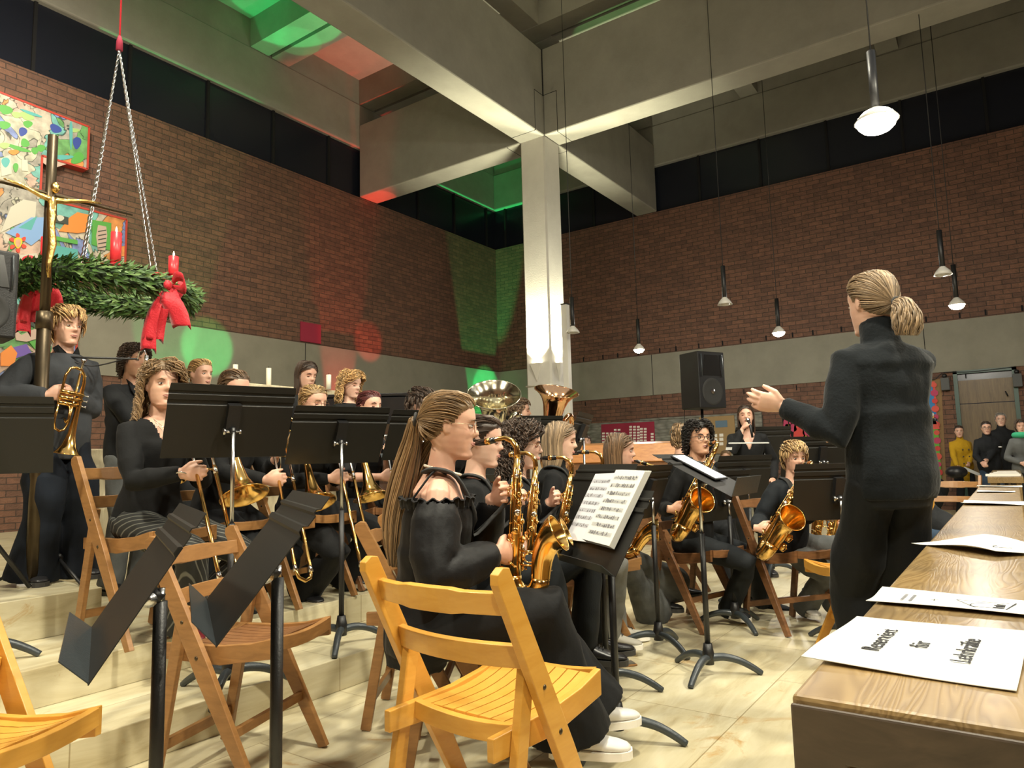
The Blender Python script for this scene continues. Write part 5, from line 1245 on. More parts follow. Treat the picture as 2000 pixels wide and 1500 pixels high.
tie = M @ V((0, -.120, .010)); bundle([tie, at(806, 860, 2.62), at(790, 930, 2.63), at(778, 1000, 2.62), at(775, 1060, 2.60), at(772, 1105, 2.60)], [.020, .034, .048, .052, .045, .022], 'ltbrown', rn, 130, 'ponytail', P['t'])
bundle([at(862, 840, 2.60), at(838, 880, 2.66), at(815, 940, 2.68), at(803, 1010, 2.66), at(806, 1070, 2.64)], [.022, .034, .036, .030, .015], 'ltbrown', rn, 60, 'ponytail', P['t'])
k = MB(); k.tube([tie + (M.to_3x3() @ V((.021 * math.cos(a), 0, .021 * math.sin(a)))) for a in [2 * PI * i / 14 for i in range(14)]], .006, 6, closed=True); k.build('hair_tie', 'rubber', P['t'])
k = MB(); c0 = P['nb'] - P['su'] * .005; f, l = P['f'], P['l']
for i in range(40): a = 2 * PI * i / 40; k.ball(c0 + l * .066 * math.cos(a) + f * (.064 * math.sin(a) + .006) + UZ * (-.018 * math.sin(a)), .0052, 6)
simple('pearl', (.85, .78, .66), .2); k.build('bead_necklace', 'pearl', P['t'])
k = MB()   # ruffled off-shoulder edge
R = []
for i in range(97):
    a = 2 * PI * i / 96; rr = 1 + .05 * math.sin(i * 2.1); c = P['nb'] - P['su'] * .112; p = c + l * .222 * math.cos(a) * rr + f * .128 * math.sin(a) * rr + UZ * .006 * math.sin(i * 1.3); R.append([p - UZ * .02, p + UZ * .014 + (p - c) * .02, p + UZ * .010 + (p - c) * .06])
k.loft(R, cap=False, closed=False); k.build('ruffle', 'black_velvet', P['t'])
k = MB(); k.tube(catmull([P['nb'] - l * .07 - P['su'] * .02 + f * .02, P['nb'] - l * .10 - f * .02 - P['su'] * .005, P['nb'] - l * .12 - f * .06 - P['su'] * .06, P['nb'] - l * .12 - f * .09 - P['su'] * .11], 4), .004, 5); k.build('thin_strap', 'black_velvet', P['t'])

P, sx = sax_player('second', 'person with dark tied-back hair and black collared shirt, half hidden behind the ponytailed player', 'brass alto saxophone directly left of the ponytailed player\'s own',
    938, 808, 3.15, 0, -4, .97, -8, down=-UZ - IR * .12, fwd_=yaw_dir(-10), s=S * .86, top='black_cotton', trou='black_denim', skin='skin_pale', vox=.006, closed=True, neck_open='v', hair=dict(style='pony', col='darkbrown', tie=(0, -.11, -.03), n=200),
    knees=[at(1045, 1110, 3.15), at(1080, 1130, 2.95)], ankles=[at(1090, 1290, 3.2), at(1090, 1300, 2.9)])
seat_for(P, 'b', 'folding chair hidden under the second saxophonist')
P, sx = sax_player('curly', 'person with dark curly hair, glasses and open black jacket playing a saxophone', 'brass alto saxophone held by the dark-curled player with rings',
    1018, 822, 3.62, 0, -2, 1.0, -6, down=-UZ - IR * .22, fwd_=yaw_dir(-8), s=S * .90, top='black_cotton', trou='black_denim', skin='skin_pale', glasses='metal', vox=.0055, neck_open='v', closed=True,
    hair=dict(style='curly', col='darkbrown', n=430, length=.22, vol=.024, r0=.0046), knees=[at(1160, 1080, 3.65), at(1195, 1110, 3.40)], ankles=[at(1165, 1250, 3.7), at(1140, 1260, 3.4)])
seat_for(P, 'b', 'folding chair hidden under the dark-curled saxophonist')
P, sx = sax_player('straight', 'person with straight light-brown hair, closed eyes and black turtleneck playing a saxophone', 'brass alto saxophone held by the straight-haired player with closed eyes',
    1092, 820, 4.25, -4, -6, 1.0, -8, down=-UZ - IR * .25, fwd_=yaw_dir(-10), s=S * .92, top='black_knit', trou='washed_grey_denim', skin='skin_pale', vox=.006, collar='turtle', closed=True, shoe='shoe_grey', sole='paper_warm',
    hair=dict(style='down', col='ash', n=330, length=.34, back=-.075), knees=[at(1235, 1078, 4.3), at(1215, 1085, 4.0)], ankles=[at(1205, 1225, 4.45), at(1185, 1235, 4.2)])
seat_for(P, 'b', 'folding chair hidden under the straight-haired saxophonist')
P, sx = sax_player('profile', 'person with long brown hair and dangling earring in profile, behind the score folder', 'brass alto saxophone behind the score folder, its bell pointing right',
    1208, 843, 4.65, -8, -8, 1.0, -5, down=-UZ * .9 - IR * .55, fwd_=yaw_dir(-8) + UZ * .2, s=S * .92, top='black_cotton', trou='grey_denim', skin='skin_fair', vox=.006, flare=.06, leg_r=1.1, shoe='shoe_black', sole='sole_dark',
    hair=dict(style='down', col='brown', n=330, length=.34, back=-.085), knees=[at(1345, 1035, 5.0), at(1315, 1050, 4.75)], ankles=[at(1375, 1172, 5.3), at(1290, 1180, 5.1)])
seat_for(P, 't', 'brown folding chair under the long-haired player behind the score folder')
k = MB(); e = P['M'] @ V((-.074, -.006, -.03)); k.tube([e, e - UZ * .012], .001, 4); k.ball(e - UZ * .02, .006, 8); k.ball(e - UZ * .034, .004, 8)
e2 = P['M'] @ V((.074, -.006, -.03)); k.ball(e2 - UZ * .02, .006, 8); k.ball(e2 - UZ * .034, .004, 8); k.build('earrings', 'silver', P['t'])
P, sx = sax_player('boyglasses', 'person with wavy black hair and round glasses in a black shirt with pink print', 'brass tenor saxophone held by the black-haired player in round glasses',
    1362, 822, 4.95, -52, -74, 1.0, 4, down=-UZ * .9 - IR * .5, fwd_=yaw_dir(-85), s=S * 1.08, top='black_cotton', trou='black_denim', skin='skin_warm', glasses='dark', vox=.006, shoe='charcoal', sole='paper_warm', fem=False,
    hair=dict(style='curly', col='black', n=330, length=.09, vol=.014), knees=[at(1440, 1060, 4.75), at(1370, 1050, 4.7)], ankles=[at(1490, 1170, 5.25), at(1420, 1180, 4.95)])
seat_for(P, 'b', 'folding chair under the black-haired player in round glasses')
f, l, su = P['f'], P['l'], P['su']; q = P['nb'] + f * .158 - su * .17
simple('print_pink', (.75, .12, .20), .7); simple('print_white', (.75, .75, .75), .7)
k = MB()
for (a, b_) in ((-.05, .0), (-.05, .03), (-.045, .045), (-.02, .05)): k.ball(q + l * (a + .02) + su * (b_ - .02), .014, 8, Matrix.Diagonal((1, 1, 1)))
k.tube([q + l * .03 + su * .03, q + l * .02 - su * .02, q - l * .01 - su * .03], .009, 6); k.build('shirt_print', 'print_pink', P['t'])
P, sx = sax_player('blondboy', 'young person with short blond fringe and dark sweatshirt, right of the conductor\'s desk', 'brass alto saxophone held diagonally by the blond youngster, bell facing the viewer',
    1549, 862, 4.75, -70, -84, .88, -6, down=-UZ * .85 - IR * .58, fwd_=yaw_dir(-95), s=S * 1.08, top='navy_sweat', trou='grey_denim', skin='skin_fair', vox=.0055, shoe='shoe_white', sole='shoe_white', fem=False, neck_open='scoop', top_r=1.5, leg_r=1.3, sleeve_r=1.15,
    hair=dict(style='short', col='blond', n=420, length=.050, vol=.010, fringe=1), knees=[at(1610, 1040, 4.6), at(1570, 1060, 4.55)], ankles=[at(1625, 1150, 5.0), at(1570, 1175, 5.0)])
seat_for(P, 'b', 'folding chair under the blond youngster')
k = MB(); f, l, su = P['f'], P['l'], P['su']; q = P['nb'] + f * .165 - su * .16 - l * .03; k.ball(q, (.014, .014, .006), 8); k.build('shirt_logo', 'print_white', P['t'])
P, sx = sax_player('behindcond', 'person in a dark blue sweatshirt almost wholly hidden behind the conductor', 'brass saxophone bell showing just left of the conductor\'s legs',
    1722, 880, 5.15, 150, 150, .95, -5, top='charcoal', trou='jeans_blue', vox=.008, down=-UZ - IR * .3, fwd_=yaw_dir(170), st=False, hair=dict(style='short', col='brown', n=120, length=.06, vol=.008), fem=False)
pt_ = at(1801, 950, 5.15); f_ = yaw_dir(150); q_ = pt_ + f_ * .255 * S; chair('y', q_.x, q_.y, 150, 'light folding chair edge seen right of the conductor\'s trousers')

# trombone row on the steps
P, tr = trombonist('pin', 'person with wavy shoulder-length hair, v-neck black top and pinstriped trousers', 'trombone with its bell below the leftmost full music stand', 318, 705, 3.6, -34, -46, 1.0, 0, (362, 822, 3.45), (428, 1125), 3.1,
    top='black_knit', trou='pinstripe', skin='skin_fair', vox=.005, topvox=.008, neck_open='v', shoe='shoe_red', sole='sole_dark', flare=.03, leg_r=1.12,
    hair=dict(style='curly', col='ltbrown', n=640, length=.26, vol=.019, wave=.001, part=.02, r0=.0042), knees=[at(410, 1030, 3.3), at(315, 1050, 3.15)], ankles=[at(398, 1185, 3.85), at(360, 1215, 3.5)])
seat_for(P, 't', 'brown folding chair under the person in pinstriped trousers', 6)
f, l, su, nb = P['f'], P['l'], P['su'], P['nb']
k = MB(); k.tube(catmull([nb + l * .055 + f * .0, nb + l * .04 + f * .085 - su * .05, nb + f * .112 - su * .085, nb - l * .04 + f * .085 - su * .05, nb - l * .055], 6), .0014, 4); k.tube(catmull([nb + l * .055 + f * .0, nb + l * .035 + f * .10 - su * .08, nb + f * .122 - su * .13, nb - l * .035 + f * .10 - su * .08, nb - l * .055], 6), .0014, 4); k.ball(nb + f * .126 - su * .138, .007, 8); k.build('necklace', 'silver', P['t'])
w = P['rwrist']; k = MB(); k.tube([w + V((.032 * math.cos(a), .032 * math.sin(a), .006 * math.sin(a * 2))) for a in [2 * PI * i / 14 for i in range(14)]], .004, 5, closed=True); k.build('bracelet', 'silver', P['t'])
P, tr = trombonist('clip', 'person with brown hair held by a silver clip looking down behind a stand', 'trombone with its bell left of the blonde player, slide pointing down', 458, 720, 4.1, -30, -34, 1.0, -8, (528, 848, 4.0), (577, 1112), 3.6,
    top='black_cotton', trou='charcoal', vox=.006, glasses='dark', closed=True, hair=dict(style='pony', col='brown', tie=(0, -.11, -.05), n=260), shoe='shoe_black', sole='sole_dark', flare=.02,
    knees=[at(535, 1010, 4.0), at(500, 1020, 3.7)], ankles=[at(480, 1170, 4.3), at(470, 1180, 4.1)])
seat_for(P, 't', 'brown folding chair under the person with the silver hair clip')
k = MB(); k.tube([P['M'] @ V((-.045, .055, .088)), P['M'] @ V((-.06, .035, .078)), P['M'] @ V((-.072, .01, .060))], [.003, .006, .003], 6); k.build('hair_clip', 'silver', P['t'])
P, tr = trombonist('blonde', 'blonde person in round glasses and braided hair behind the second music stand', 'trombone with its bell right of the middle music stand\'s pole', 612, 750, 4.45, -30, -36, .98, -6, (650, 845, 4.3), (712, 1140), 4.0,
    top='black_knit', trou='black_cotton', vox=.006, glasses='metal', closed=True, hair=dict(style='pony', col='blond', tie=(-.05, -.09, -.06), n=300), leg_r=1.15, flare=.035, shoe='shoe_black', sole='shoe_sole',
    knees=[at(650, 1010, 4.2), at(625, 1040, 3.95)], ankles=[at(668, 1120, 4.7), at(592, 1150, 4.4)])
bundle([P['M'] @ V((-.05, -.09, -.06)), at(590, 830, 4.3), at(575, 850, 4.2), at(560, 870, 4.2)], [.02, .028, .026, .012], 'blond', random.Random(2), 60, 'ponytail', P['t'])
seat_for(P, 't', 'brown folding chair under the blonde person in round glasses')
P, tr = trombonist('red', 'person with dark red hair and purple-edged top looking down behind the second stand', 'trombone slide seen under the third music stand', 722, 762, 5.0, -30, -38, .98, 2, (752, 850, 4.85), (795, 1110), 4.6,
    top='black_velvet', trou='charcoal', vox=.007, closed=True, neck_open='v', hair=dict(style='pony', col='auburn', tie=(0, -.11, -.02), n=260), sole='shoe_sole', shoe='charcoal', sleeve=.45,
    knees=[at(770, 1000, 4.8), at(735, 1020, 4.6)], ankles=[at(690, 1110, 5.0), at(660, 1125, 4.9)])
seat_for(P, 'b', 'folding chair under the person with dark red hair')
P = person('boy8', 'person with short dark-brown hair half hidden between the third stand and the ponytail', 822, 758, 5.05, -25, 'sit', 1.0, hphi=-22, pitch=-8, top='black_cotton', trou='charcoal', vox=.007, fem=False, closed=True, hair=dict(style='short', col='darkbrown', n=320, length=.05, vol=.010, fringe=1))
seat_for(P, 'b', 'folding chair under the short-haired player beside the third stand')

# tubas
def tuba_player(key, label, tlabel, px, py, d, phi, rim, rd, mat, up, hid=False, **kw):
    k = kw.pop('k', 1.0); mth = mouth_of(px, py, d, phi, k, kw.get('pitch', 0)); tb = tuba(at(*rim, rd), up, yaw_dir(phi - 60), tlabel, mat, S * kw.pop('ts', .93), mth); Mx = tb['M']; f = yaw_dir(phi); l = V((-f.y, f.x, 0))
    P = person(key, label, px, py, d, phi, 'sit', k, hphi=phi, rh=Mx @ V((-.13, .12, -.46)) - f * .08, lh=Mx @ V((.08, -.05, -.52)) - f * .03, rdir=f + UZ * .2, ldir=f, lcurl=.5, rcurl=.6, top='black_cotton', trou='charcoal', vox=.007, fem=False, **kw)
    seat_for(P, 'b', 'folding chair under ' + kw.get('_', 'the ' + ('first' if hid else 'second') + ' tuba player')); return P
tuba_player('tuba_one', 'person hidden behind the ponytailed player, playing the first tuba', 'large brass tuba, the left of the two, its bell tilted towards the viewer', 900, 785, 5.9, -5, (965, 770), 5.85, 'lacquer_pale', UZ * .8 + IR * .03 - IF * .62, True, hair=dict(style='short', col='brown', n=120, length=.05, vol=.008), ts=1.0)
tuba_player('tuba_two', 'person with short brown hair blowing a tuba, in profile before the column', 'rose-gold tuba, the right of the two, standing before the concrete column', 1014, 777, 6.5, 0, (1087, 764), 6.5, 'brass_red', UZ * .9 + IR * .16 - IF * .34, False, closed=True, hair=dict(style='short', col='brown', n=320, length=.030, vol=.004, fringe=1), ts=.92)

# standing back row
mth = at(164, 702, 4.02); tp = trumpet(mth, at(130, 838, 3.95) - mth, -IR * .5 - IF, 'brass trumpet held pointing down by the standing player at left')
f = yaw_dir(-30); l = V((-f.y, f.x, 0))
P = person('trumpet', 'person with tousled blond hair and black shirt standing with a trumpet at left', 132, 600, 4.2, -30, 'stand', .96, Z3, hphi=-28, pitch=-3, fem=False, top='shirt_slate', trou='navy_denim', vox=.005, leg_r=1.45, flare=.03, topvox=.008, hem=-.32, sleeve_r=1.3, top_r=2.2,
    lh=tp['grip'] + l * .05 - f * .09 + UZ * .02, rh=tp['grip'] - l * .09 - f * .06 + UZ * .01, ldir=f * .8 - l * .6, rdir=f * .5 + l * .8 + UZ * .1, lth=UZ, rth=UZ, lcurl=1.0, rcurl=1.0,
    rpole=-l * .9 - UZ * .8 - f * .3, hair=dict(style='short', col='golden', n=520, length=.062, vol=.014, fringe=1), leg_end=.03, shoe='shoe_black')
nb, su, f, l = P['nb'], P['su'], P['f'], P['l']
k = MB()
for sg in (-1, 1): k.prism([nb + l * sg * .004 + f * .082 - su * .035, nb + l * sg * .055 + f * .05 + su * .03, nb + l * sg * .075 + f * .03 + su * .01, nb + l * sg * .055 + f * .10 - su * .075], f * .006)
k.build('collar', 'black_cotton', P['t'])
f = yaw_dir(-22); l = V((-f.y, f.x, 0)); hpos = at(330, 830, 4.75)
P = person('tux', 'person with short curly dark hair and satin-lapelled dark jacket standing behind the wavy-haired player', 264, 672, 5.0, -20, 'stand', 1.0, Z2, hphi=-26, fem=False, top='tux', trou='grey_denim', skin='skin_warm', vox=.006, topvox=.009, leg_r=1.15, hem=-.22, top_r=1.6, neck_open=None,
    lh=hpos + l * .05, rh=hpos - l * .1 - UZ * .1, hair=dict(style='curly', col='darkbrown', n=360, length=.06, vol=.010), sleeve_r=1.2)
nb, su, f, l = P['nb'], P['su'], P['f'], P['l']; k = MB()
for sg in (-1, 1): k.prism([nb + l * sg * .012 + f * .145 - su * .25, nb + l * sg * .055 + f * .145 - su * .16, nb + l * sg * .10 + f * .115 - su * .07, nb + l * sg * .07 + f * .03 + su * .02, nb + l * sg * .05 + f * .06 - su * .01, nb + l * sg * .03 + f * .13 - su * .13], f * .008)
k.build('satin_lapels', 'satin_black', P['t'])
tq = at(318, 800, 4.8); trumpet(tq, at(336, 900, 4.6) - tq, IR * .4 - IF, 'brass trumpet behind the wavy-haired player, in the hands of the one in the satin-lapelled jacket')
for key, label, px, py, d, ph, hp_, kk, pt, h, o in (
    ('blondup', 'fair person with pinned-up blonde hair standing before the green light patch', 393, 700, 5.2, -25, -28, .95, -2, dict(style='updo', col='golden', tie=(0, -.105, .02), n=240), {}),
    ('dark', 'person with long dark hair looking down, standing behind the blonde player in glasses', 598, 703, 5.5, -35, -38, .95, -14, dict(style='down', col='darkbrown', n=330, length=.34, back=-.06), dict(closed=True, skin='skin_fair')),
    ('curlyb', 'person with curly strawberry-blonde hair standing right of the dark-haired one', 686, 725, 5.95, -30, -34, .93, -10, dict(style='curly', col='golden', n=380, length=.20, vol=.026), dict(closed=True, skin='skin_pale'))):
    person(key, label, px, py, d, ph, 'stand', kk, Z2, hphi=hp_, pitch=pt, top='black_cotton', trou='charcoal', vox=.007, hair=h, **o)

# conductor
f = yaw_dir(112); l = V((-f.y, f.x, 0))
P = person('conductor', 'conductor seen from behind in black turtleneck, ponytail, left arm raised', 1698, 530, 2.70, 102, 'stand', 1.0, 0, hphi=104, pitch=-2, fem=False, top='conductor_wool', trou='conductor_trouser', skin='skin_pale', vox=.0045, topvox=.008, collar='turtle', leg_r=1.18, hem=-.155, top_r=1.2, sleeve_r=1.08, lean=.0,
    lh=at(1528, 792, 2.72), rh=at(1640, 860, 3.15), ldir=-IR * 1 + UZ * .25 + IF * .15, rdir=f, lth=UZ * 1 - IF * .4, lcurl=.45, rcurl=.4, lpole=-UZ * 1 - f * .0 + l * .25, shoe='shoe_black',
    hair=dict(style='pony', col='ash', tie=(.0, -.118, -.030), n=520, r0=.0042), ankles=[at(1712, 1400, 2.72), at(1762, 1400, 2.78)], leg_end=.05)
M = P['M']; tie = M @ V((0, -.120, -.030)); rn = random.Random(9)
bundle([tie, M @ V((.0, -.142, -.048)), M @ V((.004, -.150, -.085)), M @ V((.006, -.148, -.125)), M @ V((.006, -.142, -.155))], [.018, .034, .045, .046, .034], 'ash', rn, 190, 'ponytail', P['t'], wave=.002)
k = MB(); k.tube([tie + (M.to_3x3() @ V((.020 * math.cos(a), 0, .020 * math.sin(a)))) for a in [2 * PI * i / 14 for i in range(14)]], .005, 6, closed=True); k.build('hair_tie', 'rubber', P['t'])
# the empty yellow chair between the conductor and the blond boy
p = V((4.30, .93, 0)) + IR * .24; chair('y', p.x, p.y, 180, 'empty yellow-varnished folding chair standing at the conductor\'s left knee')
chair('t', 8.05, .52, -133, 'brown folding chair beyond the pew desk, right of the conductor')

# singer
f = yaw_dir(-86); l = V((-f.y, f.x, 0)); m = mouth_of(1455, 790, 7.0, -106, .96, 8)
P = person('singer', 'person with long dark hair and black blazer singing into a hand-held microphone', 1455, 790, 7.0, -100, 'stand', .96, 0, hphi=-106, pitch=8, top='black_cotton', trou='charcoal', skin='skin_fair', vox=.007, neck_open='v', rh=m + f * .03 - UZ * .09 - l * .06, rdir=UZ * .9 + l * .6, rth=f, rcurl=1.0, closed=True, rpole=-UZ - l * .6,
    hair=dict(style='down', col='darkbrown', n=300, length=.34, back=-.05))
t = thing('microphone', m, 0, 'hand-held microphone at the singer\'s mouth', 'microphone'); k = MB(); k.ball(m + f * .035, .024, 12); k.build('grille', 'steel', t)
k = MB(); k.tube([m + f * .05 - UZ * .01, m + f * .09 - UZ * .07, m + f * .12 - UZ * .17], [.016, .013, .011], 10); k.build('handle', 'black_plastic', t)
# ------------------------------------------------------------------ listeners at the back
LOWV = dict(vox=.010, topvox=.016)
P = person('yellow', 'person in a mustard double-breasted coat standing by the far door with a leaflet', 1872, 830, 12.5, -95, 'stand', .93, 0, hphi=-120, top='mustard', trou='charcoal', hem=-.62, top_r=3.0, hair=dict(style='pony', col='darkbrown', tie=(0, -.11, 0), n=120), rh=at(1870, 912, 12.2), lh=at(1893, 905, 12.2), collar='turtle', **LOWV)
f, l, su, nb = P['f'], P['l'], P['su'], P['nb']; k = MB()
for i in range(3):
    for sg in (-1, 1): k.ball(nb + f * .165 - su * (.18 + .12 * i) + l * sg * .05, .013, 8)
k.build('coat_buttons', 'sole_dark', P['t'])
k = MB(); c = P['rwrist'] + f * .10 + l * .06; k.prism([c, c + l * .24 - UZ * .12, c + l * .23 - UZ * .17, c - l * .02 - UZ * .05], f * .01); tag(k.build('leaflet', 'paper'), 'folded leaflet held by the person in the mustard coat', 'leaflet')
q = at(1868, 922, 12.1); k = MB(); k.ball(q, (.17, .17, .11), 14, Matrix.Diagonal((1, 1, 1))); tag(k.build('handbag', 'shoe_black'), 'dark handbag worn across the mustard coat', 'handbag')
P = person('blackjacket', 'person in glasses and a black jacket with clasped hands, beside the mustard coat', 1925, 822, 11.6, -96, 'stand', .95, 0, hphi=-118, top='charcoal', trou='jeans_blue', hem=-.30, top_r=3.4, glasses='dark', hair=dict(style='pony', col='darkbrown', tie=(0, -.11, 0), n=120), rh=at(1918, 905, 11.3), lh=at(1925, 905, 11.3), fem=False, collar='turtle', **LOWV)
k = MB(); k.ball(P['nb'] + P['f'] * .20 - P['su'] * .17 + P['l'] * .08, (.03, .03, .012), 8); k.build('jacket_logo', 'print_white', P['t'])
P = person('oldman', 'balding older person in a dark coat and striped scarf before the far door', 1953, 805, 12.5, -95, 'stand', 1.05, 0, hphi=-122, top='charcoal', trou='charcoal', hem=-.4, top_r=2.6, glasses='metal', hair=dict(style='crop', col='grey', n=60, length=.03), fem=False, skin='skin_pale', collar='turtle', **LOWV)
P = person('greycoat', 'person in a grey coat and green scarf cut by the right frame edge', 1994, 818, 10.6, -100, 'stand', .95, 0, hphi=-128, top='grey_wool', trou='charcoal', hem=-.5, top_r=2.6, hair=dict(style='short', col='darkbrown', n=120, length=.05, vol=.008), collar='turtle', rh=at(1996, 905, 10.4), **LOWV)
f, l, su, nb = P['f'], P['l'], P['su'], P['nb']; k = MB(); k.tube(catmull([nb + l * .08 - f * .02, nb + l * .09 + f * .10 - su * .10, nb + l * .02 + f * .19 - su * .22, nb - l * .0 + f * .20 - su * .42], 5), [.045] * 16, 10, flat=.5); k.tube([nb + V((.11 * math.cos(a), .10 * math.sin(a), .02)) for a in [2 * PI * i / 14 for i in range(14)]], .045, 8, closed=True); k.build('scarf', 'scarf_green', P['t'])
P = person('seatedback', 'person with brown bob and glasses seated at the back in a dark open coat', 1786, 866, 12.3, -88, 'sit', .95, 0, hphi=-112, top='charcoal', trou='jeans_blue', glasses='dark', hair=dict(style='down', col='brown', n=140, length=.17, back=-.04), top_r=2.2, neck_open='v', pitch=8, rh=at(1793, 925, 11.9), lh=at(1797, 925, 11.9), **LOWV)
seat_for(P, 'b', 'folding chair under the seated person at the back, right of the conductor')
for i, (px, py, dd, col, lab, st_) in enumerate(((1146, 850, 12.8, 'darkbrown', 'listener whose face shows above the organ top, beside the tilted stand', 'short'), (1207, 843, 13.3, 'black', 'dark-haired listener before the red notice board', 'short'), (1272, 868, 12.8, 'brown', 'small-faced listener right of the profile player\'s nose', 'down'), (1388, 870, 12.2, 'darkbrown', 'dark-haired listener just right of the black-haired player\'s head', 'short'), (1417, 878, 10.9, 'ltbrown', 'fair-haired listener low to the left of the singer', 'down'))):
    z = at(px, py, dd).z; P = person('aud%d' % i, lab, px, py, dd, -105, 'sit' if z < 1.5 else 'stand', .97 if z < 1.5 else z / 1.72, 0, hphi=-108, top='charcoal', trou='charcoal', hair=dict(style=st_, col=col, n=90, length=.2 if st_ == 'down' else .05, back=-.04), **LOWV)
    if z < 1.5: seat_for(P, 'b', lab.split(',')[0].replace('listener', 'folding chair under the listener'))
P = person('behindboy', 'fair person whose ear shows just left of the black-haired player in glasses', 1334, 826, 6.0, -20, 'sit', 1.0, 0, hphi=10, top='black_cotton', trou='charcoal', vox=.008, hair=dict(style='short', col='ltbrown', n=160, length=.05, vol=.006), fem=False)
seat_for(P, 'b', 'folding chair under the fair person behind the black-haired player')

# ------------------------------------------------------------------ organ console / pianos
q0 = at(1120, 880, 8.8); q1 = at(1350, 915, 8.2); ztop = at(1140, 866, 8.8).z
ax = (q1 - q0); ax.z = 0; Lc = ax.length; ax.normalize(); ay = V((-ax.y, ax.x, 0)); ay = ay if ay.dot(IF) > 0 else -ay
o0 = V((q0.x, q0.y, 0)); Mo = Matrix((ax, ay, UZ)).transposed().to_4x4(); Mo.translation = o0
t = thing('organ_console', o0, 0, 'brown wooden organ console standing before the notice boards', 'organ')
wood('wood_orange', (.45, .17, .05), (.60, .27, .08), .35, (3, 3, 14), 3, .8, .05)
k = MB(); k.box((-.1, .0, 0), (Lc, .75, ztop - .12), Mo); k.build('case', 'wood_brown', t, .008)
k = MB(); k.prism([Mo @ V(p) for p in ((-.12, -.03, ztop - .24), (-.12, .02, ztop - .03), (-.12, .30, ztop), (-.12, .78, ztop), (-.12, .78, ztop - .05), (-.12, .05, ztop - .26))], ax * (Lc + .14)); k.build('lid', 'wood_orange', t, .006)
q0 = at(640, 790, 7.0); t = thing('grand_piano', (q0.x, q0.y, Z2), 0, 'black grand piano behind the back row of players, only its lid edge showing', 'piano')
c = at(760, 800, 7.3); zt = at(760, 778, 7.3).z; Mo = Matrix((IR, IF, UZ)).transposed().to_4x4(); Mo.translation = V((c.x, c.y, 0)); 
pts = [(-.75, -.6), (.75, -.6), (.75, .1), (.55, .45), (.2, .6), (-.05, .95), (-.45, 1.1), (-.75, .9)]
k = MB(); k.prism([Mo @ V((x, y, zt - .30)) for x, y in pts], (0, 0, .26)); simple('piano_black', (.012, .012, .013), .15, coat=.5); k.build('case', 'piano_black', t, .008)
k = MB(); k.prism([Mo @ V((x * 1.02, y * 1.02, zt - .035)) for x, y in pts], (0, 0, .03)); k.build('lid', 'piano_black', t, .006)
for x, y in ((-.6, -.4), (.6, -.4), (-.3, .8)): k = MB(); k.tube([Mo @ V((x, y, Z2)), Mo @ V((x, y, zt - .3))], [.035, .06], 12); k.build('leg', 'piano_black', t)

# ------------------------------------------------------------------ far wall: stone base, notice boards, posters
m, nt, bb = new_mat('rubble_stone'); gg = N(nt, 'ShaderNodeNewGeometry'); mp = N(nt, 'ShaderNodeMapping'); mp.inputs['Scale'].default_value = (3, 3, 9); nt.links.new(gg.outputs['Position'], mp.inputs[0])
vo = N(nt, 'ShaderNodeTexVoronoi', Scale=2.0); nt.links.new(mp.outputs[0], vo.inputs['Vector']); r = ramp(nt, [(0, (.30, .30, .26)), (.5, (.20, .20, .17)), (1, (.10, .10, .085))]); nt.links.new(vo.outputs['Distance'], r.inputs[0]); nt.links.new(r.outputs[0], bb.inputs['Base Color']); bb.inputs['Roughness'].default_value = .85
bp = N(nt, 'ShaderNodeBump', Strength=.8, Distance=.03); nt.links.new(vo.outputs['Distance'], bp.inputs['Height']); nt.links.new(bp.outputs[0], bb.inputs['Normal'])
yl, yr = atx(1148, 850, RX - .05).y, atx(1487, 800, RX - .05).y
k = MB(); k.box((RX - .07, yr, 0), (RX, yl, 2.06)); k.box((RX - .10, yr, 2.06), (RX, yl - 1.5, 2.10)); struct('wall_right_plinth', k, 'rubble_stone')
simple('felt_red', (.30, .02, .05), .85); simple('cork', (.33, .22, .10), .85, bump=.2, bscale=60)
def board(p0, p1, mat, label, name='notice_board', x=RX - .094, th=.022):
    a, b = atx(*p0, x), atx(*p1, x); t = thing(name, (x, (a.y + b.y) / 2, (a.z + b.z) / 2), 0, label, 'notice board'); k = MB(); k.box((x, b.y, b.z), (x + th, a.y, a.z)); k.build('board', mat, t, .004); return t, a, b, x
t, a, b, x = board((1174, 829), (1280, 880), 'felt_red', 'dark red notice board covered in rows of small white papers')
rn = random.Random(11)
for (px0, py0, cols, rows) in ((1176, 845, 3, 4), (1199, 838, 2, 6), (1229, 832, 3, 8), (1250, 836, 2, 7), (1271, 846, 1, 5)):
    k = MB()
    for c in range(cols):
        for r_ in range(rows): p = atx(px0 + c * 7.5, py0 + r_ * 5.6, x - .004); k.box((x - .006, p.y - .072, p.z - .045), (x - .001, p.y, p.z))
    k.build('pinned_papers', 'paper_warm', t)
t, a, b, x = board((1365, 815), (1438, 885), 'cork', 'brown cork board with papers left of the singer')
k = MB()
for (px, py) in ((1393, 848), (1393, 856), (1405, 847), (1405, 855), (1405, 864), (1393, 866)): p = atx(px, py, x); k.box((x - .006, p.y - .09, p.z - .07), (x - .001, p.y, p.z))
k.build('pinned_papers', 'paper_warm', t)
simple('poster_bluegrey', (.10, .17, .24), .6); k = MB(); p = atx(1397, 822, x); q = atx(1421, 834, x); k.box((x - .006, q.y, q.z), (x - .001, p.y, p.z)); k.build('poster', 'poster_bluegrey', t)
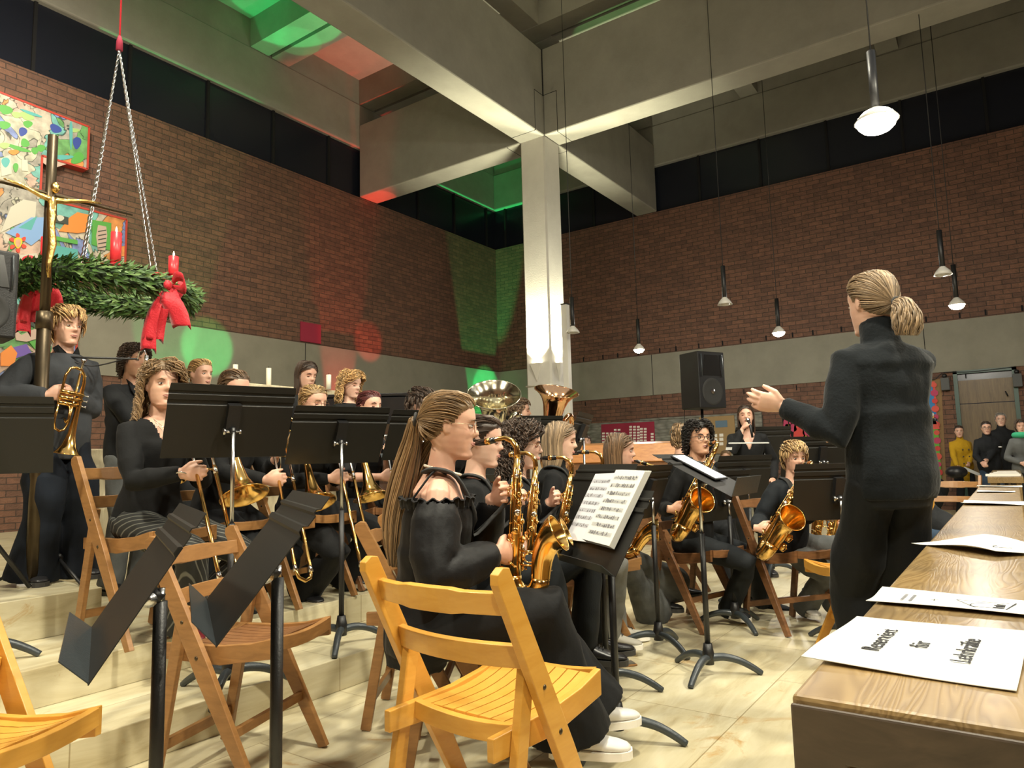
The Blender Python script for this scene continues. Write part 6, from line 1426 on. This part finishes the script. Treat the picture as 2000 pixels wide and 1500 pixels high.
# flame poster
t, a, b, x = board((1528, 815), (1595, 868), 'black_cotton', 'dark poster with red and yellow paper flames, behind the blond youngster', 'flame_poster', RX - .022, .02); t['category'] = 'poster'
simple('flame_red', (.62, .06, .05), .7); simple('flame_pink', (.50, .05, .13), .7); simple('flame_yellow', (.80, .55, .04), .7)
def flame(mb, px, py, s):
    c = atx(px, py, x - .006); P = []
    for i in range(18):
        a_ = 2 * PI * i / 18; rr = s * (.75 + (.9 * max(0, math.sin(a_)) ** 5)); P.append(V((x - .004, c.y - rr * math.cos(a_) * (.75 if math.sin(a_) > 0 else .8), c.z + rr * math.sin(a_) * (1.0 if math.sin(a_) > 0 else .7))))
    mb.prism(P, (-.004, 0, 0))
rn = random.Random(2)
for nm, mt, L in (('paper_flame', 'flame_pink', [(1535, 832, .10), (1550, 838, .11), (1585, 838, .10), (1574, 845, .12), (1540, 856, .11), (1590, 862, .08), (1545, 825, .08), (1582, 856, .09)]), ('paper_flame', 'flame_red', [(1561, 852, .21)]), ('paper_flame', 'flame_yellow', [(1538, 845, .12), (1590, 844, .14), (1573, 864, .10)])):
    for q in L: k = MB(); flame(k, *q); k.build(nm, mt, t)
for i, (px, py) in enumerate(((1605, 857), (1620, 854))):
    k = MB(); p = atx(px, py, RX - .011); k.box((-.14, -.01, -.12), (.14, .01, .12), Matrix.Translation(p) @ Matrix.Rotation(PI / 2, 4, 'Z') @ Matrix.Rotation(.35 if i == 0 else 0, 4, 'Y')); simple('card_red', (.65, .10, .06), .7); tag(k.build('red_card', 'card_red'), ['tilted red card on the wall right of the flame poster', 'upright red card on the wall farthest from the flame poster'][i], 'card')
# children's collage by the door
x = RX - .001; t = thing('collage', (x, 1.3, 1.4), 0, 'tall children\'s collage of blue sky, white path and green meadow beside the door', 'collage')
simple('col_blue', (.04, .22, .50), .7); simple('col_cream', (.66, .62, .46), .8); simple('col_green', (.13, .42, .05), .7); simple('col_red', (.70, .10, .07), .7); simple('col_brown', (.26, .16, .07), .8)
def poly(name, pts, mat, off, par=None):
    k = MB(); P = [atx(a, b, x) for a, b in pts]; P = [V((x - off, p.y, p.z)) for p in P]; k.prism(P, (-.006, 0, 0)); return k.build(name, mat, par or t)
poly('backing_board', [(1690, 752), (1838, 740), (1850, 968), (1690, 968)], 'col_brown', 0)
poly('paper_border', [(1700, 757), (1826, 745), (1840, 952), (1700, 952)], 'col_red', .008)
poly('blue_paper', [(1700, 766), (1821, 752), (1833, 835), (1700, 860)], 'col_blue', .016)
poly('cream_path', [(1700, 850), (1790, 832), (1800, 850), (1812, 900), (1822, 948), (1700, 948)], 'col_cream', .022)
poly('green_meadow', [(1800, 832), (1832, 826), (1840, 945), (1822, 948), (1815, 905), (1803, 872)], 'col_green', .026)
rn = random.Random(8); cols = ['col_blue', 'flame_yellow', 'col_red', 'paper_warm', 'flame_pink', 'poster_bluegrey', 'brass_dark']
for i in range(26):
    if i < 12: px, py = 1775 + i * 4.6 + rn.uniform(-2, 2), 818 + rn.uniform(-4, 10)
    else: px, py = 1800 + rn.uniform(0, 14), 838 + (i - 12) * 8
    p = atx(px, py, x - .03); k = MB(); k.prism([V((x - .034, p.y + a, p.z + b)) for a, b in ((-.07, -.12), (.07, -.12), (.03, .04), (-.03, .04))], (-.006, 0, 0)); b_ = k.build('paper_figure', rn.choice(cols), t)
    k = MB(); k.ball((x - .040, p.y, p.z + .07), (.006, .04, .04), 8); k.build('figure_head', rn.choice(['skin_fair', 'skin_warm', 'ebonite', 'paper_warm']), b_)
for i in range(16):
    px, py = (1800 + (i - 12) * -9, 748 + 1) if i > 12 else (1824 + i * .9, 752 + i * 15.5); p = atx(px, py, x - .03); k = MB(); R_ = .05 + .015 * (i % 2)
    k.prism([V((x - .030, p.y + R_ * math.cos(a), p.z + R_ * math.sin(a))) for a in [2 * PI * j / 12 for j in range(12)]], (-.006, 0, 0)); k.build('paper_flower', ['col_red', 'flame_pink', 'flame_red'][i % 3], t)
k = MB()
for i in range(9):
    a_ = -.9 + i * .2; o = atx(1806, 760, x); k.bar(V((x - .024, o.y + .1 * math.cos(a_ - 1), o.z - .08)), V((x - .024, o.y + .35 + .4 * math.cos(a_ * 1.3), o.z - .3 - .35 * (i % 3) * .6)), .006, .004, up=(1, 0, 0))
k.build('sun_rays', 'col_cream', t)
# lanterns hanging on both sides of the door
for i, px in enumerate((1845, 1986)):
    p = atx(px, 738 if i == 0 else 730, RX - .12); t = thing('wall_lantern', p, 0, ['small grey wall lantern left of the far door', 'small grey wall lantern right of the far door'][i], 'lantern'); k = MB(); k.box((p.x - .05, p.y - .07, p.z - .24), (p.x + .12, p.y + .07, p.z)); k.build('lantern_body', 'grey_wool', t, .006)
    k = MB(); k.ball(p + V((0, 0, .04)), .045, 8); k.build('hook', 'black_metal', t)
k = MB(); k.tube(catmull([atx(1800, 740, RX - .05), atx(1825, 741, RX - .05), atx(1844, 728, RX - .05), atx(1900, 726, RX - .05), atx(1984, 716, RX - .05)], 5), .008, 5); tag(k.build('cable', 'black_metal'), 'dark cable sagging over the top of the far door', 'cable')
q = at(1800, 960, 11.5); k = MB(); rn = random.Random(3)
for i in range(5): k.ball(V((q.x, q.y, .25)) + V((rn.uniform(-.3, .3), rn.uniform(-.45, .35), rn.uniform(-.05, .45))), (.30, .30, .24), 12)
remesh(k, 'coat_pile', 'charcoal', .03, 2, None, .5, folds(3, .02, 5)); c_ = bpy.data.objects['coat_pile']; tag(c_, 'dark coats heaped on a seat beside the seated listener', 'coats')
# ------------------------------------------------------------------ left wall: red panel and the large painting
a, b = aty(586, 628, LY), aty(625, 672, LY); k = MB(); k.box((a.x, LY - .03, b.z), (b.x, LY - .002, a.z)); tag(k.build('wall_hanging', 'felt_red'), 'small dark red square hanging on the left brick wall above the band', 'wall hanging')
def paint_mat():
    m, nt, b = new_mat('painting'); g = N(nt, 'ShaderNodeNewGeometry'); n = N(nt, 'ShaderNodeTexNoise', Scale=1.6, Detail=3.0, Distortion=1.5); nt.links.new(g.outputs['Position'], n.inputs['Vector'])
    mx = N(nt, 'ShaderNodeVectorMath', operation='MULTIPLY_ADD'); mx.inputs[1].default_value = (1.2, 1.2, 1.2); nt.links.new(n.outputs['Color'], mx.inputs[0]); nt.links.new(g.outputs['Position'], mx.inputs[2])
    v = N(nt, 'ShaderNodeTexVoronoi', Scale=2.6); nt.links.new(mx.outputs[0], v.inputs['Vector']); sp = N(nt, 'ShaderNodeSeparateColor'); nt.links.new(v.outputs['Color'], sp.inputs[0])
    r = ramp(nt, [(0, (.50, .45, .36)), (.2, (.52, .38, .30)), (.34, (.35, .33, .28)), (.46, (.14, .34, .12)), (.58, (.16, .40, .36)), (.7, (.48, .47, .36)), (.82, (.20, .26, .50)), (.93, (.62, .26, .08))]); r.color_ramp.interpolation = 'CONSTANT'; nt.links.new(sp.outputs[0], r.inputs[0])
    n2 = N(nt, 'ShaderNodeTexNoise', Scale=9.0, Detail=5.0); nt.links.new(g.outputs['Position'], n2.inputs['Vector']); r2 = ramp(nt, [(.35, (.7, .7, .7)), (.65, (1.2, 1.2, 1.2))]); nt.links.new(n2.outputs['Fac'], r2.inputs[0])
    m2 = N(nt, 'ShaderNodeMixRGB', blend_type='MULTIPLY'); m2.inputs[0].default_value = 1; nt.links.new(r.outputs[0], m2.inputs[1]); nt.links.new(r2.outputs[0], m2.inputs[2])
    v2 = N(nt, 'ShaderNodeTexVoronoi', Scale=2.6, feature='DISTANCE_TO_EDGE'); nt.links.new(mx.outputs[0], v2.inputs['Vector']); r3 = ramp(nt, [(.012, (.05, .06, .05)), (.03, (1, 1, 1))]); nt.links.new(v2.outputs['Distance'], r3.inputs[0])
    m3 = N(nt, 'ShaderNodeMixRGB', blend_type='MULTIPLY'); m3.inputs[0].default_value = .8; nt.links.new(m2.outputs[0], m3.inputs[1]); nt.links.new(r3.outputs[0], m3.inputs[2]); nt.links.new(m3.outputs[0], b.inputs['Base Color']); b.inputs['Roughness'].default_value = .5
paint_mat(); yq = LY - .16
t = thing('wall_painting', (4, yq, 4.5), 0, 'large many-coloured abstract painting with stepped outline on the left wall', 'painting')
out = [(1.5, 6.75), (5.0, 6.60), (5.0, 5.90), (4.36, 5.90), (4.36, 5.25), (5.63, 5.25), (5.63, 4.45), (4.95, 4.45), (4.95, 2.3), (1.5, 2.3)]
out = [(p[0], p[1]) for p in out]
k = MB(); k.prism([V((x_, LY - .005, z_)) for x_, z_ in out], (0, yq - LY, 0)); k.build('canvas', 'painting', t)
k = MB()
for (a, b) in zip(out, out[1:] + out[:1]): k.bar(V((a[0], LY - .09, a[1])), V((b[0], LY - .09, b[1])), .17, .03, up=(0, 0, 1) if abs(a[0] - b[0]) > .1 else (1, 0, 0))
simple('frame_red', (.45, .05, .03), .5); k.build('frame_edge', 'frame_red', t)
simple('pt_blue', (.04, .07, .30), .5); simple('pt_green', (.10, .36, .07), .5); simple('pt_lgreen', (.35, .52, .18), .5); simple('pt_teal', (.10, .38, .36), .5); simple('pt_orange', (.75, .25, .05), .5); simple('pt_white', (.56, .54, .44), .5); simple('pt_pink', (.52, .39, .32), .5); simple('pt_sky', (.22, .38, .66), .5); simple('pt_red', (.65, .07, .04), .5); simple('pt_dark', (.05, .06, .05), .5); simple('pt_violet', (.16, .10, .40), .5)
cnt = [0]
def patch(name, pts, mat, off=0):
    cnt[0] += 1; k = MB(); P = [aty(a, b, yq) for a, b in pts]; dy = -.003 - .0016 * cnt[0] * .35; k.prism([V((p.x, yq, p.z)) for p in P], (0, dy - off, 0)); return k.build(name, mat, t)
def leaf(px, py, w, h, ang, mat, name='painted_leaf'):
    P = []
    for i in range(16):
        a = 2 * PI * i / 16; u = w * math.cos(a) * (1 - .35 * math.sin(a)); v_ = h * math.sin(a); P.append((px + u * math.cos(ang) - v_ * math.sin(ang), py + u * math.sin(ang) + v_ * math.cos(ang)))
    patch(name, P, mat)
patch('painted_ground', [(0, 240), (60, 250), (140, 300), (148, 315), (100, 330), (60, 300), (0, 290)], 'pt_pink')
patch('painted_ground', [(60, 232), (120, 240), (140, 280), (130, 305), (75, 300)], 'pt_white')
for q in ((33, 252, 10, 9, .2), (44, 258, 8, 9, .4), (108, 252, 12, 8, .5), (150, 280, 8, 12, .1)): leaf(*q, 'pt_blue')
for q in ((10, 215, 14, 9, .3), (8, 245, 12, 8, .2), (54, 243, 9, 7, .1), (48, 280, 9, 8, .8), (80, 290, 8, 7, .1), (68, 295, 7, 7, 0), (35, 290, 26, 4, .3), (150, 310, 10, 14, .9)): leaf(*q, 'pt_green')
for q in ((32, 225, 10, 6, .2), (52, 228, 14, 7, .4), (8, 285, 10, 6, 0), (145, 255, 10, 4, .1)): leaf(*q, 'pt_lgreen')
leaf(118, 308, 24, 5, .0, 'pt_teal'); leaf(60, 222, 22, 3, .35, 'pt_teal'); leaf(138, 265, 3, 28, 0, 'pt_teal')
patch('painted_figure', [(0, 310), (20, 303), (22, 340), (2, 345)], 'pt_white'); patch('painted_figure', [(42, 312), (53, 313), (54, 335), (42, 334)], 'pt_white'); leaf(10, 318, 8, 10, 0, 'pt_teal'); leaf(30, 328, 5, 9, 0, 'pt_green'); leaf(26, 298, 10, 5, 0, 'pt_orange')
patch('painted_ground', [(0, 455), (20, 405), (45, 390), (70, 395), (68, 425), (30, 440)], 'pt_white'); patch('painted_wedge', [(10, 455), (60, 425), (88, 425), (86, 460), (60, 480), (45, 470)], 'pt_sky'); patch('painted_wedge', [(35, 445), (72, 422), (60, 450)], 'pt_teal')
for a in range(6):
    q = a * PI / 3 + .5; leaf(34 + 13 * math.cos(q), 475 + 14 * math.sin(q), 5, 4, q, 'pt_red')
leaf(34, 475, 8, 11, 0, 'flame_yellow', 'painted_face'); leaf(34, 476, 5, 8, 0, 'skin_warm', 'painted_face')
patch('painted_wedge', [(114, 452), (135, 425), (150, 415), (172, 420), (170, 453), (150, 456)], 'pt_orange'); patch('painted_ground', [(180, 430), (216, 436), (214, 490), (178, 478)], 'pt_green'); patch('painted_figure', [(190, 440), (206, 443), (208, 460), (204, 490), (190, 488), (186, 462)], 'pt_pink')
for i in range(5): patch('painted_stripe', [(190, 452 + i * 8), (206, 449 + i * 8), (206, 451 + i * 8), (190, 454 + i * 8)], 'pt_dark')
patch('painted_ground', [(108, 462), (150, 470), (150, 478), (108, 470)], 'pt_green'); patch('painted_wedge', [(85, 415), (132, 425), (132, 440), (85, 430)], 'pt_dark'); leaf(98, 420, 6, 8, 0, 'pt_white'); leaf(116, 427, 7, 6, .3, 'pt_white')
patch('painted_ground', [(96, 478), (150, 488), (150, 512), (96, 505)], 'pt_teal'); patch('painted_figure', [(30, 500), (70, 495), (76, 510), (48, 520), (40, 560), (30, 560)], 'pt_white'); patch('painted_wedge', [(42, 520), (55, 512), (60, 540), (46, 560)], 'pt_violet')
patch('painted_figure', [(28, 558), (45, 565), (66, 598), (60, 606), (40, 598)], 'pt_teal'); patch('painted_ground', [(25, 590), (66, 612), (66, 640), (25, 620)], 'pt_dark')
patch('painted_wave', [(24, 640), (40, 655), (60, 645), (78, 640), (78, 660), (50, 668), (30, 665)], 'pt_pink'); patch('painted_wedge', [(20, 680), (50, 672), (60, 690), (30, 700)], 'pt_violet'); patch('painted_wedge', [(0, 690), (20, 675), (32, 690), (25, 715), (0, 715)], 'pt_orange'); patch('painted_ground', [(55, 668), (85, 660), (100, 690), (66, 682)], 'pt_green')
lamp_area((3.6, 9.2, 7.0), .3, 60, (1, .93, .78), aim=(3.2, 11.7, 4.6))

# ------------------------------------------------------------------ advent wreath with candles, bows and chains
wc = at(212, 568, 4.75); wr = .485; t = thing('advent_wreath', wc, 0, 'large green advent wreath with red bows hanging from four chains at left', 'wreath')
tilt = Matrix.Rotation(.05, 3, IF)
def wp(a, r=0, z=0): q = V(((wr + r) * math.cos(a), (wr + r) * math.sin(a), z)); return wc + tilt @ q
k = MB(); k.tube([wp(2 * PI * i / 40) for i in range(40)], .055, 10, closed=True); simple('wreath_core', (.02, .035, .012), .9); k.build('core_ring', 'wreath_core', t)
simple('fir_dark', (.025, .062, .014), .6); simple('fir_mid', (.062, .135, .028), .5); simple('fir_light', (.15, .25, .075), .45)
k = MB(); rn = random.Random(21)
for i in range(3600):
    a = rn.random() * 2 * PI; b = rn.random() * 2 * PI; rr = .058 + rn.random() * .022; er = V((math.cos(a), math.sin(a), 0)); et = V((-math.sin(a), math.cos(a), 0)); nn = er * math.cos(b) + UZ * math.sin(b)
    p = wp(a) + tilt @ (nn * rr); dr = (tilt @ (nn * .55 + et * (1.0 + rn.uniform(-.3, .3)) + V((rn.uniform(-.7, .7), rn.uniform(-.7, .7), rn.uniform(-.7, .5))))).normalized(); sd = dr.cross(nn).normalized(); L = rn.uniform(.045, .08); k.mi = rn.choice((0, 1, 1, 2))
    up_ = sd.cross(dr); q = [p, p + dr * L * .4 + sd * .011 + up_ * .003, p + dr * L, p + dr * L * .4 - sd * .011 + up_ * .003]; vs = [k.bm.verts.new(v) for v in q]; k.face([vs[0], vs[1], vs[2]], False); k.face([vs[0], vs[2], vs[3]], False)
fo = k.build('fir_sprigs', ['fir_dark', 'fir_mid', 'fir_light'], t); fo['kind'] = 'stuff'
def bow(c, s, label):
    fr_ = -IF; k = MB(); hang = V((0, 0, -1))
    for dx, L, w, sw in ((-.055, .34, .06, -.04), (.03, .26, .065, .05), (-.10, .40, .045, -.02)):
        P = [c + IR * dx * .2 * s + fr_ * .02, c + IR * dx * .7 * s + fr_ * .05 + hang * L * .35 * s, c + IR * (dx + sw * .6) * s + fr_ * .03 + hang * L * .7 * s, c + IR * (dx + sw) * s + fr_ * .02 + hang * L * s]
        P = catmull(P, 5); R = []
        for i, p in enumerate(P):
            u = i / (len(P) - 1); ww = w * s * (.35 + .65 * min(1, u * 2.5)); tw = .25 * math.sin(u * 4 + dx * 30); sd = (IR * math.cos(tw) + IF * math.sin(tw)); R.append([p - sd * ww, p - sd * ww * .3 + fr_ * .012, p + sd * ww * .3 - fr_ * .008, p + sd * ww])
        a_ = R[-1]; R[-1] = [a_[0] - UZ * .0, a_[1] + UZ * .03, a_[2] + UZ * .03, a_[3] - UZ * .02]
        k.loft(R, cap=False, closed=False)
    for sg in (-1, 1):
        P = [c, c + IR * sg * .05 * s + UZ * .05 * s + fr_ * .05, c + IR * sg * .105 * s + UZ * .03 * s + fr_ * .06, c + IR * sg * .09 * s - UZ * .03 * s + fr_ * .04, c + fr_ * .02]
        P = catmull(P, 5); k.loft([[p + (fr_ * .4 + UZ * .5) * .05 * s * min(1, .3 + math.sin(PI * i / (len(P) - 1))), p - (fr_ * .4 + UZ * .5) * .05 * s * min(1, .3 + math.sin(PI * i / (len(P) - 1)))] for i, p in enumerate(P)], cap=False, closed=False)
    k.ball(c + fr_ * .05, (.026 * s, .026 * s, .03 * s), 10); o = k.build('red_bow', 'ribbon_red', t); sm = o.modifiers.new('th', 'SOLIDIFY'); sm.thickness = .003; return o
bow(at(335, 560, 4.55), 1.05, ''); bow(at(92, 528, 4.6), 1.05, ''); k = MB()
for px, py, dd in ((338, 558, 4.62), (92, 520, 4.75)):
    a_ = math.atan2((at(px, py, dd) - wc).y, (at(px, py, dd) - wc).x); k.tube([wp(a_) + tilt @ (V((math.cos(a_), math.sin(a_), 0)) * math.cos(b) * .084 + UZ * math.sin(b) * .084) for b in [2 * PI * i / 16 for i in range(16)]], .03, 6, closed=True)
k.build('ribbon_wrap', 'ribbon_red', t)
for px, pt_, pb, dd, lab in ((225, 452, 520, 4.35, 'red candle standing on the near side of the wreath, in the middle'), (338, 500, 548, 4.6, 'red candle at the right end of the wreath beside the bow'), (88, 462, 520, 4.75, 'red candle at the left end of the wreath behind the cross'), (196, 486, 540, 5.2, 'red candle on the far side of the wreath')):
    if px == 196: continue
    a_, b_ = at(px, pt_, dd), at(px, pb, dd); c = thing('wreath_candle', b_, 0, lab, 'candle', 'red candles on the wreath'); x_, y_ = b_.x, b_.y
    zb = max(b_.z, wc.z + .05); zb = b_.z
    k = MB(); k.tube([(x_, y_, zb), (x_, y_, a_.z)], .031, 18); k.build('wax', 'red_wax', c)
    k = MB(); k.tube([(x_, y_, zb - .012), (x_, y_, zb + .012)], .036, 18); k.build('candle_cup', 'ribbon_red', c)
    k = MB(); k.tube([(x_, y_, a_.z), (x_, y_, a_.z + .012)], .002, 5); k.build('wick', 'ink', c)
    if px in (225, 338): k = MB(); k.lathe([(.001, .038), (.004, .026), (.006, .014), (.004, .006), (.001, .002)], Matrix.Translation((x_, y_, a_.z)), 10); k.build('flame', 'flame', c)
top = at(233, 98, 4.75); k = MB(); k.tube([top + UZ * .01, (top.x, top.y, 9.9)], .006, 6); k.build('rope', 'ribbon_red', t); k = MB(); k.tube([top + UZ * .10, top + UZ * .06, top], [.010, .020, .022], 12); k.build('tassel', 'felt_red', t)
for px, py in ((162, 470), (152, 490), (300, 520), (308, 520)):
    e = at(px, py, 4.9 if px in (152, 300) else 4.65); e = V((e.x, e.y, wc.z + .06)); k = MB(); n = 70
    dv = (e - top).normalized(); u = dv.cross(UZ).normalized(); w = dv.cross(u)
    for i in range(0, 1):
        for ph in (0, PI): k.tube([top.lerp(e, j / 110) + (u * math.cos(j * 1.1 + ph) + w * math.sin(j * 1.1 + ph)) * .0055 for j in range(111)], .0038, 5)
    k.build('chain', 'steel', t)
# ------------------------------------------------------------------ bring the whole place to true metres (1 unit here was 0.896 m)
KS = 1 / S
for pr in list(CH.values()):
    if not USED.get(pr.name):
        for c in list(pr.children_recursive): bpy.data.objects.remove(c)
        bpy.data.objects.remove(pr)
for o in list(COL.objects): SCC.objects.link(o); COL.objects.unlink(o)
bpy.data.collections.remove(COL)
for o in list(SC.objects):
    if o.parent is None:
        o.location = o.location * KS
        if o.type not in {'CAMERA', 'LIGHT'}: o.scale = o.scale * KS
for o in SC.objects:
    if o.type == 'MESH' and len(o.data.polygons) == 0: bpy.data.objects.remove(o)
